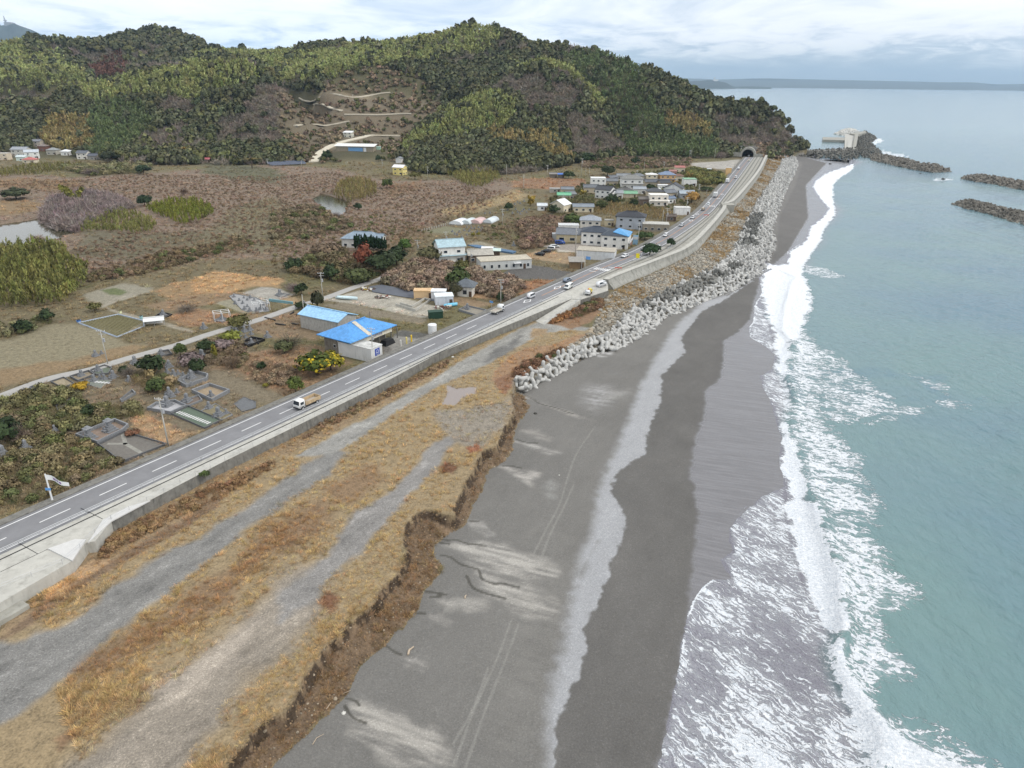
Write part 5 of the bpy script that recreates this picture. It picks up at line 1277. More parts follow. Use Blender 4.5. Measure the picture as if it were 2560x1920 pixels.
V = [  # village: crop, x, y (foot of front wall), w, d, h, label, extras
 ('A6', 618, 342, 9, 7, 5.8, 'white flat roofed two storey block at the village\'s left end', dict(wall=white_, roof=(226, 226, 224), rk='flat')),
 ('A6', 885, 352, 13, 9, 6.2, 'large white two storey house with a broad grey hipped roof, mid village', dict(wall=white_, roof=(128, 128, 124), rk='hip', lower=True, win=('f', 'r'), gap=4)),
 ('A6', 562, 388, 8.5, 6, 3.4, 'beige house with slate grey roof just left of the white gabled house', dict(wall=beige, roof=grey)),
 ('A6', 650, 432, 9, 8, 5.2, 'white two storey house with front gable and dark roof, left front of village', dict(wall=white_, roof=dgrey, rz=-.5, wing=(3.5, 1, 5, 6, 4.4, 'gable'))),
 ('A6', 755, 432, 8, 5.5, 3.3, 'white cottage with grey tiled roof right of the white gabled house', dict(wall=white_, roof=lgrey)),
 ('A6', 835, 415, 10, 8, 3.0, 'low house with dark tiled hipped roof in front of the large white house', dict(wall=beige, roof=(86, 86, 84), rk='hip')),
 ('A6', 742, 302, 6, 5, 3.2, 'small brown walled cottage with grey gable behind the village left side', dict(wall=(140, 104, 84), roof=grey, rz=.5)),
 ('A6', 1040, 302, 7, 6, 5.2, 'cream house with a white roof behind the village centre', dict(wall=cream, roof=(222, 222, 220), rk='hip', rise=.9)),
 ('A6', 1165, 306, 10, 8, 5.4, 'orange walled house with blue grey hipped roof at the village back', dict(wall=(206, 168, 120), roof=(122, 138, 162), rk='hip', lower=True)),
 ('A6', 1255, 294, 6, 5, 3.6, 'small house with brown hipped roof beside the orange walled house', dict(wall=cream, roof=(120, 92, 78), rk='hip')),
 ('A6', 1045, 340, 9, 6, 3.2, 'low grey tiled house before the cream house', dict(wall=beige, roof=(92, 96, 102))),
 ('A6', 1150, 346, 7, 6, 3.2, 'dark grey gabled house in front of the orange walled house', dict(wall=(176, 160, 140), roof=dgrey, rz=.3)),
 ('A6', 1262, 222, 7, 5, 3.4, 'red roofed cream house at the village\'s far edge by the bushes', dict(wall=cream, roof=(170, 112, 104), rk='gable')),
 ('A6', 1208, 248, 5, 4, 3.0, 'little pink walled shed house left of the red roofed house', dict(wall=(190, 140, 130), roof=(160, 120, 112))),
 ('A6', 1343, 334, 8, 7, 4.6, 'white box house with a pale green flat roof near the road', dict(wall=white_, roof=(132, 172, 140), rk='flat', floors=1)),
 ('A6', 1285, 404, 8, 11, 4.2, 'big white gabled barn with dark grey roof, its gable facing the sea road', dict(wall=white_, roof=dgrey, rz=pi / 2 - .35, rise=3.2, floors=1, win=())),
 ('A6', 1320, 432, 8, 6, 3.0, 'pale blue grey roofed low house beside the big white barn', dict(wall=lgrey, roof=(164, 174, 182))),
 ('A6', 1070, 424, 9, 7, 3.6, 'old house with swept dark tiled roof, centre front of village', dict(wall=beige, roof=(78, 80, 84), rk='hip', wing=(1.5, 1, 4.5, 4, 5.2, 'flat', (226, 226, 222)))),
 ('A6', 1095, 490, 9.5, 7, 6.0, 'white two storey house with flat eaves nearest the bushes in front', dict(wall=(230, 222, 210), roof=(232, 230, 224), rk='flat', lower=True)),
 ('A6', 985, 482, 6, 5, 3.2, 'weathered brown shed house left of the white flat eaved house', dict(wall=(120, 104, 92), roof=(110, 104, 98))),
 ('A6', 860, 424, 9, 5, 2.4, 'low shed with green metal roof in the village middle', dict(wall=beige, roof=(122, 168, 136), rkind='metal', win=())),
 ('A6', 348, 440, 7, 5, 2.6, 'low shed with bright green metal roof left of the village', dict(wall=beige, roof=(112, 178, 140), rkind='metal', win=())),
 ('A6', 408, 438, 5, 6, 3.0, 'small grey gabled store beside the bright green roof', dict(wall=(150, 140, 126), roof=(120, 124, 126), rz=.3)),
 ('A6', 372, 538, 7, 8, 4.0, 'cream cottage with steep white metal gable left of the thicket', dict(wall=cream, roof=(232, 234, 234), rz=pi / 2 - .6, rise=2.6, rkind='metal')),
 ('A6', 500, 538, 10, 5, 2.8, 'long low annex with grey roof joined to the cream cottage', dict(wall=cream, roof=(132, 140, 148))),
 ('A6', 175, 526, 4.5, 4, 2.6, 'tiny white shed among graves left of the village', dict(wall=(222, 222, 220), roof=(206, 212, 216), rkind='metal', win=('f',), name='shed', cat='shed')),
 ('A6', 325, 270, 4, 4, 2.6, 'open shed with a bright blue sheet roof under the hill', dict(wall=(110, 104, 96), roof=(52, 108, 190), rk='shed', rise=.5, rkind='metal', win=(), name='shed', cat='shed')),
 ('A6', 262, 268, 5, 4, 2.6, 'old grey shed beside the blue roofed open shed', dict(wall=(120, 112, 102), roof=(136, 132, 126), win=(), name='shed', cat='shed')),
 ('A6', 720, 332, 8, 6, 3.2, 'grey tiled house squeezed between the white block and the large house', dict(wall=beige, roof=(112, 116, 120))),
 ('A6', 935, 296, 8, 6, 3.8, 'grey roofed house behind the large white hipped house', dict(wall=(206, 200, 190), roof=(118, 122, 126), rk='hip')),
 ('A6', 820, 285, 9, 5, 3.0, 'long grey roofed house at the back left of the village', dict(wall=(190, 184, 172), roof=(134, 138, 142))),
 ('A6', 945, 395, 7, 5, 3.0, 'house with pale grey slate roof right of the large white house', dict(wall=white_, roof=(156, 162, 168))),
 ('A6', 1195, 425, 7, 6, 3.0, 'grey gabled house left of the big white barn', dict(wall=beige, roof=(112, 116, 122), rz=.4)),
 ('A6', 1130, 358, 6, 4, 2.6, 'small white shed with flat lid in the village centre', dict(wall=white_, roof=(226, 226, 226), rk='flat', win=('f',))),
 ('A6', 1190, 470, 6, 4, 2.8, 'little blue grey roofed house beside the white flat eaved house', dict(wall=white_, roof=(110, 124, 144), rz=.4)),
 ('A6', 275, 385, 6, 4, 2.4, 'low grey hut with flat roof among shrubs left of village', dict(wall=(160, 156, 148), roof=(170, 170, 168), rk='flat', win=('f',), name='shed', cat='shed')),
 ('A6', 375, 395, 7, 5, 2.8, 'grey tiled cottage among shrubs left of the village', dict(wall=beige, roof=(122, 128, 134))),
 ('A6', 1283, 562, 8.5, 5, 4.0, 'plain white box store beside the road, right of the thicket', dict(wall=(222, 222, 220), roof=(214, 214, 210), rk='flat', floors=1, win=(), name='store', cat='store')),
 ('A6', 1195, 612, 5, 4, 2.6, 'brown weathered shed by the road behind the roadside pole', dict(wall=(112, 96, 84), roof=(96, 86, 78), win=('f',), name='shed', cat='shed')),
 ('A6', 1490, 222, 5, 4, 2.4, 'low pale hut beside the gravel yard near the tunnel', dict(wall=white_, roof=(208, 216, 222), rk='flat', win=(), name='shed', cat='shed')),
 ('A6', 868, 672, 14, 9, 6.2, 'modern dark grey roofed two storey house with pale grey walls', dict(wall=(176, 182, 190), roof=(54, 56, 62), rk='hip', rz=-.22, wing=(-4.5, 1.5, 6, 7, 5.4, 'hip'), lower=False, over=.8, gap=3.5)),
 ('A6', 1070, 692, 13, 7, 3.6, 'long flat roofed grey brown workshop right of the modern dark house', dict(wall=(142, 134, 120), roof=(188, 186, 178), rk='flat', rz=-.12, floors=1, name='workshop', cat='workshop')),
 ('A6', 592, 802, 13, 10, 6.0, 'white two storey shop wing with a dark solar panelled roof', dict(wall=(222, 220, 214), roof=(56, 64, 76), rk='hip', rz=-.2, rise=1.9, lower=False, win=('f',))),
 ('A6', 412, 778, 15, 9, 3.6, 'beige single storey house with grey hipped roof, left of the white shop', dict(wall=(196, 182, 150), roof=(112, 116, 122), rk='gable', rz=-.15, gap=4, ww=2.4, wh=1.4)),
 ('A6', 552, 690, 10, 8, 5.4, 'house with pale grey hipped roof behind the white shop', dict(wall=(206, 202, 194), roof=(146, 152, 160), rk='hip', rz=-.1)),
 ('A6', 705, 652, 4.5, 4, 3.0, 'small beige hut beside the modern dark roofed house', dict(wall=(196, 184, 156), roof=(150, 146, 138), rk='flat', win=('f',), name='shed', cat='shed')),
 ('A6', 385, 700, 10, 6, 3.4, 'white flat roofed annex behind the beige house', dict(wall=white_, roof=(204, 206, 206), rk='flat', win=())),
 ('A6', 285, 757, 3.5, 3, 2.6, 'tiny grey metal shed at the beige house\'s left corner', dict(wall=(190, 194, 198), roof=(200, 204, 206), rk='flat', win=(), name='shed', cat='shed')),
 ('A6', 592, 915, 16, 8, 3.6, 'long pale metal warehouse with a flat beige roof and white doors', dict(wall=(206, 208, 208), roof=(176, 168, 152), rk='flat', rz=-.24, floors=1, win=(), door=False, name='warehouse', cat='warehouse')),
 ('A6', 447, 985, 5.5, 5, 2.8, 'overgrown roadside hut with a grey sheet roof', dict(wall=(126, 104, 76), roof=(150, 146, 138), rk='shed', rise=.8, win=(), name='shed', cat='shed')),
 ('A5', 1425, 938, 11, 9, 6.6, 'white two storey house with pale teal tiled gables', dict(wall=(224, 222, 216), roof=(166, 190, 198), rk='gable', rz=.32, lower=True, rise=2.2, gap=4)),
 ('A5', 1852, 992, 21, 8, 3.6, 'long pale grey prefabricated office with a flat beige roof', dict(wall=(190, 192, 190), roof=(186, 178, 160), rk='flat', rz=.27, floors=1, gap=2.6, ww=1.1, wh=1.4, name='office', cat='office')),
 ('A5', 1650, 938, 10, 7, 3.2, 'low brown house with a pale hipped roof left of the grey office', dict(wall=(112, 100, 88), roof=(172, 168, 158), rk='gable', rz=.2)),
 ('A5', 1700, 880, 5, 4, 2.8, 'white flat topped container hut behind the grey office', dict(wall=white_, roof=(226, 226, 224), rk='flat', win=(), name='shed', cat='shed')),
 ('A5', 1762, 892, 4, 3, 2.6, 'small hut with pale mint roof behind the grey office', dict(wall=(96, 84, 76), roof=(196, 214, 206), rk='shed', rise=.3, win=(), name='shed', cat='shed')),
 ('A5', 700, 822, 17, 9, 4.0, 'blue grey tiled house half hidden by a tall dark hedge', dict(wall=(206, 204, 198), roof=(134, 150, 164), rk='hip', rz=-.1, rise=2.4, wing=(6.5, 0, 6, 6, 4.4, 'gable'))),
 ('A5', 995, 246, 9, 7, 5.8, 'yellow two storey house with a bright white roof', dict(wall=(222, 206, 134), roof=(236, 236, 236), rk='gable', rz=-.35, wing=(-4, 1, 3, 5, 3.0, 'flat'))),
 ('A5', 1028, 146, 5, 5, 3.6, 'small white gabled house behind the yellow house', dict(wall=white_, roof=(136, 140, 144), rz=pi / 2 - .3, win=())),
 ('A5', 605, 58, 9, 7, 5.0, 'white roofed block at the top of the works yard', dict(wall=(206, 204, 190), roof=(238, 238, 238), rk='shed', rise=1.2, rz=-.15)),
 ('A5', 845, 104, 4, 3, 2.8, 'small mint green container hut beside the works', dict(wall=(176, 212, 194), roof=(200, 220, 208), rk='flat', win=(), door=False, name='container', cat='container')),
 ('A5', 1524, 1206, 5.2, 4.6, 3.6, 'little white shrine hall with grey tiled swept roof', dict(wall=(214, 210, 200), roof=(96, 102, 108), rk='hip', rise=2.2, rz=-.15, over=1.0, name='shrine', cat='shrine', win=('f',), wh=1.6)),
 ('A6', 1645, 240, 4.5, 1.2, 5.5, 'tan and white roadside board house by the far bend', dict(wall=(206, 172, 122), roof=(232, 232, 230), rk='flat', floors=1, win=(), door=False, name='kiosk', cat='kiosk')),
 ('A1', 120, 962, 14, 9, 5.6, 'long grey roofed house in the far left hamlet', dict(wall=(206, 204, 196), roof=(150, 154, 160), rk='gable')),
 ('A1', 200, 975, 11, 8, 5.6, 'white gabled house in the middle of the far left hamlet', dict(wall=white_, roof=(186, 192, 198), rz=.5, rk='gable')),
 ('A1', 234, 940, 8, 7, 5.0, 'grey roofed house at the back of the far left hamlet', dict(wall=(190, 180, 168), roof=(120, 122, 128), rk='gable')),
 ('A1', 266, 950, 8, 7, 4.6, 'brown walled house at the back right of the far left hamlet', dict(wall=(126, 88, 76), roof=(124, 112, 106), rk='hip')),
 ('A1', 320, 960, 9, 8, 4.2, 'grey hipped roof house right of the brown walled house', dict(wall=(176, 172, 162), roof=(140, 144, 144), rk='hip')),
 ('A1', 403, 962, 8, 6, 3.6, 'small white roofed house peeping over bamboo in the hamlet', dict(wall=white_, roof=(226, 228, 228), rk='hip')),
 ('A1', 505, 978, 9, 8, 5.2, 'house with dark tiled gable at the hamlet\'s right end', dict(wall=(216, 212, 204), roof=(92, 96, 104), rk='gable')),
 ('A1', 568, 982, 8, 7, 3.4, 'low dark tiled house beside a lamp at the hamlet\'s right end', dict(wall=(150, 146, 140), roof=(84, 88, 98), rk='gable')),
 ('A1', 16, 984, 9, 7, 5.6, 'beige flat roofed block at the left picture edge', dict(wall=(204, 190, 170), roof=(196, 190, 180), rk='flat')),
 ('A1', 176, 1004, 10, 7, 3.0, 'low red tiled house in front of the far left hamlet', dict(wall=cream, roof=(182, 104, 98), rk='hip')),
 ('A1', 130, 990, 8, 6, 3.4, 'pale mint walled house left of the red tiled house', dict(wall=(206, 220, 212), roof=(196, 206, 206), rk='gable')),
 ('A1', 1270, 1000, 6, 5, 2.6, 'lone hut with a red roof under the wooded hill', dict(wall=(170, 150, 140), roof=(176, 96, 102), rk='gable', win=(), name='shed', cat='shed')),
]
hs = {}
for i_, (c, x, y, w, d, h, lb, kw) in enumerate(V):
 far = c == 'A1'
 if i_ < 37: w, d, h = w * 1.16, d * 1.12, h * 1.06
 if far: kw.setdefault('win', ('f',)); kw['gap'] = 4.0
 hs[lb] = house(c, x, y, w, d, h, lb, **kw)
wh_ = hs['long pale metal warehouse with a flat beige roof and white doors']
for i, xx_ in enumerate((-1.9, 1.9)):
 bm = bmesh.new(); box(bm, (0, 0, 0), (.1, 3.4, 3.0)); o = obj('door', bm, m_white, wh_); o.location = (8.03, xx_, .3)
bm = bmesh.new(); box(bm, (4.5, -4.6, 2.6), (3, 1.4, .15)); obj('canopy', bm, m_white, hs['long pale grey prefabricated office with a flat beige roof'])
# ---- the roadside shop with the half blue roof
sh = house('A6', 742, 828, 12, 11, 5.8, 'white two storey shop whose hipped roof is half bright blue', wall=(222, 220, 214), roof=(62, 70, 80), rk='hip', rz=-.28, rise=2.4, win=('f',), name='shop', cat='shop', door=True)
bm = bmesh.new(); W2, D2 = 6.5, 6.0
v = [bm.verts.new(p) for p in ((W2 + .03, -D2 - .03, 5.98), (W2 + .03, D2 + .03, 5.98), (max(.2, W2 - D2 * .95) + .05, .0, 8.42), (max(.2, W2 - D2 * .95) - 2.0, -D2 + 2.6, 7.1))]
v2 = [bm.verts.new((q.co.x, q.co.y, q.co.z + .24)) for q in v]; bm.faces.new(v2); bm.faces.new([v[3], v[2], v[1], v[0]])
for i in range(4): bm.faces.new((v[i], v[(i + 1) % 4], v2[(i + 1) % 4], v2[i]))
bmesh.ops.recalc_face_normals(bm, faces=bm.faces); obj('blue_roof', bm, roof_mat((92, 156, 206), 'metal'), sh)
bm = bmesh.new(); box(bm, (6.5, 0, 3.0), (1.2, 10.5, .15)); box(bm, (7.05, 0, 3.15), (.1, 10.5, .9)); obj('balcony', bm, m_white, sh)
bm = bmesh.new(); bmesh.ops.create_cone(bm, cap_ends=True, segments=20, radius1=1.0, radius2=1.0, depth=.1, matrix=Matrix.Translation((7.14, .5, 3.6)) @ Matrix.Rotation(pi / 2, 4, 'Y') @ Matrix.Diagonal((.42, 1.3, 1, 1)))
o = obj('round_sign', bm, m_paint('sign_blue', (70, 96, 150)), sh)
bm = bmesh.new(); bmesh.ops.create_cone(bm, cap_ends=True, segments=20, radius1=.8, radius2=.8, depth=.12, matrix=Matrix.Translation((7.15, .5, 3.6)) @ Matrix.Rotation(pi / 2, 4, 'Y') @ Matrix.Diagonal((.40, 1.3, 1, 1))); obj('sign_face', bm, m_white, o)
bm = bmesh.new(); box(bm, (6.03, -2.5, .1), (.1, 2.2, 2.2)); box(bm, (6.03, 2.2, .1), (.1, 3.2, 2.2)); obj('shop_front', bm, m_glass, sh)
for (x, y, s, c_, lb, nm) in ((868, 795, (1.2, 1.2, 2.0), (214, 150, 160), 'pink vending box on the forecourt of the half blue roofed shop', 'vending_machine'), (910, 795, (2.4, .3, 4.4), (150, 190, 216), 'tall pale blue board standing beside the shop\'s forecourt', 'signboard')):
 p = on('A6', x, y); bm = bmesh.new(); box(bm, (0, 0, 0), s); r = empty(nm, p, -.3, lb, 'sign' if 'board' in nm else 'vending machine'); obj('panel', bm, m_paint(nm, c_), r)
 bm = bmesh.new(); box(bm, (0, -s[1] / 2 - .02, s[2] * .55), (s[0] * .8, .04, s[2] * .3)); obj('display', bm, m_white, r)
# ---- blue roofed roadside depot, its shed and white annex
pc = [at('B2', x, y, 6.2) for x, y in ((1085, 735), (1560, 700), (1765, 630), (1345, 600))]
u_ = Vector((RD[0], RD[1], 0)); n_ = Vector((RN[0], RN[1], 0)); yaw = atan2(RD[1], RD[0])
f0 = at('B2', 1262, 720, 6.2); f1_ = at('B2', 1765, 632, 6.2)
dep_c = (at('B2', 1095, 738, 6.2) + f1_) * .5
depot = empty('depot', (dep_c.x, dep_c.y, 6.0), yaw, 'grimy roadside depot with a bright blue hipped metal roof and open front', 'depot')
Ld = abs((f1_ - at('B2', 1262, 720, 6.2)).dot(u_)) ; Wd = abs((at('B2', 1095, 738, 6.2) - f0).dot(n_)) + 1.0
Ld, Wd = max(17, min(24, Ld)), max(11, min(15, Wd))
bm = bmesh.new(); box(bm, (0, 1.2, -1), (Ld - 1.4, Wd - 3.0, 4.9)); box(bm, (0, -Wd / 2 + .6, 2.5), (Ld - 1.0, .8, 1.7)); obj('wall', bm, mat('sooty_block', (128, 122, 112), .95, var=.4, nscale=.6, dirt=(62, 60, 56)), depot)
bm = bmesh.new(); box(bm, (0, -Wd / 2 + .12, 2.45), (Ld - .6, .12, 1.5)); fas = obj('fascia', bm, mat('cream_board', (214, 208, 190), .7, dirt=(170, 160, 140)), depot)
m_blue = mat('sign_blue', (44, 72, 160), .5)
def glyph(bm, x, z, s, seed, y=-.07, ax='x'):
 """a few strokes of a squarish character"""
 r = random.Random(seed); st = [(0, .0, .9, .12), (0, .42, .9, .12), (0, -.42, .9, .12), (r.uniform(-.2, .2), 0, .12, .95), (-.36, r.uniform(-.2, .1), .12, .6), (.36, r.uniform(-.2, .1), .12, .6)]
 r.shuffle(st)
 for (dx, dz, w, h) in st[:4]:
  if ax == 'x': box(bm, (x + dx * s, y, z + (dz - h / 2) * s), (w * s, .03, h * s))
  else: box(bm, (y, x + dx * s, z + (dz - h / 2) * s), (.03, w * s, h * s))
bm = bmesh.new()
for i in range(6): glyph(bm, Ld / 2 - 8.6 + i * .78, 3.2, .66, i + 3, y=-Wd / 2 + .04)
obj('lettering', bm, m_blue, fas)
bm = bmesh.new()
for i in range(6): box(bm, (-Ld / 2 + 6.5 + i * 2.6, -Wd / 2 + .6, -.6), (.25, .25, 3.4))
obj('post', bm, m_concd, depot)
r_ = obj('roof', roof_bm(Ld, Wd, 4.1, 2.7, 'hip', .9, .2), roof_mat((84, 150, 212), 'metal'), depot)
bm = bmesh.new(); v = [bm.verts.new(p) for p in ((-2.2, -Wd / 2 - .8, 4.36), (-.8, -Wd / 2 - .8, 4.36), (-.8, -.2, 7.06), (-2.2, -.2, 7.06))]; bm.faces.new(v); obj('patched_strip', bm, mat('rust_white', (196, 190, 176), .7, dirt=(150, 130, 110)), r_)
bm = bmesh.new(); tube(bm, (1.0, .4, 6.6), (1.0, .4, 7.7), .5, .5, 10); tube(bm, (8, 2.5, 5.2), (8, 2.5, 7.2), .28, .28, 8); obj('vent_pipe', bm, mat('rusty_pipe', (140, 124, 104), .8), r_)
windows(depot, Ld - 1.4, Wd - 3.0, 1, 4, 0, ('l',), 1.0, 1.0, 4, 0, 1.2)
bs_c = at('B2', 1180, 560, 6.2)
bshed = empty('long_shed', (bs_c.x, bs_c.y, 5.9), yaw + pi / 2 + .06, 'long grey shed with a faded pale blue roof behind the blue roofed depot', 'shed')
bm = bmesh.new(); box(bm, (0, 0, -.5), (15, 8, 4.4)); gable_ends(bm, 15, 8, 3.9, 1.6); obj('wall', bm, mat('corrugated_grey', (172, 170, 164), .7, dirt=(120, 116, 108)), bshed)
obj('roof', roof_bm(15, 8, 3.9, 1.6, 'gable', .5), roof_mat((150, 194, 226), 'metal'), bshed)
bshed.location = (bs_c.x - RD[0] * 0 - .5, bs_c.y + 2.5, 5.9)
ax0, ax1, ax2 = at('B2', 1262, 768, 6.0), at('B2', 1545, 836, 6.0), at('B2', 1655, 795, 6.0)
ac = (ax0 + ax2) * .5; av = (ax1 - ax0); aw = av.length; ad = (ax2 - ax1).length; ay = atan2(av.y, av.x)
annex = empty('annex', (ac.x, ac.y, 5.8), ay, 'low white box annex with flat stained roof and a blue poster, beside the road', 'annex')
bm = bmesh.new(); box(bm, (0, 0, -.6), (aw, ad, 4.0)); obj('wall', bm, mat('annex_white', (204, 204, 202), .8, var=.1, nscale=.5, dirt=(164, 164, 162)), annex)
bm = bmesh.new(); box(bm, (0, 0, 3.4), (aw + .2, ad + .2, .18)); obj('roof', bm, mat('annex_roof', (206, 206, 202), .8, var=.25, nscale=.4, dirt=(120, 122, 116)), annex)
bm = bmesh.new(); box(bm, (aw / 2 + .04, .2, 1.1), (.06, 1.9, 1.9)); pst = obj('poster', bm, m_blue, annex)
bm = bmesh.new()
for i in range(3): glyph(bm, -.1 + i * .36, 1.35, .3, 40 + i, y=aw / 2 + .085, ax='y')
for a in np.linspace(0, 2 * pi, 9)[:-1]: box(bm, (aw / 2 + .085, .2 + .45 * cos(a), 2.15 + .4 * sin(a)), (.03, .3, .12))
box(bm, (aw / 2 + .085, .2, 1.75), (.03, 1.2, .1)); obj('emblem', bm, m_white, pst)
for (x, y, c_, lb) in ((1805, 715, (206, 204, 198), 'short white marker post on the depot forecourt'), (1855, 690, (212, 196, 120), 'faded yellow post on the depot forecourt, the middle one'), (1897, 672, (222, 186, 40), 'bright yellow post on the depot forecourt')):
 p = on('B2', x, y); bm = bmesh.new(); tube(bm, (0, 0, -.2), (0, 0, 1.9), .22, .22, 10); tube(bm, (0, 0, 1.9), (0, 0, 2.05), .26, .2, 10); o = obj('bollard', bm, m_paint('post%d' % c_[2], c_)); o.location = p; tag(o, lb, 'bollard')
p = on('B2', 2078, 598); bm = bmesh.new(); tube(bm, (0, 0, -.2), (0, 0, 2.6), 1.3, 1.3, 20); tube(bm, (0, 0, 2.6), (0, 0, 2.8), 1.36, 1.2, 20); o = obj('storage_tank', bm, m_white); o.location = p; tag(o, 'squat white cylindrical tank beside the road past the blue roofed depot', 'tank')
p = on('B2', 1690, 690); bm = bmesh.new(); box(bm, (0, 0, -.1), (4.2, 2.6, 1.5), 0, .7); o = obj('tarpaulin_heap', bm, mat('black_tarp', (34, 34, 36), .6, bump=.6, bscale=2)); o.location = p; o.rotation_euler.z = yaw; tag(o, 'black covered heap parked under the depot\'s open front', 'covered heap')
# ---- works at the foot of the valley, greenhouses, solar rows, tents
wk = on('A5', 660, 112); works = empty('works_building', (wk.x, wk.y + 5, gz1(wk.x, wk.y) - .3), -.08, 'long works building with a white lean-to roof and blue panels on its front', 'works')
bm = bmesh.new(); box(bm, (0, 0, -1), (36, 10, 5.5)); obj('wall', bm, wall_mat((150, 140, 122)), works); obj('roof', roof_bm(38, 11, 4.6, 1.6, 'shed', .6), roof_mat((226, 226, 222), 'metal'), works)
bm = bmesh.new(); box(bm, (1, -5.1, 0), (14, .1, 3.6)); obj('blue_panel', bm, mat('blue_sheet', (110, 156, 200), .5, var=.2), works); bm = bmesh.new(); box(bm, (10, -5.1, 0), (2.5, .1, 3.6)); obj('door', bm, m_white, works)
for (x, y, w, d, tone, lb) in ((1475, 640, 8, 7, (226, 230, 232), 'white tunnel greenhouse at the left end of its row'), (1552, 636, 6, 7, (200, 208, 210), 'grey clear tunnel greenhouse, second from the left in its row'),
        (1625, 632, 7, 7, (206, 176, 172), 'pinkish tunnel greenhouse with a bare frame'), (1728, 628, 6, 8, (206, 214, 218), 'pale tunnel greenhouse at the right end of its row')):
 p = on('A5', x, y); r = empty('greenhouse', (p.x, p.y + d / 2, p.z - .1), pi / 2 - .35, lb, 'greenhouse', 'greenhouses by the graves')
 obj('cover', roof_bm(d + 3, w - 1, .5, 1.9, 'arch', .1, .05), mat('film_%d' % tone[1], tone, .35, var=.1), r, True)
 bm = bmesh.new(); box(bm, (0, 0, -.2), (d + 3, w - 1.1, .9)); obj('base_wall', bm, m_conc, r)
 bm = bmesh.new()
 for k in (-1, 1):
  pr = [bm.verts.new((k * (d + 3) / 2, -cos(t) * (w - 1) / 2, .6 + 1.85 * sin(t))) for t in np.linspace(0, pi, 9)]; bm.faces.new(pr)
 obj('end_wall', bm, mat('film_%d' % tone[1], tone), r)
m_sol = mat('solar_cells', (52, 62, 82), .2, var=.2, spec=.6)
for (c, x0, y0, x1, y1, nrow, lb) in (('A5', 0, 178, 285, 165, 3, 'row array of dark solar panels at the field edge under the left hill'), ('A2', 215, 885, 450, 885, 2, 'dark solar panels on the slope above the works')):
 a, b = on(c, x0, y0), on(c, x1, y1); d = (b - a); L = d.length; r = empty('solar_array', a, atan2(d.y, d.x), lb, 'solar panels')
 for k in range(nrow):
  bm = bmesh.new(); n = int(L / 5)
  for i in range(n):
   v = [bm.verts.new(p) for p in ((i * 5, k * 6, .9), (i * 5 + 4.8, k * 6, .9), (i * 5 + 4.8, k * 6 + 3.6, 2.6), (i * 5, k * 6 + 3.6, 2.6))]; bm.faces.new(v)
  obj('panel_row', bm, m_sol, r); bm = bmesh.new()
  for i in range(n + 1): tube(bm, (i * 5, k * 6 + 2.4, -1), (i * 5, k * 6 + 2.4, 2.0), .1, .1, 5)
  obj('support', bm, m_steel, r)
p = on('A2', 60, 592); bm = bmesh.new(); box(bm, (0, 0, .2), (62, 5, 1.4), 0, .96); o = obj('plastic_tunnel', bm, mat('white_film', (238, 240, 242), .5)); o.location = p; tag(o, 'long white plastic covered row on the upper terrace of the valley', 'plastic tunnel')
for i, (x, lb) in enumerate(((205, 'blue and white stack of crates on the upper valley terrace, left one'), (310, 'blue and white stack of crates on the upper valley terrace, right one'))):
 p = on('A2', x, 594); bm = bmesh.new()
 for k in range(9): box(bm, ((k % 5) * 4 - 8, (k // 5) * 3, 0), (3.4, 2.4, 1.6 + (k % 3) * .6))
 o = obj('crate_stack', bm, mat('crate_blue%d' % i, (150, 170, 196), .6, var=.4, nscale=.2)); o.location = p; tag(o, lb, 'crates')
tp_ = on('B1', 1285, 240); tent = empty('field_tent', tp_, .38, 'small white ridge tent at the corner of the vegetable plot', 'tent')
bm = bmesh.new(); v_ = roof_bm(5.6, 2.6, 1.6, .8, 'gable', .1, .05); obj('canopy', v_, m_white, tent)
bm = bmesh.new(); [tube(bm, (x, y, -.2), (x, y, 1.65), .05, .05, 5) for x in (-2.7, 0, 2.7) for y in (-1.2, 1.2)]; obj('pole', bm, m_steel, tent)
bm = bmesh.new(); box(bm, (-.4, 1.2, .2), (5.2, .06, 1.3)); box(bm, (-2.7, 0, .2), (.06, 2.4, 1.2)); obj('side_sheet', bm, m_white, tent)
def pergola(c, x, y, w, d, h, rz, lb):
 p = on(c, x, y); r = empty('frame_canopy', (p.x, p.y, p.z), rz, lb, 'pergola')
 for i, a in enumerate((-.5, 0, .5)):
  for b in (-.5, .5):
   bm = bmesh.new(); tube(bm, (a * w, b * d, -.2), (a * w, b * d, h), .07, .07, 6); obj('post', bm, m_white, r)
 bm = bmesh.new()
 for b in (-.5, 0, .5): tube(bm, (-w / 2, b * d, h), (w / 2, b * d, h), .07, .07, 6)
 for a in (-.5, 0, .5): tube(bm, (a * w, -d / 2, h), (a * w, d / 2, h), .07, .07, 6)
 obj('top_frame', bm, m_white, r); return r
pergola('B2', 262, 480, 4.6, 3.6, 2.6, .5, 'white tube frame canopy standing over a grave left of the lane shrub')
pergola('B2', 598, 395, 5.0, 3.8, 2.6, .5, 'white tube frame canopy over graves inside the gravel cemetery yard')
P_ = tr("B1 650,212 980,140 1192,196 1195,240 968,326", 6.2); zz0 = gz(P_[:, 0], P_[:, 1]); bm = bmesh.new()
for i in range(5):
 a, b = P_[i], P_[(i + 1) % 5]; tube(bm, (*a, zz0[i] + .1), (*b, zz0[(i + 1) % 5] + .1), .28, .28, 5)
o = obj('plot_edging', bm, mat('blue_grey_sheet', (150, 160, 172), .7)); tag(o, 'blue grey sheet edging around the striped vegetable plot', 'edging')
bm = bmesh.new(); a, b, c_, d = (Vector((*q, 0)) for q in (P_[0], P_[1], P_[2], P_[4]))
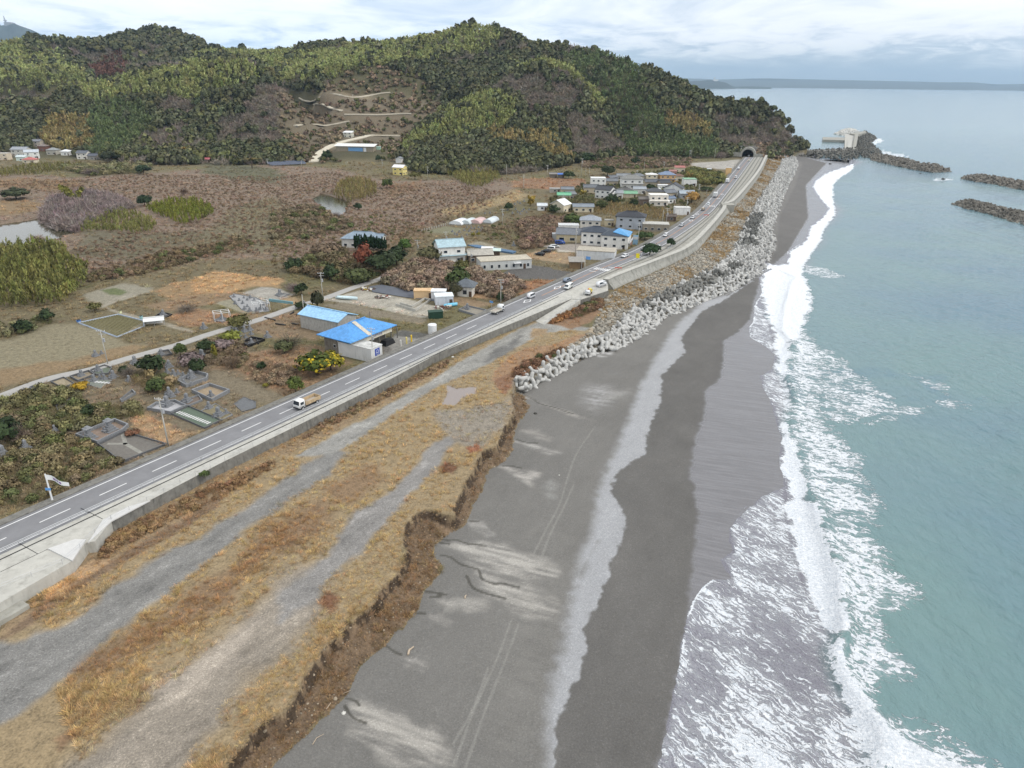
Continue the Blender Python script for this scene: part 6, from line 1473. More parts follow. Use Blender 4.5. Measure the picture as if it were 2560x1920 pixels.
for k in range(1, 16):
 t = k / 16; p0_ = a.lerp(b, t); p1_ = d.lerp(c_, t); tube(bm, (p0_.x, p0_.y, gz1(p0_.x, p0_.y) + .02), (p1_.x, p1_.y, gz1(p1_.x, p1_.y) + .02), .22, .22, 5)
o = obj('crop_rows', bm, mat('crop_soil', (118, 112, 78), .95, var=.4, nscale=2)); tag(o, 'parallel low crop rows filling the vegetable plot', 'crop rows')
for (c, x, y, s, col_, lb) in (('B1', 1175, 190, (1.0, 1.0, 1.0), (140, 176, 176), 'round teal water drum at the plot\'s right corner'), ('B1', 655, 215, (1.2, .8, .6), (84, 130, 196), 'small blue crate at the plot\'s left corner'), ('B1', 1000, 142, (.8, .8, .7), (220, 222, 180), 'pale yellow tub at the plot\'s back corner')):
 p = on(c, x, y); bm = bmesh.new(); tube(bm, (0, 0, -.1), (0, 0, s[2]), s[0] * .5, s[0] * .5, 12); tube(bm, (0, 0, s[2] - .08), (0, 0, s[2]), s[0] * .56, s[0] * .56, 12); o = obj('tub', bm, m_paint('tub%d' % col_[0], col_)); o.location = p; tag(o, lb, 'tub')
def boat(c, x, y, L, B, rz, hull, lb):
 p = on(c, x, y); r = empty('rowing_boat', (p.x, p.y, p.z + .1), rz, lb, 'boat'); bm = bmesh.new(); rings = []
 for i in range(9):
  t = i / 8; w = B / 2 * (sin(pi * min(1, t * .82 + .18)) ** .6 if t < 1 else 0.02); zt = .75 + .35 * t * t; xx_ = (t - .45) * L
  rings.append([bm.verts.new(q) for q in ((xx_, -w, zt), (xx_, -w * .7, .1), (xx_, 0, -.05), (xx_, w * .7, .1), (xx_, w, zt), (xx_, w * .85, zt), (xx_, w * .6, .3), (xx_, 0, .22), (xx_, -w * .6, .3), (xx_, -w * .85, zt))])
 for a, b in zip(rings[:-1], rings[1:]):
  for k in range(10): bm.faces.new((a[k], a[(k + 1) % 10], b[(k + 1) % 10], b[k]))
 bm.faces.new(rings[0][::-1]); bmesh.ops.recalc_face_normals(bm, faces=bm.faces); obj('hull', bm, hull, r, True)
 bm = bmesh.new()
 for t in (-.2, .1): box(bm, (t * L, 0, .5), (.3, B * .75, .06))
 obj('thwart', bm, m_white, r); return r
boat('B2', 1330, 305, 8.0, 2.0, -.25, m_paint('boat', (202, 222, 226)), 'pale white blue open boat lying in the gravel yard by the lane')
boat('B3', 88, 505, 4.6, 1.5, .35, m_paint('boatb', (120, 196, 224)), 'small bright blue boat upturned beside the white prefab sheds')
for (c, x, y, w, d, h, wl, rf, rz, lb) in (('B2', 2000, 300, 6.5, 3.5, 2.6, (206, 176, 136), (212, 176, 128), .05, 'low shed with a tan plywood roof in the gravel yard'), ('B2', 2130, 305, 5, 3.5, 2.6, (200, 202, 204), (232, 234, 236), 0, 'white flat prefab shed, left one of the pair'),
           ('B3', 40, 495, 6, 4.5, 2.9, (196, 200, 206), (226, 232, 236), .2, 'white flat prefab shed beside the small blue boat')):
 house(c, x, y, w, d, h, lb, wall=wl, roof=rf, rk='flat', rz=rz, win=(), name='shed', cat='shed', rkind='metal')
p = on('B2', 2105, 465); bm = bmesh.new(); box(bm, (0, 0, 0), (4.4, 2.4, 2.2)); box(bm, (0, 0, 2.2), (4.6, 2.6, .12)); r = empty('container', p, .3, 'dark green steel container bin at the yard corner', 'container'); obj('body', bm, mat('green_steel', (38, 66, 52), .6), r)
bm = bmesh.new(); [box(bm, (-1.9 + k * .55, -1.22, .1), (.08, .06, 2.0)) for k in range(8)]; obj('rib', bm, mat('green_steel', (38, 66, 52)), r)
P_ = tr("B2 1530,190 1640,175 2212,285 2212,330 1830,280 1560,235", 6.2); c0 = P_.mean(0); z0_ = float(gz(P_[:, 0], P_[:, 1]).mean())
bm = bmesh.new(); slab_bm(bm, P_ - c0, z0_ - .5, z0_ + .28); o = obj('weed_sheet', bm, mat('weed_cloth', (88, 92, 100), .6, var=.2, nscale=.3, bump=.3, bscale=1)); o.location = (*c0, 0); tag(o, 'dark grey ground sheet laid over the long bed behind the gravel yard', 'ground sheet')
P_ = tr("B2 1760,350 1930,400 2060,310 2010,300 1900,370 1800,340", 6.2); z0_ = float(gz(P_[:, 0], P_[:, 1]).mean()); c0 = P_.mean(0); bm = bmesh.new()
for i in range(len(P_) - 1):
 a, b = P_[i] - c0, P_[i + 1] - c0; d = (b - a) / np.linalg.norm(b - a); n__ = np.array((d[1], -d[0])) * .12; slab_bm(bm, [a - n__, b - n__, b + n__, a + n__], z0_ - .2, z0_ + .8)
o = obj('block_wall', bm, m_concl); o.location = (*c0, 0); tag(o, 'low unfinished block wall foundation in the gravel yard', 'foundation wall')
for (x, y, col_, lb, sd_) in ((1530, 225, (190, 164, 80), 'heap of yellow and brown scrap at the corner of the ground sheet', 1), (1650, 295, (150, 130, 122), 'heap of mixed scrap and red sheet in the gravel yard', 2), (2170, 380, (120, 96, 76), 'pile of mixed tools and orange rubbish beside the prefab sheds', 3)):
 p = on('B2', x, y); r_s = random.Random(sd_); r = empty('scrap_heap', p, 0, lb, 'scrap heap')
 for k, cc_ in enumerate((col_, (206, 204, 196), (120, 70, 60), (96, 92, 84))):
  bm = bmesh.new()
  for q in range(7): box(bm, (r_s.uniform(-2.4, 2.4), r_s.uniform(-1, 1), r_s.uniform(-.1, .5)), (r_s.uniform(.3, 2), r_s.uniform(.1, .6), r_s.uniform(.1, .5)), r_s.uniform(0, 3))
  obj('scrap', bm, mat('scrap_%d_%d_%d' % cc_, cc_, .8), r)
P_ = tr("A5 1545,800 1620,800 1930,850 1900,862 1600,815", 6.2); z0_ = float(gz(P_[:, 0], P_[:, 1]).mean()); c0 = P_.mean(0); bm = bmesh.new(); slab_bm(bm, P_ - c0, z0_ - .3, z0_ + .5); o = obj('garden_net', bm, mat('blue_net', (84, 112, 140), .8, var=.3)); o.location = (*c0, 0); tag(o, 'long low blue net over a bed behind the white teal roofed house', 'net')
p = on('B2', 770, 335); bm = bmesh.new(); box(bm, (0, 0, 0), (9.5, .4, .9)); o = obj('net_fence', bm, mat('teal_net', (120, 160, 168), .8)); o.location = p; o.rotation_euler.z = -.35; tag(o, 'low teal net fence along the gravel cemetery yard', 'net fence')
# ---- vehicles
def wheel_set(root, xs, hw, r, w=.24):
 for x in xs:
  for s in (-1, 1):
   bm = bmesh.new(); bmesh.ops.create_cone(bm, cap_ends=True, segments=14, radius1=r, radius2=r, depth=w, matrix=Matrix.Rotation(pi / 2, 4, 'X'))
   o = obj('wheel', bm, m_tyre, root); o.location = (x, s * (hw - w / 2 + .03), r)
   bm = bmesh.new(); bmesh.ops.create_cone(bm, cap_ends=True, segments=10, radius1=r * .55, radius2=r * .55, depth=w + .03, matrix=Matrix.Rotation(pi / 2, 4, 'X')); obj('rim', bm, m_steel, o)
def prism(bm, prof, w, taper_top=None):
 """side profile (x, z) extruded over the width; narrows with height above the belt"""
 L = []; zmin = min(z for _, z in prof); zmax = max(z for _, z in prof)
 for s in (-1, 1):
  row = []
  for x, z in prof:
   k = 1.0 if not taper_top or z <= taper_top[0] else 1 - taper_top[1] * (z - taper_top[0]) / (zmax - taper_top[0])
   row.append(bm.verts.new((x, s * w / 2 * k, z)))
  L.append(row)
 n = len(prof); bm.faces.new(L[0]); bm.faces.new(L[1][::-1])
 for i in range(n):
  j = (i + 1) % n; bm.faces.new((L[0][j], L[0][i], L[1][i], L[1][j]))
 bmesh.ops.recalc_face_normals(bm, faces=bm.faces)
def car(loc, rz, kind, rgb, label, cat='car', name=None, group=None, dark=False):
 r = empty(name or {'van': 'van', 'kei': 'minivan', 'sedan': 'parked_car'}.get(kind, 'car'), loc, rz, label, cat, group)
 pm = m_paint('car_%d_%d_%d' % rgb, rgb, .3, .02)
 if kind == 'van':   body = [(-2.3, .35), (2.3, .35), (2.35, .9), (2.15, 1.1), (1.55, 1.9), (-2.25, 1.95), (-2.35, 1.1)]; g = [(1.5, 1.12), (2.08, 1.12), (1.56, 1.78), (-2.1, 1.8), (-2.1, 1.15)]; w, xs, wr = 1.72, (-1.4, 1.45), .33
 elif kind == 'kei': body = [(-1.7, .3), (1.7, .3), (1.74, .85), (1.55, 1.0), (1.2, 1.78), (-1.6, 1.82), (-1.72, 1.0)]; g = [(1.2, 1.02), (1.5, 1.02), (1.16, 1.68), (-1.55, 1.7), (-1.6, 1.05)]; w, xs, wr = 1.48, (-1.1, 1.1), .28
 elif kind == 'wagon': body = [(-2.2, .3), (2.15, .3), (2.2, .7), (1.2, .92), (.55, 1.45), (-1.8, 1.5), (-2.2, .95)]; g = [(1.08, .94), (.52, 1.38), (-1.7, 1.42), (-2.05, .96)]; w, xs, wr = 1.72, (-1.3, 1.35), .31
 else: body = [(-2.2, .3), (2.15, .3), (2.2, .68), (1.15, .88), (.45, 1.38), (-1.1, 1.4), (-1.75, .95), (-2.25, .88)]; g = [(1.02, .9), (.43, 1.31), (-1.05, 1.33), (-1.6, .96)]; w, xs, wr = 1.72, (-1.3, 1.35), .31
 belt = min(z for _, z in g)
 bm = bmesh.new(); prism(bm, body, w, (belt, .14)); bmesh.ops.bevel(bm, geom=bm.edges[:], offset=.06, segments=2, affect='EDGES', clamp_overlap=True); b = obj('body', bm, pm, r, True)
 bm = bmesh.new(); prism(bm, g, w + .03, (belt, .12)); obj('side_window', bm, m_glass, r)
 fx0, fx1 = [q for q in body if q[1] > belt - .15 and q[0] > 0][0:2][-1] if False else (0, 0), None
 sl = sorted([q for q in g], key=lambda q: -q[0])[:2]; a, c_ = (sl[0], sl[1]) if sl[0][1] < sl[1][1] else (sl[1], sl[0])
 bm = bmesh.new(); hw0, hw1 = w * .43, w * .38; v = [bm.verts.new(p) for p in ((a[0] + .10, -hw0, a[1] + .03), (a[0] + .10, hw0, a[1] + .03), (c_[0] + .12, hw1, c_[1] + .02), (c_[0] + .12, -hw1, c_[1] + .02))]; bm.faces.new(v)
 ex = bmesh.ops.extrude_face_region(bm, geom=bm.faces[:]); bmesh.ops.translate(bm, verts=[q for q in ex['geom'] if isinstance(q, bmesh.types.BMVert)], vec=(-.2, 0, -.1)); bmesh.ops.recalc_face_normals(bm, faces=bm.faces); obj('windscreen', bm, m_glass, r)
 fx = max(x for x, _ in body)
 for s in (-1, 1):
  bm = bmesh.new(); box(bm, (fx - .05, s * w * .36, .62), (.12, .3, .16)); obj('headlight', bm, mat('lamp_glass', (232, 232, 226), .2), r)
  bm = bmesh.new(); box(bm, (-fx + .03, s * w * .40, .75), (.1, .16, .2)); obj('tail_light', bm, mat('lamp_red', (150, 30, 30), .3), r)
 bm = bmesh.new(); box(bm, (fx, 0, .38), (.1, w * .8, .14)); box(bm, (-fx, 0, .38), (.1, w * .8, .14)); obj('bumper', bm, m_black, r)
 wheel_set(r, xs, w / 2, wr); return r
def truck(loc, rz, kind, label, cab=(224, 224, 222), bed=(176, 152, 120), L=6.4, w=2.15, group=None):
 r = empty(kind, loc, rz, label, 'truck', group); pm = m_paint('cab_%d_%d_%d' % cab, cab, .35, .03); cl = L * .27; fx = L / 2; H = 2.35 if L > 5 else 1.85
 bm = bmesh.new(); prism(bm, [(fx - cl, .5), (fx - .02, .5), (fx, 1.25), (fx - .25, H), (fx - cl, H + .02)], w * .97, (1.3, .08)); bmesh.ops.bevel(bm, geom=bm.edges[:], offset=.07, segments=2, affect='EDGES'); obj('cab', bm, pm, r, True)
 bm = bmesh.new(); v = [bm.verts.new(p) for p in ((fx + .02, -w * .42, 1.28), (fx + .02, w * .42, 1.28), (fx - .2, w * .39, H - .22), (fx - .2, -w * .39, H - .22))]; bm.faces.new(v)
 ex = bmesh.ops.extrude_face_region(bm, geom=bm.faces[:]); bmesh.ops.translate(bm, verts=[q for q in ex['geom'] if isinstance(q, bmesh.types.BMVert)], vec=(-.2, 0, 0)); bmesh.ops.recalc_face_normals(bm, faces=bm.faces); obj('windscreen', bm, m_glass, r)
 for s in (-1, 1):
  bm = bmesh.new(); box(bm, (fx - cl * .5, s * w * .475, 1.32), (cl * .55, .06, .62)); obj('side_window', bm, m_glass, r)
  bm = bmesh.new(); box(bm, (fx, s * w * .38, .72), (.06, .3, .16)); obj('headlight', bm, mat('lamp_glass', (232, 232, 226)), r)
 bm = bmesh.new(); box(bm, (fx + .02, 0, .4), (.1, w * .95, .22)); obj('bumper', bm, m_black, r)
 bl = L - cl - .15; bx_ = -L / 2 + bl / 2; bm2 = mat('bed_%d_%d_%d' % bed, bed, .7, var=.2, dirt=(110, 92, 72))
 bm = bmesh.new(); box(bm, (-.2, 0, .45), (L - .4, w * .5, .3)); obj('chassis', bm, m_black, r)
 if kind == 'box_truck':
  bm = bmesh.new(); box(bm, (bx_, 0, .75), (bl, w, 2.3)); bmesh.ops.bevel(bm, geom=bm.edges[:], offset=.05, segments=1, affect='EDGES'); obj('cargo_box', bm, bm2, r)
 else:
  hb_ = .75 if kind == 'tipper_truck' else .32; bm = bmesh.new(); box(bm, (bx_, 0, .78), (bl, w, .1))
  for s in (-1, 1): box(bm, (bx_, s * (w / 2 - .04), .88), (bl, .08, hb_))
  box(bm, (bx_ - bl / 2 + .04, 0, .88), (.08, w - .16, hb_)); box(bm, (bx_ + bl / 2 - .04, 0, .88), (.08, w - .16, hb_ + .25)); obj('bed', bm, bm2, r)
  bm = bmesh.new(); box(bm, (bx_, 0, .89), (bl - .3, w - .3, .05)); obj('bed_floor', bm, mat('bed_floor', (168, 160, 150), .8, var=.2), r)
 wheel_set(r, (-L / 2 + 1.2, fx - .9), w / 2, .45 if L > 5 else .3); return r
def road_at(c, x, y, off, flip=False, z=7.012):
 p = at(c, x, y, 7.0); yv = p.y; px_ = road_off(ROADL, yv, off); d = rdir(yv); return Vector((px_, yv, z)), atan2(d[1], d[0]) + (pi if flip else 0)
def on_road(f, c, x, y, off, flip, *a, **k):
 l, rz = road_at(c, x, y, off, flip); return f(l, rz, *a, **k)
on_road(truck, 'B2', 990, 1222, 5.1, True, 'tipper_truck', 'white medium tipper truck with a rusty tan bed driving along the near road', (228, 228, 226), (186, 164, 132), 6.3, 2.2)
on_road(truck, 'B3', 495, 560, 1.8, False, 'flatbed_truck', 'white flatbed truck with empty pale bed driving away beside the blue sign', (226, 228, 228), (200, 196, 184), 5.6, 1.95)
on_road(car, 'B3', 808, 432, 1.9, False, 'kei', (226, 228, 230), 'boxy white minivan driving between the two road diamonds', 'van')
on_road(car, 'B3', 1128, 290, 1.8, False, 'wagon', (130, 142, 156), 'blue grey estate car passing the parking apron')
on_road(car, 'A6', 812, 893, 1.9, True, 'sedan', (226, 228, 230), 'white car on the road in front of the pale warehouse')
on_road(car, 'A6', 1160, 728, 1.7, True, 'wagon', (228, 229, 230), 'white car on the road bend just past the half blue roofed shop')
on_road(car, 'A6', 1284, 648, 1.7, True, 'wagon', (190, 194, 198), 'silver car, second on the bend past the shop')
on_road(car, 'A6', 1357, 588, 1.7, True, 'sedan', (206, 208, 210), 'light silver car, third on the bend past the shop')
on_road(truck, 'A6', 1424, 524, 1.7, True, 'flatbed_truck', 'small truck with a brown load just before the far crossing', (190, 176, 156), (150, 124, 92), 4.0, 1.6)
on_road(car, 'A6', 1462, 482, 1.7, True, 'wagon', (216, 222, 226), 'white car at the far pedestrian crossing')
on_road(truck, 'A6', 1526, 418, 1.7, False, 'box_truck', 'grey white box truck between the far crossing and the village', (206, 208, 208), (206, 208, 208), 7.5, 2.3)
on_road(truck, 'A6', 1630, 306, 1.7, False, 'box_truck', 'white box truck, the farther one, near the far bend', (226, 228, 228), (228, 230, 230), 6.6, 2.2)
on_road(car, 'A6', 1704, 272, 5.2, True, 'van', (222, 224, 224), 'white van coming past the farther box truck')
on_road(car, 'A6', 1774, 200, 1.8, False, 'van', (216, 218, 220), 'pale van on the road short of the tunnel')
on_road(car, 'A6', 1826, 136, 5.2, True, 'wagon', (206, 206, 190), 'cream car coming out nearest to the tunnel mouth')
l_, r_z = road_at('A6', 1795, 112, 3.4, True); l_.y += 18; l_.x += 5; car(l_, r_z, 'wagon', (222, 224, 226), 'white car inside the dark tunnel mouth')
car(Vector((*at('B3', 1110, 350, 7.1).xy, 7.1)), yaw + pi + .1, 'van', (228, 230, 228), 'white van parked on the apron next to the road', 'van')
car(Vector((*at('B3', 1392, 330, 7.1).xy, 7.1)), yaw - .15, 'van', (226, 228, 230), 'white van with its back to us at the start of the tall wall', 'van')
ct = truck(Vector((*at('B3', 1285, 398, 7.1).xy, 7.1)), yaw + pi + .25, 'crane_truck', 'white works truck with red crane arm and yellow load on the apron', (226, 228, 228), (204, 186, 110), 4.8, 1.8)
bm = bmesh.new(); tube(bm, (.7, 0, .8), (.7, 0, 2.2), .14, .12, 8); tube(bm, (.7, 0, 2.2), (2.6, .2, 2.5), .12, .08, 8); obj('crane_arm', bm, m_paint('crane_red', (190, 56, 52)), ct)
bm = bmesh.new(); box(bm, (-1.2, 0, 1.0), (1.6, 1.2, .7), 0, .8); obj('load', bm, m_paint('load_yellow', (214, 196, 70)), ct)
for (x, y, k, c_, rz, lb) in ((155, 880, 'wagon', (26, 28, 32), 2.6, 'black car parked on the grass, the left one of two'), (205, 858, 'wagon', (30, 30, 34), 2.7, 'black car parked on the grass, the right one of two'),
        (245, 838, 'kei', (226, 228, 228), 2.8, 'white car with a yellow load parked beside the black cars'), (275, 818, 'wagon', (196, 198, 196), .3, 'silver car parked behind the white one by the beige house'), (315, 792, 'van', (46, 78, 150), .2, 'dark blue van parked before the beige house')):
 car(on('A6', x, y, .02), rz, k, c_, lb, 'car', 'parked_car')
for (x, y, lb) in ((775, 992, 'red and white works barrier left of the crossing'), (560, 1180, 'small orange cone on the parking apron beside the crane truck'), (1470, 570, 'red works barrier on the far promenade')):
 p = at('A6', x, y, 7.12); bm = bmesh.new()
 if 'cone' in lb: box(bm, (0, 0, 0), (.4, .4, .05)); tube(bm, (0, 0, .05), (0, 0, .75), .16, .03, 8); nm = 'traffic_cone'
 else:
  nm = 'barrier'
  for s in (-1.2, 0, 1.2): tube(bm, (s, 0, 0), (s, 0, 1.0), .06, .06, 6)
  box(bm, (0, 0, .6), (2.8, .08, .3))
 o = obj(nm, bm, m_paint('works_red', (206, 84, 62))); o.location = p; tag(o, lb, nm.replace('_', ' '))
p = at('A6', 928, 918, 7.1); r = empty('warning_board', p, -.5, 'yellow works board standing beside the road near the round bushes', 'sign'); bm = bmesh.new(); box(bm, (0, 0, .9), (1.5, .1, 1.9)); obj('board', bm, m_paint('board_yellow', (232, 214, 40)), r)
bm = bmesh.new(); tube(bm, (-.5, 0, 0), (-.5, 0, 1), .05, .05, 6); tube(bm, (.5, 0, 0), (.5, 0, 1), .05, .05, 6); obj('leg', bm, m_steel, r)
# ---- poles
m_pole = mat('pole_concrete', (176, 174, 166), .85, var=.12)
def pole(c, bx_, by_, tx_, ty_, label, kind='utility', road=False, cat=None, r=.16):
 p = at(c, bx_, by_, 7.0) if road else on(c, bx_, by_)
 p.z = gz1(p.x, p.y) if not road else 6.95
 h = max(3.0, atd(c, tx_, ty_, p.y).z - p.z); nm = {'utility': 'utility_pole', 'lamp': 'street_lamp', 'mast': 'mast'}[kind]
 root = empty(nm, p, rng.uniform(-.4, .4), label, cat or {'utility': 'utility pole', 'lamp': 'street lamp', 'mast': 'mast'}[kind])
 bm = bmesh.new(); tube(bm, (0, 0, -.5), (0, 0, h), r, r * .62, 8); obj('pole', bm, m_pole, root, True)
 if kind == 'utility':
  bm = bmesh.new(); box(bm, (0, 0, h - .5), (2.2, .1, .12)); box(bm, (.2, 0, h - 1.3), (1.8, .1, .12)); obj('crossarm', bm, m_steel, root)
  bm = bmesh.new()
  for s in (-1.0, -.4, .4, 1.0): tube(bm, (s, 0, h - .38), (s, 0, h - .1), .06, .05, 6)
  obj('insulator', bm, m_white, root)
  bm = bmesh.new(); tube(bm, (.38, 0, h - 3.4), (.38, 0, h - 2.4), .25, .25, 8); obj('transformer', bm, m_steel, root)
 elif kind == 'lamp':
  bm = bmesh.new(); tube(bm, (0, 0, h - .1), (1.3, 0, h + .15), .06, .05, 6); obj('arm', bm, m_steel, root); bm = bmesh.new(); box(bm, (1.5, 0, h + .05), (.7, .25, .14)); obj('lamp_head', bm, m_white, root)
 return root
PL = [('B1', 895, 565, 838, 278, 'tall concrete pole beside the lane at the vegetable field', 'utility', 0), ('B1', 1400, 1256, 1312, 842, 'nearest concrete pole, at the road edge by the golden grass', 'utility', 0),
 ('B2', 1130, 284, 1102, 70, 'concrete pole beside the lane shrub with a box transformer', 'utility', 0), ('B2', 966, 412, 946, 262, 'thin pole standing in the lane side shrub', 'mast', 0),
 ('B2', 1566, 838, 1545, 548, 'concrete pole right in front of the white annex', 'utility', 0), ('B3', 525, 492, 524, 266, 'pale pole beside the road behind the flatbed truck', 'utility', 0),
 ('B3', 1222, 196, 1226, 20, 'thin dark pole next to the overgrown roadside hut', 'mast', 0), ('B3', 1250, 192, 1256, 84, 'sign pole with blue plate beside the overgrown hut', 'mast', 0),
 ('A5', 1150, 842, 1148, 756, 'wooden cross armed pole right of the dark hedge', 'utility', 0), ('A5', 1376, 782, 1371, 690, 'pole behind the white teal roofed house', 'utility', 0),
 ('A5', 1572, 962, 1569, 822, 'pole in front of the white teal roofed house', 'utility', 0), ('A5', 1820, 642, 1819, 512, 'pole in the bare thicket right of the greenhouses', 'utility', 0),
 ('A5', 1230, 272, 1228, 178, 'pole in the bushes right of the yellow house', 'utility', 0), ('A5', 1852, 266, 1852, 160, 'slim pole at the foot of the central hill', 'mast', 0),
 ('A5', 1988, 352, 1988, 240, 'slim pole on the rusty field below the central hill', 'mast', 0), ('A5', 2173, 266, 2173, 165, 'pole at the left edge of the gravel field under the hill', 'utility', 0),
 ('A5', 872, 192, 871, 122, 'pole between the works and the yellow house', 'utility', 0), ('A5', 586, 178, 585, 142, 'short lamp in the reeds below the works', 'lamp', 0), ('A5', 236, 186, 234, 124, 'street lamp at the end of the solar rows', 'lamp', 0),
 ('A6', 436, 890, 447, 646, 'tall concrete pole at the warehouse corner', 'utility', 0), ('A6', 930, 802, 938, 622, 'pole by the roadside right of the half blue roofed shop', 'utility', 0),
 ('A6', 1153, 652, 1160, 506, 'pole at the right end of the flat roofed workshop', 'utility', 0), ('A6', 1122, 655, 1150, 520, 'leaning stay pole beside the workshop pole', 'mast', 0), ('A6', 1310, 560, 1311, 420, 'pole in front of the white box store', 'utility', 0),
 ('A6', 485, 262, 491, 112, 'tall pole at the wood\'s edge left of the village', 'utility', 0), ('A6', 518, 266, 519, 184, 'white mast of a pair, the left one', 'mast', 0), ('A6', 547, 266, 549, 184, 'white mast of a pair, the right one', 'mast', 0),
 ('A6', 925, 262, 926, 205, 'pole behind the village centre', 'utility', 0), ('A6', 978, 232, 981, 140, 'thin tall pole behind the cream house', 'mast', 0), ('A6', 1135, 192, 1136, 138, 'pole in the scrub behind the orange walled house', 'utility', 0),
 ('A6', 1246, 158, 1248, 105, 'thin pole in the scrub left of the gravel yard', 'mast', 0), ('A6', 1338, 118, 1345, 48, 'pole with fittings at the gravel yard\'s left end', 'utility', 0), ('A6', 1535, 132, 1542, 38, 'slim pole behind the gravel yard', 'mast', 0),
 ('A6', 1692, 196, 1696, 130, 'tan roadside pole at the far bend', 'mast', 0), ('A6', 1738, 104, 1768, 14, 'leaning pole just left of the tunnel mouth', 'utility', 0), ('A6', 1864, 68, 1868, 24, 'short pole right of the tunnel mouth', 'utility', 0), ('A6', 1876, 66, 1880, 24, 'second short pole right of the tunnel mouth', 'mast', 0),
 ('A6', 2008, 82, 2020, 20, 'white lamp post at the far end of the sea wall', 'lamp', 0), ('A6', 1410, 392, 1425, 318, 'pole beside the big white barn', 'utility', 0), ('A6', 1472, 412, 1476, 358, 'slim pole at the roadside past the barn', 'mast', 0),
 ('A6', 340, 482, 341, 395, 'pole right of the tiny white shed', 'utility', 0), ('A6', 294, 502, 296, 440, 'short pole beside the tiny white shed', 'mast', 0), ('A6', 30, 352, 28, 242, 'slim pole in the rusty field left of the village', 'mast', 0), ('A6', 214, 272, 214, 165, 'pole left of the blue roofed open shed', 'utility', 0),
 ('A1', 806, 986, 800, 940, 'bent street lamp before the left wooded hill', 'lamp', 0), ('A1', 1156, 1012, 1150, 948, 'white pole beside the tall palm', 'mast', 0), ('A1', 1371, 1016, 1365, 956, 'white lamp left of the solar rows', 'lamp', 0), ('A1', 1646, 1020, 1642, 975, 'pole at the left end of the solar rows', 'utility', 0), ('A1', 598, 980, 590, 935, 'lamp at the hamlet\'s right end', 'lamp', 0), ('A1', 1855, 1030, 1852, 985, 'short lamp at the right end of the solar rows', 'lamp', 0),
 ('A2', 61, 668, 60, 606, 'white pole on the middle valley terrace', 'mast', 0), ('A2', 221, 868, 220, 820, 'pole at the valley road bend', 'utility', 0), ('A1', 1884, 585, 1882, 525, 'right hand pole of two on the upper valley terrace', 'mast', 0), ('A1', 1852, 585, 1848, 518, 'left hand pole of two on the upper valley terrace', 'mast', 0), ('A1', 1936, 782, 1934, 738, 'pole on the lower valley terrace', 'utility', 0), ('A1', 1984, 920, 1980, 890, 'lamp at the foot of the valley road', 'lamp', 0),
 ('A3', 165, 975, 163, 920, 'thin pole before the dark bamboo near the tunnel', 'mast', 0), ('A3', 572, 940, 575, 900, 'mast on the slope right of the tunnel', 'mast', 0), ('A3', 893, 915, 895, 885, 'thin mast on the quay wall', 'mast', 0), ('A3', 432, 1035, 434, 985, 'tan post beside the last road bend', 'mast', 0)]
for q in PL: pole(*q[:7])
p = on('B3', 1250, 192); r = empty('road_sign', (p.x + .2, p.y - .1, p.z + 4.4), -.5, 'blue direction plate on its arm above the overgrown hut', 'sign'); bm = bmesh.new(); box(bm, (1.0, 0, 0), (1.9, .06, 1.2)); obj('plate', bm, m_paint('plate_blue', (96, 150, 206)), r); bm = bmesh.new(); tube(bm, (-.2, 0, .6), (1.6, 0, .6), .05, .05, 6); obj('arm', bm, m_steel, r)
p = at('B3', 445, 532, 7.0); r = empty('road_sign', p, yaw - pi / 2, 'small blue round topped road sign beside the flatbed truck', 'sign'); bm = bmesh.new(); tube(bm, (0, 0, -.4), (0, 0, 2.8), .05, .05, 6); obj('post', bm, m_steel, r); bm = bmesh.new(); box(bm, (0, -.06, 2.3), (1.3, .05, .6)); obj('plate', bm, m_paint('plate_blue', (96, 150, 206)), r)
p = at('B4', 287, 202, 6.9); hf = atd('B4', 247, 55, p.y).z - p.z
r = empty('flag_pole', p, 0, 'leaning white pole with a torn printed flag by the near road', 'flag pole'); bm = bmesh.new(); tube(bm, (0, 0, -.5), (0, 0, hf), .16, .12, 8); obj('pole', bm, m_white, r)
bm = bmesh.new(); n = 10; va = []
for i in range(n):
 t = i / (n - 1); va.append([bm.verts.new((.15 + 3.4 * t, .25 * sin(t * 7), hf - .1 - 1.6 * t + dz)) for dz in (0, -1.0 * (1 - .25 * t))])
for a, b in zip(va[:-1], va[1:]): bm.faces.new((a[0], b[0], b[1], a[1]))
fl = obj('flag', bm, m_white, r); bm = bmesh.new()
for t0, t1, z in ((.25, .4, .5), (.45, .55, .4), (.6, .7, .45)):
 x0, x1 = .15 + 3.4 * t0, .15 + 3.4 * t1; bm.faces.new([bm.verts.new((x, .25 * sin(t * 7) - .03, hf - .1 - 1.6 * t - z + d)) for x, t, d in ((x0, t0, .2), (x1, t1, .2), (x1, t1, -.15), (x0, t0, -.15))])
obj('print', bm, m_paint('flag_print', (130, 96, 150)), fl); bm = bmesh.new(); box(bm, (-.1, -.15, hf * .42), (.9, .08, .45)); obj('plate', bm, m_paint('plate_blue', (96, 150, 206)), r)
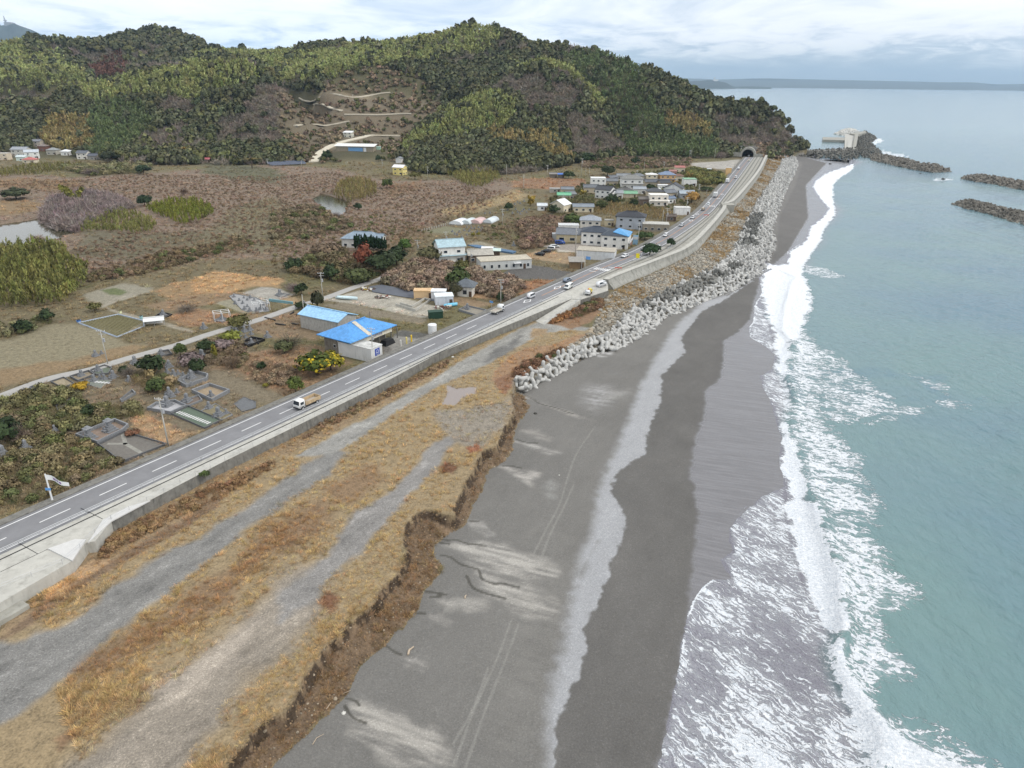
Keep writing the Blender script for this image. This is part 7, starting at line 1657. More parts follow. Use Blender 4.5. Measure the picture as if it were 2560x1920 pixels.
# ---- graves
m_gran = mat('granite', (130, 132, 135), .5, var=.3, nscale=3, dirt=(92, 94, 98)); m_grand = mat('dark_granite', (96, 97, 99), .5, var=.3, nscale=3); m_grave_bed = mat('grave_gravel', (128, 124, 118), .95, var=.25, nscale=3)
def grave_meshes(kind):
 b1 = bmesh.new(); k = 0
 for (w, h) in ((2.0, .3), (1.45, .38), (1.0, .4)): box(b1, (0, 0, k), (w, w, h)); k += h
 b2 = bmesh.new(); box(b2, (0, 0, k), (.62, .62, .95));
 if kind: box(b2, (0, 0, k + .95), (1.3, 1.3, .12), 0, .8); box(b2, (0, 0, k + 1.07), (.8, .8, .25), 0, .6)
 else: box(b2, (0, 0, k + .95), (.62, .62, .28), 0, .15)
 b3 = bmesh.new()
 for s in (-1, 1): tube(b3, (s * .62, -.75, .3), (s * .62, -.75, .95), .1, .13, 6)
 b4 = bmesh.new(); box(b4, (0, -.95, .0), (.7, .45, .5)); out_ = []
 for n_, b in (('plinth', b1), ('pillar', b2), ('flower_vase', b3), ('offering_stone', b4)):
  me = bpy.data.meshes.new(n_); b.to_mesh(me); b.free(); me.materials.append(m_gran); out_.append((n_, me))
 return out_
GM = [grave_meshes(0), grave_meshes(1)]
def grave(c, x, y, label, group, s=1.0, kind=0, rz=None):
 p = on(c, x, y, -.05); r = empty('gravestone', p, rng.uniform(-.9, -.2) if rz is None else rz, label, 'gravestone', group); s *= .82; r.scale = (s, s, s)
 for n_, me in GM[kind]:
  o = bpy.data.objects.new(n_, me); COL.objects.link(o); o.parent = r
 return r
GR = [('B1', 678, 665, 'grave tower at the lane edge, left front of the walled lane plots', 1), ('B1', 815, 622, 'grave tower in the green gravel plot beside the lane', 1), ('B1', 942, 678, 'stout grave tower on bare grass right of the green gravel plot', 1.15),
 ('B1', 782, 705, 'grave on the flagged grey plot below the lane', 1), ('B1', 1072, 706, 'slim grave beside a white slab, left of the brown shrub', .9), ('B1', 1122, 562, 'tall grave tower against the lane, left of the dark tree', 1.25), ('B1', 1165, 585, 'low grave huddled right of the tall lane tower', .8),
 ('B1', 1342, 498, 'tall grave tower in the black kerbed plot on the lane', 1.15), ('B1', 1405, 590, 'grave half hidden by shrubs below the black kerbed lane plot', 1.1), ('B1', 1290, 636, 'grave standing alone in the grass below the dark tree', .95), ('B1', 1442, 656, 'grave at the left of the long raised kerb plot', .95), ('B1', 1388, 640, 'small grave left of the long raised kerb plot', .8),
 ('B1', 1592, 682, 'tall grave tower inside the long raised kerb plot', 1.25), ('B1', 1670, 492, 'grave among shrubs near the upper lane bend', 1.0), ('B1', 795, 498, 'lone grave across the lane under the tall pole', 1.0), ('B1', 845, 480, 'tiny stone across the lane beside the lone grave', .6),
 ('B1', 1405, 815, 'grave on a white stepped platform left of the square kerbed plot', 1.1), ('B1', 1552, 878, 'grave tower in front of the square kerbed plot', 1.25), ('B1', 1388, 912, 'grave tower on the pale paved terrace behind the roadside pole', 1.45), ('B1', 1735, 932, 'grave on dry earth at the right of the stepping stone path', 1.0), ('B1', 1815, 996, 'double stepped grave close to the road kerb', 1.3), ('B1', 1880, 975, 'row of little stones by the roadside grave', .7),
 ('B1', 1752, 832, 'dark grave in the middle of the square kerbed plot', .9), ('B1', 215, 1262, 'grave in thick scrub at the far left below the bare tree', 1.1), ('B1', 30, 1325, 'grave group on a pale slab at the left picture edge', 1.35), ('B1', 455, 1118, 'lone grave peeping from olive scrub', .8), ('B1', 1692, 270, 'grave across the lane, right of the field track', 1.1),
 ('B1', 1955, 290, 'left grave of three under the lane tree', .9), ('B1', 2030, 296, 'middle grave of three under the lane tree', 1.0), ('B1', 2075, 284, 'right grave of three under the lane tree', 1.0),
 ('B2', 655, 632, 'tall grave tower on the raised black kerb, right of the orange grass', 1.1), ('B2', 516, 690, 'grave in the shiny black kerbed plot', 1.0), ('B2', 92, 792, 'grave in shrubs at the left of the brown bush', 1.0), ('B2', 760, 270, 'stepped grave alone on the gravel yard by the lane', 1.25), ('B2', 600, 392, 'grave standing under the yard\'s white frame canopy', 1.0), ('B2', 262, 475, 'grave under the left white frame canopy', 1.0), ('B2', 970, 350, 'grave in the yellow shrub beside the lane', .8),
 ('B3', 236, 532, 'grave with curved top on the long kerbed plot beside the road', 1.2), ('A5', 1908, 805, 'grave alone in the thicket right of the blue net', 1.1), ('B1', 1355, 160, 'dark grave plot stone behind the white tent', 1.1)]
for q in GR: grave(q[0], q[1], q[2], q[3], None, q[4])
grave('B1', 745, 1185, 'roofed grave tower in the walled roadside plot, the left one', None, 1.5, 1, -.45); grave('B1', 915, 1118, 'roofed grave tower in the walled roadside plot, the right one', None, 1.5, 1, -.45)
for s, lb, g in (("B2 365,290 375,345 410,320 440,345 450,300 480,318 505,300 540,325 455,392 480,372 500,410 560,410 640,400 620,360 650,345 585,350", 'grey gravestone packed in the dense rows of the gravel cemetery yard by the lane', 'graves in the gravel yard'),
     ("A5 1425,695 1445,715 1480,700 1500,740 1520,685 1540,722 1560,692 1582,716 1600,672 1622,700 1632,662 1660,668 1575,668 1540,668 1650,690 1465,725", 'grey gravestone in the crowded cemetery in front of the tunnel greenhouses', 'graves before the greenhouses'),
     ("A5 1862,525 1900,548 1940,542 1960,556 1990,522 2010,546 2032,522 1925,520 1975,535", 'grey gravestone in the far cemetery beside the tiny white shed', 'graves by the tiny shed'), ("A5 1918,478 1960,472 1992,456 1940,462", 'grey gravestone behind the yellow round bush', 'graves behind the yellow bush'), ("A5 1682,552 1722,548", 'gravestone of a pair standing in the scrub behind the greenhouses', 'pair of graves'), ("B1 1205,592 1232,604 1462,692 1500,704 1522,668 1580,645 1625,505 1695,515 1398,562 868,692 832,690 852,652 1480,650 1530,735 1430,835 1470,805 1590,745", 'small grey gravestone among the plots and shrubs below the lane', 'small graves below the lane'), ("B1 1995,330 2040,345 2085,320", 'small gravestone packed below the lane tree', 'graves below the lane tree')):
 toks = s.split(); c = toks[0]
 for t in toks[1:]:
  x, y = map(float, t.split(',')); grave(c, x, y, lb, g, rng.uniform(.62, .85))
def plot(s, label, h=.55, w=.22, bed=(128, 124, 118), kerb=None, bz=.12):
 P = tr(s, 5.9); z = gz(P[:, 0], P[:, 1]); z0 = float(z.mean()); P = tr(s, z0); c = P.mean(0); r = empty('grave_plot', (*c, z0), 0, label, 'grave plot'); Q2 = P - c
 bm = bmesh.new(); n = len(Q2); Qi = Q2 * (1 - w * 1.15 / np.linalg.norm(Q2, axis=1)[:, None])
 o1 = [bm.verts.new((*p, h)) for p in Q2]; o0 = [bm.verts.new((*p, -.8)) for p in Q2]; i1 = [bm.verts.new((*p, h)) for p in Qi]; i0 = [bm.verts.new((*p, -.1)) for p in Qi]
 for i in range(n):
  j = (i + 1) % n; bm.faces.new((o1[i], o1[j], i1[j], i1[i])); bm.faces.new((o0[i], o0[j], o1[j], o1[i])); bm.faces.new((i1[i], i1[j], i0[j], i0[i]))
 bmesh.ops.recalc_face_normals(bm, faces=bm.faces); obj('kerb', bm, kerb or m_gran, r)
 bm = bmesh.new(); bm.faces.new([bm.verts.new((*p, bz)) for p in Q2 * .985]); bmesh.ops.recalc_face_normals(bm, faces=bm.faces); obj('gravel_bed', bm, mat('bed_%d_%d_%d' % bed, bed, .95, var=.25, nscale=2, bump=.4, bscale=12), r); return r, z0, c
PLOTS = [("B1 632,1172 955,1042 1072,1088 1030,1130 810,1235", 'granite walled upper half of the big roadside plot, holding two roofed towers', .9, .3, (134, 118, 106), None),
 ("B1 815,1238 1032,1132 1388,1238 1012,1388", 'wide grey lower half of the big roadside plot with a branching path', .5, .25, (112, 108, 102), m_grand),
 ("B1 1420,985 1560,920 1842,1040 1700,1108", 'long plot of green gravel with a row of white stepping stones', .5, .25, (94, 106, 92), m_grand), ("B1 1222,950 1300,900 1455,880 1552,925 1420,985", 'pale paved grave terrace above the green gravel plot', .8, .25, (170, 170, 172), None),
 ("B1 1590,802 1742,746 1910,800 1762,882", 'square plot with a broad grey granite kerb', .9, .4, (150, 134, 112), None), ("B1 1470,722 1625,640 1732,668 1722,702 1545,762", 'raised plot with a long granite kerb above dark ground', .9, .3, (112, 110, 106), None),
 ("B1 1480,890 1650,832 1682,872 1562,922", 'small kerbed plot beside the square one', .5, .2, (112, 100, 90), None), ("B1 580,678 742,628 792,662 650,716", 'brown kerbed plot on the lane, left of the green gravel plot', .6, .25, (138, 126, 106), m_grand), ("B1 750,622 870,580 932,602 902,652 800,662", 'plot of green gravel directly on the lane', .5, .22, (98, 106, 92), m_grand),
 ("B1 420,718 532,682 622,736 522,772", 'empty sandy kerbed plot at the lane\'s left', .5, .22, (150, 138, 116), m_grand), ("B1 652,712 802,690 932,702 832,772", 'flagged grey plot with white tiles below the lane plots', .2, .18, (120, 124, 116), None), ("B1 1312,472 1402,456 1432,490 1332,512", 'black kerbed plot on the lane right of the dark tree', .6, .22, (96, 92, 86), m_grand),
 ("B1 1662,962 1790,898 1932,992 1842,1034", 'grassy kerbed plot between the green gravel plot and the road', .3, .2, (124, 116, 92), None), ("B1 1940,900 2020,840 2124,880 2124,930 2010,965", 'plot paved with dark slates beside the road', .2, .18, (106, 108, 110), m_grand),
 ("B2 432,692 512,642 632,662 492,722", 'shiny black kerbed plot below the orange grass', .7, .25, (70, 68, 64), m_black), ("B2 322,282 372,262 562,298 652,352 672,412 522,432 432,402", 'crowded raised block of graves in the gravel cemetery yard', .3, .2, (150, 150, 150), None), ("B2 716,272 770,258 842,268 768,292", 'square granite base alone on the gravel yard', .4, .2, (150, 148, 142), None), ("B2 190,492 250,468 332,478 262,508", 'granite base under the left white frame canopy', .4, .2, (128, 128, 130), None),
 ("B3 160,542 232,506 402,546 322,592", 'long granite kerbed plot beside the road near the flatbed truck', .6, .22, (138, 132, 120), None), ("B1 2012,392 2124,352 2150,400 2060,412", 'black kerbed plot in grass right of the lane tree', .5, .22, (78, 72, 66), m_black), ("B1 245,768 300,745 328,770 270,790", 'small dark plot of stones at the lane\'s left end', .5, .2, (96, 96, 98), m_grand), ("B1 1290,175 1340,140 1430,160 1370,190", 'dark plot behind the white tent', .5, .2, (72, 70, 68), m_black),
 ("B1 1000,870 1100,790 1130,815 1010,885", 'narrow granite kerbed strip plot in the scrub', .6, .25, (130, 128, 124), None), ("B1 465,920 620,850 640,870 480,960", 'overgrown kerbed plot with small stones in the olive scrub', .5, .2, (110, 104, 90), m_grand)]
pz = {}
for q in PLOTS: pz[q[1]] = plot(q[0], q[1], q[2], q[3], q[4], q[5])
r, z0, c = pz['long plot of green gravel with a row of white stepping stones']; bm = bmesh.new(); a, b = tr("B1 1480,962 1730,1052", z0 + .2)
for k in range(14):
 q = a + (b - a) * k / 13 - c; box(bm, (q[0], q[1], .13), (1.1, .38, .06), atan2((b - a)[1], (b - a)[0]) + pi / 2)
obj('stepping_stone', bm, mat('white_slab', (206, 206, 204), .8), r)
r, z0, c = pz['wide grey lower half of the big roadside plot with a branching path']; bm = bmesh.new()
for s in ("B1 1020,1150 1040,1225 1215,1325", "B1 1040,1225 900,1225"):
 L_ = tr(s, z0 + .15);
 for i in range(len(L_) - 1): rect(bm, (L_[i] + L_[i + 1]) / 2 - c, L_[i + 1] - L_[i], np.linalg.norm(L_[i + 1] - L_[i]) + .5, .8, .13)
obj('path', bm, mat('plot_path', (140, 138, 130), .9), r)
r, z0, c = pz['flagged grey plot with white tiles below the lane plots']; bm = bmesh.new(); a, b = tr("B1 800,712 905,722", z0 + .15)
for k in range(5):
 q = a + (b - a) * k / 4 - c; box(bm, (q[0], q[1], .13), (.5, .9, .05), -.5)
obj('tile', bm, MATS['white_slab'], r)
for (x0, y0, x1, y1, lb) in ((630, 468, 720, 492, 'black stone kerb piece lying by the lane, the left one'), (722, 520, 810, 536, 'black stone kerb piece in dry grass, the middle one'), (862, 520, 930, 530, 'short black kerb piece right of the middle one'), (850, 440, 880, 418, 'slanting black kerb stone in the rubble bed, first of three'), (905, 448, 940, 422, 'slanting black kerb stone in the rubble bed, second of three'), (965, 460, 995, 430, 'slanting black kerb stone in the rubble bed, third of three')):
 a, b = on('B2', x0, y0), on('B2', x1, y1); d = b - a; bm = bmesh.new(); box(bm, (0, 0, -.1), (d.length, .4, .5)); box(bm, (0, 0, .4), (d.length * .96, .3, .06)); o = obj('kerb_stone', bm, m_black); o.location = (a + b) / 2; o.rotation_euler.z = atan2(d.y, d.x); tag(o, lb, 'kerb stone')
for (c, x0, y0, x1, y1, r0, lb) in (('B6', 885, 880, 925, 825, .16, 'pale bent driftwood log lying on the grey sand'), ('B6', 320, 1255, 490, 1130, .05, 'long thin pale branch at the foot of the cliff'), ('B6', 225, 1500, 305, 1430, .05, 'thin pale stick on the sand near the bottom edge'), ('B5', 1280, 1485, 1288, 1462, .12, 'short white stump of driftwood on the pale wash')):
 a, b = on(c, x0, y0), on(c, x1, y1); d = b - a; bm = bmesh.new(); m1 = Vector((d.x * .5, d.y * .5, .1)) + Vector((-d.y, d.x, 0)) * .18; tube(bm, (0, 0, .08), m1, r0, r0 * .9, 8); tube(bm, m1, (d.x, d.y, .14), r0 * .9, r0 * .5, 8); o = obj('driftwood', bm, mat('driftwood', (176, 160, 140), .9, var=.2)); o.location = a; tag(o, lb, 'driftwood')
for (c, x, y, s, lb) in (('B5', 1765, 205, .45, 'single dark boulder on the sand below the tetrapod tip'), ('B5', 1930, 630, .16, 'small white stone on the open grey sand'), ('B6', 440, 1280, .28, 'white stone at the run-off by the cliff foot'), ('B3', 110, 942, .4, 'pale stone in the brown verge under the sea wall'), ('A3', 1020, 1008, 1.5, 'dark rock at the waterline of the far beach'), ('A3', 1715, 1102, 1.6, 'black rock awash near the detached breakwater'), ('A3', 1575, 1067, 1.0, 'small black rock awash below the long breakwater')):
 p = on(c, x, y) if c != 'A3' or x < 1100 else at(c, x, y, 0.1); bm = bmesh.new(); bmesh.ops.create_icosphere(bm, subdivisions=2, radius=s)
 for v in bm.verts: v.co *= 1 + .25 * sin(v.co.x * 7 / s) * sin(v.co.y * 5 / s + 1); v.co.z *= .7
 o = obj('boulder', bm, mat('pale_stone', (200, 198, 190), .9) if 'white' in lb or 'pale' in lb else mat('dark_stone', (66, 64, 60), .9, var=.3)); o.location = p; tag(o, lb, 'boulder')
a, b = on('A5', 1185, 692), on('A5', 1425, 625)
for k in range(14):
 q = a.lerp(b, k / 13); bm = bmesh.new(); box(bm, (0, 0, -.2), (.5, .4, 1.3), 0, .8); o = obj('boundary_stone', bm, m_concl); o.location = (q.x, q.y + rng.uniform(-.4, .4), gz1(q.x, q.y)); tag(o, 'low pale stone post in the row edging the field left of the greenhouses', 'boundary stone', 'boundary stones of the field')
# ================================================================ PLANTS
def project(P):
 """photograph pixel of world points"""
 x, y, z = P[:, 0], P[:, 1], P[:, 2] - CAM_Z
 f = y * cP - z * sP; up = y * sP + z * cP
 a, b = x / f, up / f
 a, b = a * cR + b * sR, -a * sR + b * cR
 return CX + a * FPX, CY - b * FPX
def leaf_quads(C, U, Vv):
 V_ = np.stack([C - U - Vv, C + U - Vv, C + U + Vv, C - U + Vv], 1).reshape(-1, 3); return V_, np.arange(len(C) * 4).reshape(-1, 4)
def unit(v): return v / (np.linalg.norm(v, axis=-1, keepdims=True) + 1e-9)
def crown(seed, clumps, leaves, size, shape=(1, 1, 1), spread=.34, low=-.25, asp=1.0):
 """uneven crown of unit radius standing on z=0: leaf clumps round an ellipsoid"""
 r = np.random.default_rng(seed); d = unit(r.normal(size=(clumps, 3))); d[:, 2] = np.abs(d[:, 2]) * 1.1 + low; cc = unit(d) * r.uniform(.5, .82, (clumps, 1))
 C = np.repeat(cc, leaves, 0); o = unit(r.normal(size=C.shape)) * (r.random((len(C), 1)) ** .4) * spread * np.repeat(r.uniform(.7, 1.3, (clumps, 1)), leaves, 0); C = C + o
 n = unit(unit(C) * .9 + unit(o) * .8 + r.normal(size=C.shape) * .45 + (0, 0, .25)); t = unit(np.cross(n, r.normal(size=C.shape))); b = np.cross(n, t)
 s = size * r.uniform(.6, 1.3, (len(C), 1)); C = C * np.array(shape); C[:, 2] += -low + .55 * shape[2] * .9
 V_, F_ = leaf_quads(C, t * s, b * s * asp); sh = np.repeat(r.uniform(.72, 1.3, clumps), leaves) * r.uniform(.75, 1.25, len(C)); return V_, F_, np.repeat(sh, 4)
def tuft(seed, n, h=1.0, spread=.5, w=.03, lean=.5):
 r = np.random.default_rng(seed); a = r.uniform(0, 2 * pi, n); base = np.stack([np.cos(a), np.sin(a), 0 * a], 1) * r.uniform(0, spread, (n, 1)) * .6
 a2 = a + r.normal(0, .8, n); ln = r.uniform(.1, lean * 1.6, n); tip = base + np.stack([np.cos(a2) * ln, np.sin(a2) * ln, h * r.uniform(.5, 1.1, n) * (1 - .3 * ln)], 1)
 side = np.stack([-np.sin(a2), np.cos(a2), 0 * a], 1) * w * r.uniform(.6, 1.5, (n, 1)); V_ = np.stack([base - side, base + side, tip + side * .35, tip - side * .35], 1).reshape(-1, 3)
 return V_, np.arange(n * 4).reshape(-1, 4), np.repeat(r.uniform(.65, 1.35, n), 4)
def plume(seed, n, lean=.22):
 """one bamboo clump of unit height: culm tops arching over, feathered with drooping leaves"""
 r = np.random.default_rng(seed); out_ = []
 for k in range(4):
  a = r.uniform(0, 6.3); off = np.array((cos(a), sin(a), 0)) * r.uniform(0, .16); L = r.uniform(.8, 1.05); la = r.uniform(0, 6.3)
  t = r.uniform(.25, 1, n); ax = off + np.stack([cos(la) * lean * t ** 2.2, sin(la) * lean * t ** 2.2, L * (t - .12 * t ** 4)], 1)
  C = ax + r.normal(size=(n, 3)) * np.array((.075, .075, .03)) * (1.25 - t)[:, None]; out_.append(C)
 C = np.vstack(out_); n_ = len(C); d = unit(C * np.array((1, 1, 0)) + r.normal(size=C.shape) * .12 + 1e-4); u = unit(d * .5 + np.array((0, 0, -.75)) + r.normal(size=C.shape) * .25); s = np.cross(unit(d + r.normal(size=C.shape) * .4), u)
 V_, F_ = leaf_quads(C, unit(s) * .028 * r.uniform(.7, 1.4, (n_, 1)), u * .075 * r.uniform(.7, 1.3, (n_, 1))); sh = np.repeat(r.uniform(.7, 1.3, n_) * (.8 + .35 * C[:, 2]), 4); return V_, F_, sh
def twigs(seed, n, w=.012, L=.5):
 r = np.random.default_rng(seed); d = unit(r.normal(size=(n, 3)) * np.array((1, 1, .6)) + (0, 0, .55)); d[:, 2] = np.abs(d[:, 2]); st = d * r.uniform(.1, .6, (n, 1)); e = st + unit(d + r.normal(size=d.shape) * .5) * r.uniform(.3, 1, (n, 1)) * L
 s = unit(np.cross(e - st, r.normal(size=d.shape))) * w * r.uniform(.6, 1.6, (n, 1)); V_ = np.stack([st - s, st + s, e + s * .4, e - s * .4], 1).reshape(-1, 3); V_[:, 2] += .12
 return V_, np.arange(n * 4).reshape(-1, 4), np.repeat(r.uniform(.7, 1.3, n), 4)
m_fol = tone_mat('foliage', .75, nscale=.5, amt=.2); m_grass = tone_mat('dry_grass', .85, nscale=.35, amt=.2)
LOD = {'ever': [crown(i, 11, 11, .22, (1, 1, .8)) for i in range(5)], 'bamboo': [plume(i + 20, 14) for i in range(5)], 'bare': [twigs(i + 40, 110, .036, .6) for i in range(4)], 'bush': [crown(i + 60, 7, 9, .24, (1, 1, .6), .4, -.1) for i in range(4)], 'fine': [crown(i + 80, 18, 20, .085, (1, 1, .62), .38, -.1) for i in range(4)]}
TONE = {'ever': (84, 86, 62), 'bamboo': (138, 142, 90), 'dkbam': (96, 107, 70), 'orbam': (138, 124, 82), 'bare': (134, 124, 112), 'red': (98, 70, 60), 'scrub': (126, 110, 90), 'olive': (94, 94, 60)}
# ---- hill woods: one point set, kinds by stand
WOODS = [('bamboo', "A1 500,545 700,480 1000,440 1200,380 1350,362 1500,383 1660,430 1640,480 1500,500 1400,545 1200,595 1050,590 900,570 700,600 520,600"), ('bamboo', "A1 -300,240 0,250 140,225 170,300 350,305 440,400 575,480 500,545 300,570 0,590 -300,600"),
 ('bamboo', "A1 1170,285 1400,305 1600,310 1880,320 2212,320 2212,440 2000,480 1750,500 1690,430 1600,385 1380,345 1200,370"), ('orbam', "A1 215,830 300,740 440,680 540,720 570,800 560,900 350,935 230,890"), ('dkbam', "A1 560,600 900,620 950,760 800,900 560,960 560,800"),
 ('bare', "A1 -300,590 0,588 180,553 330,580 300,625 0,625 -300,640"), ('bare', "A1 1000,590 1250,600 1300,680 1000,700"), ('bare', "A1 1300,740 1500,640 1600,500 1700,500 1800,700 1800,760 1700,900 1300,860"), ('bare', "A1 480,330 640,320 800,380 900,400 1060,380 1100,410 900,430 560,450"), ('red', "A1 555,400 760,310 800,440 580,475"),
 ('bamboo', "A2 -50,330 300,262 600,240 850,150 950,128 1050,133 1100,200 1050,290 950,335 700,372 500,392 300,400 150,440 -50,495"), ('bamboo', "A2 1150,440 1290,375 1400,358 1520,395 1600,455 1700,550 1770,645 1700,645 1600,510 1500,425 1380,405 1200,445"),
 ('bamboo', "A2 900,600 1000,555 1150,575 1220,640 1200,740 1100,800 900,825 700,845 470,930 470,860 680,780 800,640"), ('dkbam', "A2 1450,335 1700,315 1870,365 2000,430 2050,600 2212,700 2212,945 1880,940 1870,840 1770,650 1700,555 1560,420"), ('orbam', "A2 1030,780 1200,820 1400,800 1500,900 1560,990 1400,970 1300,880 1150,880 1040,865"), ('orbam', "A3 -20,690 200,690 300,780 310,860 150,830 0,760"), ('dkbam', "A3 -20,800 150,840 320,870 330,950 -20,970"),
 ('bare', "A2 1020,310 1130,255 1250,240 1310,300 1100,335 950,385 830,405 700,385 900,350"), ('bare', "A2 1000,530 1150,470 1450,440 1550,520 1640,600 1500,650 1250,655 1230,565 1100,545"), ('bare', "A2 1400,720 1600,680 1760,760 1870,910 1700,965 1560,900 1500,800"), ('bare', "A2 1400,320 1560,255 1740,290 1600,310 1480,330"), ('bare', "A3 320,690 560,730 640,800 700,900 560,940 330,880"), ('scrub', "A3 560,860 800,880 800,960 560,960")]
TERR = "A2 -260,560 0,540 100,460 250,395 420,395 620,470 720,560 760,640 700,700 600,770 540,850 480,960 420,985 0,1010 -160,960 -260,800"
def px_poly(s):
 c, *t = s.split(); return np.array([px_of(c, *map(float, q.split(','))) for q in t])
cand = []; yv = 575.0
while yv < 1560:
 stp = 4.3 * max(.9, yv / 800); xs_ = np.arange(-1.0 * yv, .47 * yv, stp); cand.append(np.c_[xs_ + rng.uniform(-.45, .45, len(xs_)) * stp, yv + rng.uniform(-.45, .45, len(xs_)) * stp, np.full(len(xs_), stp)]); yv += stp * .95
cand = np.vstack(cand); hd = sdist(cand[:, 0], cand[:, 1], HILL_FOOT, 30); cand = cand[(hd > 1) | ((hd < -900) & inside(cand[:, 0], cand[:, 1], HILL_FOOT))]
cz_ = gz(cand[:, 0], cand[:, 1]); e = 6.0
gxn = (gz(cand[:, 0] + e, cand[:, 1]) - gz(cand[:, 0] - e, cand[:, 1])) / (2 * e); gyn = (gz(cand[:, 0], cand[:, 1] + e) - gz(cand[:, 0], cand[:, 1] - e)) / (2 * e)
facing = (-gxn * -cand[:, 0] - gyn * -cand[:, 1] + (CAM_Z - cz_)) / np.hypot(cand[:, 0], cand[:, 1])
ok = (facing > -.09) & (cz_ > 2) & ~((np.abs(cand[:, 0] - TUN.x - (cand[:, 1] - TUN.y) * .4) < 11) & (cand[:, 1] < TUN.y + 22))
cand, cz_ = cand[ok], cz_[ok]; BOXES = [(o.location.x, o.location.y, max(ch.dimensions.x, ch.dimensions.y) * .55) for o in COL.objects if o.type == 'EMPTY' and o.get('category') in ('house', 'shop', 'office', 'depot', 'shed', 'annex', 'warehouse', 'works', 'workshop', 'greenhouse', 'tent', 'shrine', 'store', 'van', 'car', 'pergola') for ch in o.children if ch.name.startswith(('wall', 'roof', 'cover', 'canopy', 'body', 'top_frame'))]
hide = np.zeros(len(cand), bool)
for hx, hy, r in BOXES:
 if hy > 520: hide |= (np.abs(cand[:, 0] - hx * cand[:, 1] / hy) < r + 2) & (cand[:, 1] > hy - 45) & (cand[:, 1] < hy + r + 4)
cand, cz_ = cand[~hide], cz_[~hide]; pp = project(np.c_[cand[:, :2], cz_ + 4])
pn = (fbm(cand[:, 0], cand[:, 1], 22, 3) - .5) * 34; qx, qy = pp[0] + pn, pp[1] + pn * .5
kind = np.full(len(cand), 'ever', dtype='<U7'); rnd = rng.random(len(cand)); cl2 = fbm(cand[:, 0] + 300, cand[:, 1], 40, 3); kind[(rnd < .16) | (cl2 > .62)] = 'bare'; kind[(rnd > .92)] = 'olive'
for k, s in WOODS:
 m_ = inside(qx, qy, px_poly(s)) & (rng.random(len(cand)) < .88); kind[m_] = k
terr_ = inside(pp[0], pp[1], px_poly(TERR)); kill = (terr_ & (rng.random(len(cand)) < .42)) | ((kind == 'ever') & (rng.random(len(cand)) < .28)); kind[terr_] = np.where(rng.random(terr_.sum()) < .72, 'scrub', 'olive'); cand, cz_, kind, terr_ = cand[~kill], cz_[~kill], kind[~kill], terr_[~kill]
px2 = np.stack(project(np.c_[cand[:, :2], cz_]), 1); near_r = np.zeros(len(cand), bool)
for s in HR:
 L_ = px_poly(s); d = seg_dist(px2[:, 0], px2[:, 1] - 4, L_); near_r |= (d < 9) & terr_
cand, cz_, kind, terr_ = cand[~near_r], cz_[~near_r], kind[~near_r], terr_[~near_r]
NMS = {'ever': ('evergreen_wood', 'dark rounded evergreen wood covering the hills'), 'bamboo': ('bamboo_wood', 'bright yellow green bamboo covering the hill crests'), 'dkbam': ('bamboo_wood', 'dark green bamboo on the headland slope'), 'orbam': ('bamboo_wood', 'orange tinged bamboo low on the hill slopes'),
  'bare': ('bare_wood', 'leafless mauve grey wood on the hill flanks'), 'red': ('cedar_wood', 'rusty red cedar stand on the left hill'), 'scrub': ('hill_scrub', 'brown scrub on the valley terraces'), 'olive': ('mixed_wood', 'olive green trees dotted through the hill woods')}
for k, (nm, lb) in NMS.items():
 m_ = kind == k; n = m_.sum()
 if not n: continue
 lod = 'bamboo' if k in ('bamboo', 'dkbam', 'orbam', 'red') else ('bare' if k == 'bare' else ('bush' if k == 'scrub' else 'ever')); st = cand[m_, 2]; P_ = np.c_[cand[m_, :2], cz_[m_]]
 if lod == 'bamboo': sc = np.c_[st * 2.5, st * 2.5, rng.uniform(8, 12, n)] * rng.uniform(.85, 1.15, (n, 1)); rt = (rng.normal(.1, .12, n), rng.normal(.12, .12, n), rng.uniform(0, 6.3, n))
 elif lod == 'bush': sc = np.repeat((st * .75 * rng.uniform(.5, 1.2, n))[:, None], 3, 1); rt = (0 * st, 0 * st, rng.uniform(0, 6.3, n))
 else: w_ = st * rng.uniform(.75, 1.35, n); sc = np.c_[w_, w_, w_ * rng.uniform(.8, 1.2, n) + 1.2]; rt = (rng.normal(0, .08, n), rng.normal(0, .08, n), rng.uniform(0, 6.3, n)); sc[terr_[m_]] *= .5
 c = np.array(lin(*TONE[k])) * rng.uniform(.8, 1.2, (n, 1)) * (1 + rng.normal(0, .04, (n, 3))) * (.75 + .5 * fbm(P_[:, 0], P_[:, 1], 18, 2))[:, None]
 scatter(nm, LOD[lod], P_, sc, rt, m_fol, c, False, 'stuff', lb, 'woodland')
# ---- flats, verges and thickets
Tn = col.reshape(NR, NC, 3)
def tone_at(x, y):
 r = np.clip(np.round(np.interp(y, yr, np.arange(NR))), 0, NR - 1).astype(int); c = np.clip(np.round((x / y - tt[0]) / (tt[1] - tt[0])), 0, NC - 1).astype(int); return Tn[r, c], stone.reshape(NR, NC)[r, c]
HARD = [tr(z[1], z[4]) for z in ZONES if z[1] and z[1] != 'BANK' and z[0] in ((100, 98, 96), (150, 148, 142), (96, 96, 92), (120, 116, 110), (188, 182, 168), (160, 150, 140), (152, 146, 118), (160, 152, 132), (158, 148, 126), (134, 126, 96), (128, 92, 64) if False else (0, 0, 0))]
SHORT = [tr(z[1], z[4]) for z in ZONES if z[1] and z[0] in ((142, 132, 98), (106, 118, 62), (134, 122, 98), (130, 128, 92), (150, 142, 116), (132, 118, 90), (172, 140, 90), (174, 132, 82), (150, 122, 84), (150, 144, 122))]
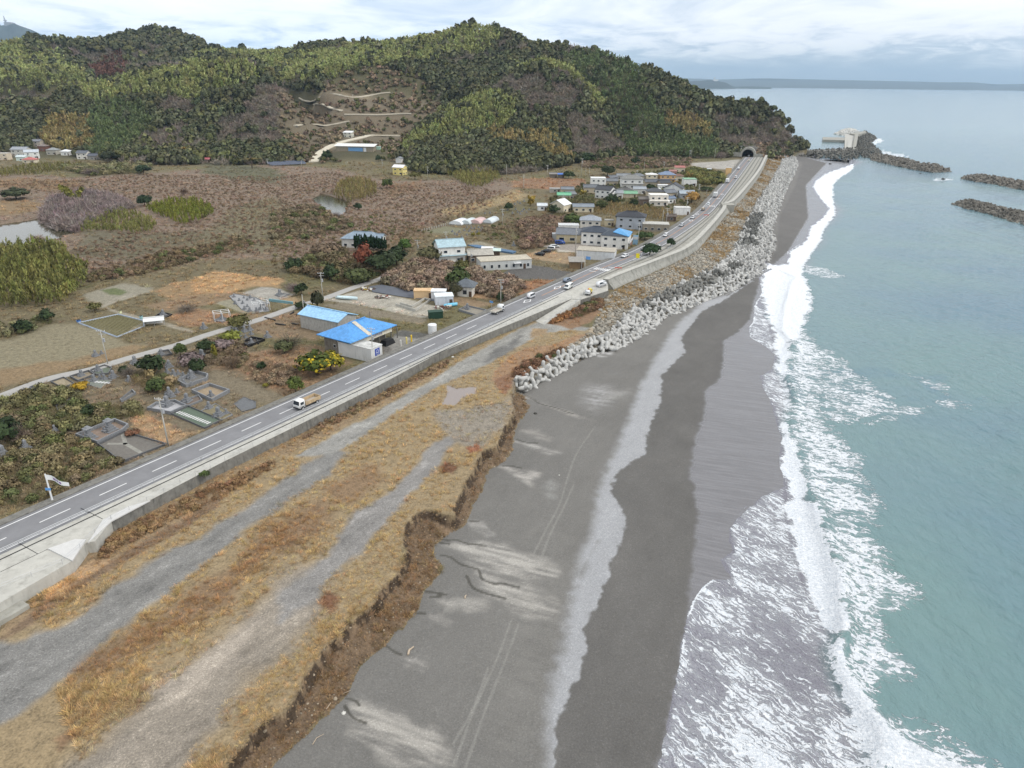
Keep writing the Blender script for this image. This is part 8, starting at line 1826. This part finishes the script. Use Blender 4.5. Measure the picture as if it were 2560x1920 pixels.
TH = [('bam', (104, 104, 58), 6.5, 2.6, "A4 -250,860 0,850 300,830 520,850 560,960 690,1010 700,1080 600,1180 480,1270 0,1310 -250,1310", 'dense olive bamboo grove at the left edge of the flats'), ('bam', (112, 112, 64), 3.6, 2.2, "A4 640,700 700,590 900,530 1100,560 1250,640 1200,690 1050,710 800,690", 'leaning green reeds right of the pond, near clump'), ('bam', (106, 110, 46), 4.2, 2.2, "A4 1150,520 1350,460 1550,460 1700,540 1600,600 1450,640 1300,590", 'bright green reed clump in the middle of the flats'),
 ('bam', (120, 110, 72), 4.5, 2.6, "A5 470,430 560,310 700,275 820,330 830,400 700,450 580,450", 'tall tawny reed mound beside the small pond'), ('bam', (116, 112, 68), 5, 2.8, "A5 1380,240 1500,200 1750,225 1800,280 1650,350 1550,340", 'long bamboo clump before the central hill'), ('bam', (108, 104, 60), 3.2, 2.8, "A4 0,205 300,165 640,160 640,190 300,240 0,255", 'bamboo belt in front of the far left hamlet'), ('bush', (110, 106, 78), 4, 3.4, "A4 480,200 900,170 1200,170 1100,230 700,250", 'green brown thicket belt at the hill foot'),
 ('bare', (124, 112, 108), 4.6, 2.2, "A4 340,580 420,440 700,390 950,440 1050,500 900,560 700,620 600,680 450,660", 'leafless mauve willow thicket beside the pond'), ('bush', (122, 106, 90), 2.6, 1.8, "A5 870,1090 1000,965 1150,940 1450,970 1900,1070 2000,1130 1850,1240 1500,1150 1350,1190 1050,1150", 'rusty brown thicket between the ground sheet and the grey office'), ('bush', (96, 86, 64), 2.8, 2.2, "A5 120,1010 300,900 560,860 640,910 800,890 1010,890 900,1020 760,1090 600,1110 450,1060 200,1030", 'mixed brown and green thicket along the lane\'s far end'),
 ('bush', (116, 98, 82), 2.6, 2.2, "A6 0,630 200,570 460,600 300,660 240,800 20,840", 'brown thicket left of the beige house'), ('bam', (132, 116, 80), 2.6, 1.9, "A6 580,480 700,470 1180,530 1240,610 1000,590 700,565 590,550", 'tan reed bed before the village'), ('bush', (100, 96, 66), 1.8, 1.5, "B1 0,880 250,790 560,780 700,860 620,930 860,910 1130,940 1180,985 850,1060 640,1110 430,1130 300,1060 0,1010", 'olive scrub between the lane plots and the big roadside plot'), ('bush', (106, 96, 70), 1.7, 1.4, "B1 -200,1400 120,1200 350,1130 640,1190 800,1260 1000,1380 800,1490 520,1640 0,1750 -200,1850", 'olive brown scrub beside the near road by the flag'),
 ('bush', (98, 88, 66), 1.8, 1.5, "B1 0,1030 200,960 420,1080 380,1190 0,1200", 'tall scrub round the bare tree at the left edge'), ('bush', (114, 102, 74), 1.9, 1.5, "B1 1100,650 1300,630 1480,730 1400,790 1200,780 1090,720", 'tawny bush thicket in the middle of the graves'), ('bush', (108, 94, 76), 1.6, 1.5, "B2 120,660 430,690 480,790 420,880 130,870", 'grey brown thicket beside the black kerbed plot'), ('bush', (126, 108, 88), 1.4, 1.3, "B2 430,880 700,840 940,900 880,1050 600,1030", 'brown weedy thicket left of the yellow flowered bush'),
 ('bush', (98, 96, 54), 3.6, 2.6, "A6 1330,200 1600,240 1600,320 1480,330 1300,280", 'yellow green thicket between the village and the far bend'), ('bush', (112, 98, 80), 3.0, 3.2, "A6 480,120 900,110 1340,120 1340,170 900,200 500,190", 'brown scrub belt under the headland wood'), ('bush', (114, 88, 68), 1.3, 1.0, "B3 650,1050 800,970 1050,870 1110,850 940,980 740,1100 620,1120", 'rusty bushes above the near arm of tetrapods'), ('bush', (112, 90, 70), 1.5, 1.1, "B3 1100,620 1250,510 1340,440 1400,475 1380,530 1200,600", 'rusty bushes beside the ramp'), ('bush', (130, 96, 64), 1.1, .9, "B3 930,660 1060,560 1200,480 1120,600 1000,650", 'golden brown bushes on the ramp bank'),
 ('bush', (122, 98, 72), .9, .9, "B4 600,390 800,290 1200,110 1500,-20 1500,20 1200,190 900,330 640,470 520,560 560,440", 'tawny shrubs along the foot of the sea wall'), ('bush', (124, 104, 80), .8, .9, "B2 850,1500 1300,1290 1700,1090 2212,840 2212,880 1700,1140 1350,1330 950,1520", 'reddish brown shrubs along the foot of the farther sea wall'), ('bush', (110, 98, 78), 2.6, 3.0, "A5 0,560 300,480 560,580 640,660 300,760 0,760", 'brown shrubby flats before the hedge house'), ('bush', (106, 92, 70), 2.0, 2.2, "A4 1000,960 1250,880 1700,790 1950,740 2000,790 1600,900 1300,980 1000,1050 700,1080 720,1010", 'long brown bank of matted weeds across the flats'),
 ('bush', (88, 84, 56), 2.6, 2.4, "A6 250,430 560,430 600,470 330,560 230,540", 'green hedge thicket before the cottages left of the village'), ('bush', (100, 96, 70), 1.8, 1.8, "B1 -200,190 60,260 300,180 420,130 440,210 200,310 0,350 -200,380", 'dark green shrubbery at the garden on the left edge')]
TH += [('bush', (88, 88, 58), 2.0, 4.2, "A6 280,420 560,300 900,230 1250,200 1420,300 1400,440 1250,530 700,490 560,550 280,540", 'garden shrubs filling the gaps between the village houses'), ('bush', (120, 102, 84), 1.15, 3.2, "A4 -300,300 600,290 1000,240 2212,260 A5 500,220 900,330 1300,310 1900,390 1400,620 900,780 300,960 A4 2212,880 1700,880 1100,1010 650,1040 560,840 900,720 1700,560 1500,440 1000,420 400,400 -300,300", 'low kudzu covered humps scattered over the weedy flats'), ('bush', (112, 102, 74), 1.2, 3.4, "A5 0,640 900,560 1300,700 1000,880 600,860 200,900 0,980", 'low brown shrubs scattered around the hedge house'), ('bush', (112, 98, 78), 1.6, 3.0, "A5 1650,650 2100,560 2212,640 2212,760 1960,800 1700,760", 'brown scrub right of the crowded cemetery')]
gran_plots = [tr(q[0], 5.9) for q in PLOTS] + HARD
def clear(x, y, extra=()):
 m = np.ones(len(x), bool)
 for P in gran_plots + [POND1, POND2, PARK, P_BED] + list(extra): m &= ~inside(x, y, P)
 rl = xa(ROADL, y); m &= ~((x > rl - 3.2) & (x < np.interp(y, *WALKX) + .4)); m &= seg_dist(x, y, LANE) > 2.1; return m
P_BED = tr("B2 1530,190 1640,175 2212,285 2212,330 1830,280 1560,235", 6.2)
GRV = [(o.location.x, o.location.y, 1.3) for o in COL.objects if o.get('category') == 'gravestone']
def no_box(x, y, lst=None):
 m = np.ones(len(x), bool)
 for bx_, by_, r in (lst or BOXES + GRV): m &= (x - bx_) ** 2 + (y - by_) ** 2 > r * r
 return m
for (tk, tone, hgt, dm, s, lb) in TH:
 P_ = tr(s, 6 if not s.startswith('B3') and 'B4' not in s and '1500 1300' not in s else 5); q = poisson(P_, int(70 * (P_[:, 0].ptp() if hasattr(P_[:, 0], 'ptp') else np.ptp(P_[:, 0])) * np.ptp(P_[:, 1]) / (dm * dm * 9)), dm * .72, len(lb));
 if len(q) == 0: continue
 q = q[clear(q[:, 0], q[:, 1]) & no_box(q[:, 0], q[:, 1])]; n = len(q); lod = {'bam': 'bamboo', 'bare': 'bare', 'bush': 'fine'}[tk]; hs_ = hgt * rng.uniform(.5, 1.15, n)
 sc = np.c_[hs_ * (.8 if tk == 'bam' else .95), hs_ * (.8 if tk == 'bam' else .95), hs_ * (1.15 if tk == 'bam' else 1.1)]; tv = rng.random((n, 1)); alt = np.array(lin(92, 96, 60)) if tk == 'bush' else np.array(lin(*tone)) * .8
 c = np.where(tv < (.2 if tone[0] < 115 else 0), alt, np.array(lin(*tone)) * 1.25) * rng.uniform(.75, 1.3, (n, 1)) * (1 + rng.normal(0, .04, (n, 3))); mixb = tk == 'bush'
 T_ = LOD[lod] + ([twigs(900 + i, 90, .014, .6) for i in range(3)] + [tuft(950 + i, 60, .9, .7, .014, .5) for i in range(2)] if mixb else [])
 scatter('thicket' if tk != 'bam' else 'reed_bed', T_, np.c_[q, gz(q[:, 0], q[:, 1]) - .1], sc, (rng.normal(0, .1, n), rng.normal(0, .1, n), rng.uniform(0, 6.3, n)), m_fol, c, False, 'stuff', lb, 'thicket')
TUFT = [tuft(i + 200, 26, 1, .8, .028, .7) for i in range(6)]; TUFTL = [tuft(i + 230, 22, .8, 1.0, .045, 1.0) for i in range(5)]
def grass(name, n_try, yrange, trange, size, label, sel, cgain=1.15):
 ya, yb = yrange; Y = np.exp(rng.uniform(np.log(ya), np.log(yb), n_try)); X = rng.uniform(*trange, n_try) * Y; tc_, st_ = tone_at(X, Y); k = sel(X, Y, st_); X, Y, tc_, st_ = X[k], Y[k], tc_[k], st_[k]
 k = clear(X, Y) & no_box(X, Y); X, Y, tc_ = X[k], Y[k], tc_[k]; n = len(X); s = size(X, Y, n)
 c = tc_ * rng.uniform(.7, 1.4, (n, 1)) * cgain * (1 + rng.normal(0, .05, (n, 3)))
 scatter(name, TUFT if name == 'dry_grass' else TUFTL, np.c_[X, Y, gz(X, Y) - .04], np.c_[s, s, s * rng.uniform(.6, 1.1, n)], (rng.normal(0, .12, n), rng.normal(0, .12, n), rng.uniform(0, 6.3, n)), m_grass, c, False, 'stuff', label, 'grass')
in_short = lambda x, y: np.any([inside(x, y, P) for P in SHORT], 0)
hillin = lambda x, y: inside(x, y, HILL_FOOT)
def sel_terr(x, y, st): return (x > xa(ROADL, y) + 8) & (~inside(x, y, BEACH)) & (st < rng.uniform(.1, .75, len(x))) & (y < 260) & ~inside(x, y, bank_poly) & ~inside(x, y, PUDDLE) & ~((inside(x, y, cliff_poly)) & (rng.random(len(x)) < .2)) & (fbm(x, y, 5, 3) + rng.uniform(-.2, .2, len(x)) > .38)
grass('dry_grass', 52000, (42, 235), (-.85, .1), lambda x, y, n: rng.uniform(.22, .55, n) * (1 + .5 * (fbm(x, y, 4, 2) > .55)), 'dry straw coloured grass and weeds over the terrace above the beach', sel_terr, np.array((1.78, 1.6, 1.28)))
def sel_plain(x, y, st): return (x < xa(ROADL, y) - 3) & (st < .4) & ~hillin(x, y) & (~in_short(x, y) | (rng.random(len(x)) < .25)) & (fbm(x, y, 9, 3) + rng.uniform(-.25, .25, len(x)) > .36)
grass('weeds', 60000, (85, 760), (-.95, .45), lambda x, y, n: np.where(in_short(x, y), .22, 1) * rng.uniform(.5, 1.15, n) * np.interp(y, [90, 200, 400, 800], [.8, 1.0, 1.5, 2.4]), 'dry brown weeds and kudzu matted over the flats', sel_plain, np.array((1.65, 1.52, 1.46)))
bk = poisson(bank_poly, 400000, 1.5, 77); f_, _ = bank_frac(bk); bk = bk[(f_ > np.interp(bk[:, 1], [150, 185, 200, 260, 420, 800], [1, .97, .62, .60, .56, .54])) & (fbm(bk[:, 0], bk[:, 1], 9, 3) > np.interp(bk[:, 1], [200, 300, 500, 800], [.52, .56, .46, .38]))]; n = len(bk)
scatter('dry_grass', TUFTL, np.c_[bk, gz(bk[:, 0], bk[:, 1]) + .1], rng.uniform(.8, 1.7, n), (rng.normal(0, .1, n), rng.normal(0, .1, n), rng.uniform(0, 6.3, n)), m_grass, np.array(lin(156, 128, 84)) * rng.uniform(.7, 1.3, (n, 1)), False, 'stuff', 'tawny dry grass growing among the rubble below the tall wall', 'grass')
# ---- single trees and bushes
m_bark = mat('bark', (92, 80, 70), .95, var=.3, nscale=3)
CT = {}
def crown_me(kind, tone, var):
 key = (kind, tone, var)
 if key in CT: return CT[key]
 sd_ = 300 + var * 7 + len(CT)
 T = {'round': lambda: crown(sd_, 26, 30, .09, (1, 1, .82)), 'wide': lambda: crown(sd_, 24, 30, .09, (1.15, 1.15, .6), .4), 'cone': lambda: plume(sd_, 110, .05), 'reed': lambda: plume(sd_, 110, .35), 'bare': lambda: twigs(sd_, 420, .011, .55), 'bloom': lambda: crown(sd_, 30, 12, .05, (1, 1, .82)), 'palm': lambda: tuft(sd_, 34, .3, .1, .10, 1.0)}[kind]()
 me = bpy.data.meshes.new('crown'); V_, F_, sh = T; me.from_pydata(V_.tolist(), [], F_.tolist()); a = me.attributes.new('tone', 'FLOAT_COLOR', 'POINT'); c = np.ones((len(V_), 4), np.float32); c[:, :3] = np.array(lin(*tone))[None] * sh[:, None]
 a.data.foreach_set('color', c.ravel()); me.materials.append(m_fol); CT[key] = me; return me
def tree(c, x, y, w, h, kind, tone, label, name='bush', cat='bush', group=None, mix=None):
 p = on(c, x, y, -.1); r = empty(name, p, rng.uniform(0, 6.3), label, cat, group); th = {'round': .16, 'wide': .12, 'cone': .04, 'reed': .02, 'bare': .1, 'palm': .8}[kind]; bm = bmesh.new(); tr_ = max(.06, w * .035)
 tube(bm, (0, 0, -.2), (.02 * h, 0, h * (th + .3)), tr_, tr_ * .55, 7)
 for a in (.4, 2.5, 4.6): tube(bm, (.01 * h, 0, h * (th + .12)), (cos(a) * w * .28, sin(a) * w * .28, h * (th + .5)), tr_ * .5, tr_ * .2, 5)
 obj('trunk', bm, m_bark, r, True); zs = {'round': 1.45, 'wide': 1.25, 'bare': 1.5}.get(kind, 1.0)
 for i, tn in enumerate([tone] + ([mix] if mix else [])):
  o = bpy.data.objects.new('crown' if i == 0 else 'blossom', crown_me('bloom' if i else kind, tn, int(rng.integers(0, 2)) + i)); COL.objects.link(o); o.parent = r; o.location = (0, 0, h * th); s = w / 2 / (.95 if kind in ('round', 'wide', 'bare') else .42)
  if kind == 'palm': o.scale = (w / 2, w / 2, h * .5)
  else: o.scale = (s, s, h * (1 - th) / zs * (1 if kind in ('round', 'wide', 'bare') else 1))
  o.rotation_euler.z = i * 1.1
  if i: o.scale = tuple(q * 1.03 for q in o.scale)
 return r
DG, MG, OL, BR, MV, YG, RU = (50, 62, 38), (70, 82, 46), (92, 90, 54), (112, 96, 78), (122, 108, 106), (122, 116, 50), (122, 80, 56)
TR = [('B1', 1265, 640, 6, 5, 'round', DG, 'dark green tree in the middle of the graves below the lane'), ('B1', 1500, 495, 3.6, 3.6, 'round', MG, 'mid green shrub on the lane right of the dark grave tree'), ('B1', 1985, 262, 6, 4.2, 'wide', OL, 'broad olive tree by the lane over three graves'), ('B1', 1920, 375, 5.5, 3.4, 'wide', (108, 112, 50), 'yellowish green bush below the lane tree'), ('B1', 1785, 505, 2.6, 3.6, 'cone', YG, 'upright yellow green conifer between shrubs below the lane'), ('B1', 1715, 465, 4.5, 3.6, 'round', DG, 'dark bush left of the yellow green conifer'),
 ('B1', 1850, 440, 5, 3, 'wide', MV, 'leafless mauve bush right of the dark bush below the lane'), ('B1', 1590, 570, 6, 3.4, 'wide', MV, 'large leafless grey bush right of the mid green shrub'), ('B1', 1640, 635, 3.4, 3, 'round', DG, 'small dark bush just above the long raised kerb plot'), ('B1', 1930, 600, 5, 4, 'bare', BR, 'tall brown bare bush at the edge of the orange grass'), ('B1', 1065, 670, 5.5, 4.2, 'bare', (104, 96, 88), 'spreading bare tree over the lane graves'), ('B1', 1030, 640, 3, 2, 'round', DG, 'low dark bush under the spreading bare tree'), ('B1', 1300, 800, 4.6, 3.6, 'round', MG, 'green bush at the right side of the tawny thicket'), ('B1', 680, 775, 3.6, 2.0, 'wide', (150, 122, 40), 'low golden yellow bush below the flagged plot'),
 ('B1', 190, 1220, 5, 7, 'bare', (120, 106, 94), 'tall bare tree with a visible trunk at the left edge', 'tree', 'tree'), ('B1', 90, 1210, 6, 5.5, 'round', DG, 'dark evergreen at the left picture edge beside the bare tree', 'tree', 'tree'), ('B1', 740, 990, 3.4, 2.6, 'round', DG, 'dark round bush in the olive scrub'), ('B1', 1100, 1155, 2.6, 1.4, 'wide', (104, 74, 56), 'trimmed red brown shrub inside the big roadside plot'), ('B1', 1700, 1500, 2, 1.3, 'round', MG, 'small green weed bush on the sea wall edge'), ('B1', 400, 210, 4.5, 4, 'round', DG, 'dark bush at the right end of the left edge shrubbery'), ('B1', 205, 300, 5, 4, 'round', DG, 'dark bush in the middle of the left edge shrubbery'), ('B1', 790, 130, 4, 3.2, 'round', OL, 'olive bush beside the field track bend'),
 ('B1', 1550, 130, 9, 3.6, 'bare', (108, 100, 90), 'grey bare thicket bush in the orange reeds behind the frame canopy'), ('B2', 1085, 385, 4.4, 6, 'round', (62, 64, 46), 'tall dark shrub tree beside the lane pole', 'tree', 'tree'), ('B2', 940, 390, 3.4, 2.6, 'round', DG, 'low dark bush left of the yellow shrub by the lane'), ('B2', 1025, 400, 2.4, 2.6, 'round', (156, 140, 50), 'yellow leaved shrub by the lane'), ('B2', 945, 270, 5, 4.4, 'round', DG, 'round dark green tree behind the gravel cemetery yard', 'tree', 'tree'), ('B2', 880, 230, 9, 4.4, 'bare', MV, 'wide mauve bare bush behind the gravel cemetery yard'),
 ('B2', 855, 740, 9.5, 7, 'bare', (98, 94, 78), 'big greyish bare topped tree left of the blue roofed depot', 'tree', 'tree'), ('B2', 800, 770, 5, 4, 'round', (80, 84, 56), 'green bush below the big bare topped tree'), ('B2', 605, 915, 2.6, 2.4, 'round', DG, 'small dark green bush in the orange grass'), ('B2', 740, 915, 3.6, 2.6, 'bare', BR, 'brown bush right of the small dark green one'), ('B2', 895, 1110, 4.2, 4, 'round', (78, 88, 42), 'green bush at the road kerb left of the tipper truck'), ('B2', 640, 1065, 1.5, 1.2, 'round', YG, 'tiny yellow green bush near the dry path'),
 ('B2', 370, 880, 5, 4.4, 'bare', BR, 'tall tangled brown bush by the dry path'), ('B2', 195, 800, 3, 4, 'cone', YG, 'yellowish conifer at the left of the tangled brown bush'), ('B2', 50, 930, 4, 3.6, 'round', DG, 'dark bush at the corner of the raised kerb plot'), ('A5', 470, 1075, 6, 6, 'round', DG, 'dark green tree in the brown thicket near the lane\'s far end', 'tree', 'tree'), ('A5', 740, 1000, 8, 11, 'round', (112, 66, 50), 'rust red conifer in the lane thicket', 'tree', 'tree'), ('A5', 880, 1020, 12, 9, 'round', (56, 66, 42), 'big dark green tree right of the rust red conifer', 'tree', 'tree'), ('A5', 985, 960, 9, 8, 'round', DG, 'dark tree at the right end of the lane thicket', 'tree', 'tree'), ('A5', 680, 1090, 10, 6, 'wide', (70, 76, 46), 'spreading green tree at the lane\'s edge below the rust red conifer', 'tree', 'tree'), ('A5', 170, 1000, 8, 5, 'round', DG, 'dark tree at the left end of the lane thicket', 'tree', 'tree'),
 ('A5', 1475, 1140, 9, 7.5, 'round', MG, 'leafy green tree behind the shrine hall', 'tree', 'tree'), ('A5', 1450, 1205, 5, 6, 'round', (74, 72, 52), 'olive brown tree in front of the shrine hall', 'tree', 'tree'), ('A5', 1500, 1010, 6, 5, 'round', OL, 'olive tree at the top of the rusty thicket', 'tree', 'tree'), ('A5', 1800, 1245, 3, 3.4, 'round', DG, 'dark small tree at the road behind the shrine', 'tree', 'tree'), ('A5', 1240, 925, 10, 6.5, 'wide', (88, 86, 60), 'wide olive tree left of the white teal roofed house', 'tree', 'tree'), ('A5', 1310, 880, 6, 4, 'round', (66, 84, 44), 'green bush at the white teal roofed house', ), ('A5', 1050, 845, 6, 5.5, 'round', (66, 86, 40), 'bright green tree right of the hedge house', 'tree', 'tree'), ('A5', 430, 880, 10, 6, 'wide', BR, 'brown domed tree left of the hedge house', 'tree', 'tree'),
 ('A5', 680, 520, 5, 4, 'round', DG, 'dark little tree behind the small pond', 'tree', 'tree'), ('A5', 910, 355, 8, 7, 'round', (72, 82, 42), 'green tree at the right end of the reed mound', 'tree', 'tree'), ('A5', 1130, 280, 9, 6, 'round', OL, 'olive tree right of the yellow house', 'tree', 'tree'), ('A5', 840, 140, 5, 6, 'round', DG, 'dark tree right of the works building', 'tree', 'tree'), ('A5', 440, 130, 10, 9, 'round', DG, 'dark tree left of the works building', 'tree', 'tree'), ('A5', 2045, 490, 6, 6.5, 'reed', (150, 128, 62), 'yellow round bush among the far graves'), ('A5', 1870, 525, 5, 4.5, 'round', DG, 'dark tree at the left of the far graves', 'tree', 'tree'), ('A5', 1590, 730, 2, 2, 'round', YG, 'small yellowish bush at the crowded cemetery\'s front, the left one'), ('A5', 1630, 728, 2, 2.2, 'round', YG, 'small yellowish bush at the crowded cemetery\'s front, the right one'), ('A5', 1300, 830, 4, 4, 'round', DG, 'dark green bush behind the teal roofed house'),
 ('A6', 1025, 885, 7.5, 5.6, 'round', (48, 66, 40), 'large round dark bush on the promenade, nearer one'), ('A6', 1080, 855, 3.4, 3.6, 'round', (52, 70, 42), 'smaller round bush touching the large promenade bush'), ('A6', 1190, 815, 4, 4.4, 'round', (46, 62, 38), 'round dark bush on the promenade, farther one by the bent fence'), ('A6', 985, 755, 7, 4.4, 'wide', (66, 82, 46), 'green shrub in the garden right of the half blue roofed shop'), ('A6', 420, 655, 10, 7, 'round', (70, 82, 44), 'green tree behind the beige house', 'tree', 'tree'), ('A6', 270, 550, 6, 5, 'round', DG, 'dark round tree beside the tiny white shed', 'tree', 'tree'), ('A6', 85, 485, 6, 6.5, 'reed', (152, 130, 64), 'golden bamboo clump left of the tiny white shed'), ('A6', 480, 425, 7, 6, 'reed', (148, 132, 66), 'golden bamboo clump at the village\'s left'), ('A6', 1355, 470, 9, 7.5, 'round', (158, 124, 70), 'golden leaved round tree beside the road', 'tree', 'tree'),
 ('A6', 720, 470, 9, 6, 'round', DG, 'dark green tree in front of the white village cottage', 'tree', 'tree'), ('A6', 900, 500, 6, 5, 'round', DG, 'dark tree in the tan reed bed', 'tree', 'tree'), ('A6', 640, 520, 8, 6, 'round', (72, 78, 46), 'green tree at the left of the tan reed bed', 'tree', 'tree'), ('A6', 1030, 365, 6, 4.5, 'round', DG, 'dark tree between village roofs', 'tree', 'tree'), ('A6', 1225, 365, 6, 6.5, 'reed', (146, 128, 70), 'golden bamboo behind the big white barn'), ('A6', 1330, 280, 6, 6.5, 'reed', (154, 132, 78), 'golden bamboo left of the yellow green thicket'), ('A6', 1470, 370, 9, 3.2, 'wide', (56, 66, 38), 'clipped dark hedge garden right of the big white barn'), ('A6', 690, 250, 12, 8, 'round', (58, 66, 42), 'dark tree behind the village\'s left roofs', 'tree', 'tree'), ('A6', 385, 275, 9, 6, 'round', DG, 'dark tree right of the blue roofed open shed', 'tree', 'tree'), ('A6', 530, 150, 14, 9, 'round', (50, 64, 36), 'large dark tree at the wood\'s edge above the village', 'tree', 'tree'), ('A6', 910, 165, 9, 7, 'round', DG, 'dark tree in the scrub under the headland', 'tree', 'tree'), ('A6', 450, 960, 6, 3.6, 'bare', (126, 100, 76), 'brown creeper bush over the roadside hut'), ('A6', 1545, 310, 7, 5, 'round', DG, 'dark bush at the right of the yellow green thicket'),
 ('A1', 680, 1000, 16, 10, 'round', (60, 66, 46), 'round olive tree right of the far left hamlet', 'tree', 'tree'), ('A1', 1145, 1005, 10, 15, 'palm', (138, 116, 58), 'tall ragged palm under the left wooded hill', 'palm', 'palm tree'), ('A1', 1550, 1035, 13, 9, 'palm', (112, 96, 48), 'low spreading palm left of the solar rows', 'palm', 'palm tree'), ('A1', 885, 1070, 12, 7, 'round', (50, 64, 44), 'lone dark bush on the weedy flats'), ('A1', 560, 1075, 16, 8, 'bare', MV, 'bare grey brown tree on the flats before the hamlet', 'tree', 'tree'), ('A4', 1145, 490, 9, 6.5, 'round', (46, 60, 40), 'dark evergreen behind the middle reed clump', 'tree', 'tree'), ('A4', 130, 440, 16, 7, 'round', (64, 70, 48), 'dark tree group standing in the tawny field', 'tree', 'tree'), ('A4', 590, 460, 12, 11, 'reed', (124, 122, 62), 'tall yellow green tree behind the willow thicket', 'tree', 'tree'), ('A4', 1455, 400, 8, 7, 'bare', (98, 80, 68), 'dark brown bare tree on the flats', 'tree', 'tree'), ('A4', 300, 780, 10, 6, 'bare', (140, 118, 100), 'tawny bare bush on the near pond shore'), ('A5', 510, 590, 7, 6, 'bare', (120, 106, 100), 'bare bush on the shore of the small pond'), ('A2', 245, 790, 16, 10, 'round', (124, 116, 52), 'yellow green tree beside the valley road', 'tree', 'tree'), ('A2', 470, 640, 12, 13, 'round', (48, 58, 42), 'tall dark tree on the valley terraces', 'tree', 'tree')]
for q in TR: tree(*q)
tree('B2', 1080, 960, 9.5, 6.4, 'round', (70, 80, 34), 'large dark bush covered in yellow blossom left of the white annex', 'bush', 'bush', None, (166, 146, 40)); tree('B2', 1200, 915, 7, 5, 'round', (112, 108, 36), 'yellow blossomed bush touching the large one, nearer the white annex', 'bush', 'bush', None, (172, 152, 42))
for k in range(13):
 a = k / 12; tree('A5', 665 + 235 * a, 850 - 8 * sin(a * 3) + (4 if k % 2 else -5), 3.6, 8.2 - 2.2 * a + rng.uniform(-.6, .6), 'cone', (34, 54, 32), 'dark conifer in the tall dense hedge before the blue grey tiled house', 'conifer', 'conifer', 'conifers of the dense hedge')
# ================================================================ FAR LAND AND AIR
def far_ridge(name, pts, D, base_px, tone, depth, label=None):
 """a distant range: crest traced at its own distance, with real slopes in front and behind"""
 P = catmull(np.array([tuple(atd(*q, D)) for q in pts]), 6); n = len(P); rows = []
 for k, (f, dd) in enumerate(((0, -1.0), (.35, -.62), (.7, -.3), (.9, -.1), (1.0, 0), (.6, .5), (0, 1.0))):
  j = (fbm(P[:, 0] + k * 999, P[:, 1], D * .03, 4) - .5) * depth * .5; s = (D + dd * depth + j * (k not in (0, 4))) / D; zz = np.maximum(P[:, 2], 3) * f * (1 + (fbm(P[:, 0], P[:, 1] + k * 77, D * .02, 3) - .5) * .5 * (0 < f < 1)); rows.append(np.c_[P[:, 0] * s, P[:, 1] * s, zz - (2 if f == 0 else 0)])
 V_ = np.vstack(rows); o = np_mesh(name, V_, quads(7, n)[:, ::-1], mat('far_wood_%d' % tone[0], tone, .95, var=.4, nscale=.01), True); o['kind'] = 'structure'; return o
far_ridge('distant_mountain', [('A1', -400, 250), ('A1', -200, 180), ('A1', 0, 158), ('A1', 80, 146), ('A1', 130, 161), ('A1', 200, 186), ('A1', 260, 214), ('A1', 330, 238), ('A1', 420, 262), ('A1', 500, 290)], 7000, 0, (60, 66, 56), 1500)
far_ridge('distant_mountain', [('A1', 200, 262), ('A1', 350, 230), ('A1', 450, 234), ('A1', 640, 240), ('A1', 800, 262), ('A1', 1000, 275)], 16000, 0, (62, 68, 62), 3000)
far_ridge('distant_mountain', [('A3', 0, 470), ('A3', 280, 488), ('A3', 600, 482), ('A3', 1000, 490), ('A3', 1500, 500), ('A3', 1700, 505), ('A3', 1900, 506), ('A3', 2050, 518), ('A3', 2300, 514), ('A3', 2700, 520), ('A3', 3200, 530)], 22000, 0, (66, 72, 66), 4000)
far_ridge('headland', [('A3', 60, 520), ('A3', 140, 502), ('A3', 220, 497), ('A3', 290, 492), ('A3', 340, 500), ('A3', 380, 508), ('A3', 410, 524), ('A3', 440, 534)], 13000, 0, (50, 54, 46), 500)
far_ridge('headland', [('A3', 430, 534), ('A3', 480, 532), ('A3', 560, 532), ('A3', 620, 534), ('A3', 660, 537)], 13500, 0, (60, 62, 58), 200)
p = atd('A1', 42, 152, 7000); r = empty('antenna_tower', (p.x, p.y, p.z - 20), 0, 'tall slender antenna tower on the blue distant mountain', 'antenna tower'); hh_ = atd('A1', 36, 98, 7000).z - p.z + 20
bm = bmesh.new(); tube(bm, (0, 0, 0), (-12, 0, hh_), 9, 3, 6); obj('mast', bm, mat('tower_grey', (150, 150, 152), .7), r); bm = bmesh.new(); [tube(bm, (-12 * t, 0, hh_ * t), (-12 * t, 0, hh_ * t + 8), 14, 14, 8) for t in (.35, .55)]; box(bm, (20, 0, 0), (60, 40, 40)); obj('platform', bm, MATS['tower_grey'], r)
p = atd('A3', 316, 496, 13000); r = empty('hilltop_hotel', (p.x, p.y, p.z - 6), 0, 'small pale building on top of the far headland across the bay', 'building'); bm = bmesh.new(); box(bm, (0, 0, 0), (80, 30, 26)); obj('wall', bm, m_white, r); bm = bmesh.new(); box(bm, (-18, 0, 26), (18, 18, 34)); obj('tower', bm, m_white, r)
# ---- the air: one even box of thin haze round everything but the sky
bm = bmesh.new(); v = box(bm, (0, 21000, -8), (100000, 48000, 910)); hz = obj('haze', bm, None or bpy.data.materials.new('haze')); hz['kind'] = 'stuff'; tag(hz, 'thin bluish air over the whole bay and hills', 'haze')
hm = bpy.data.materials['haze']; hm.use_nodes = True; N = NT(hm.node_tree)
pv = N.n('ShaderNodeVolumePrincipled', {'Color': (.56, .78, 1.0, 1), 'Density': .000048, 'Anisotropy': .2}); N.n('ShaderNodeOutputMaterial', {'Volume': pv.outputs[0]})
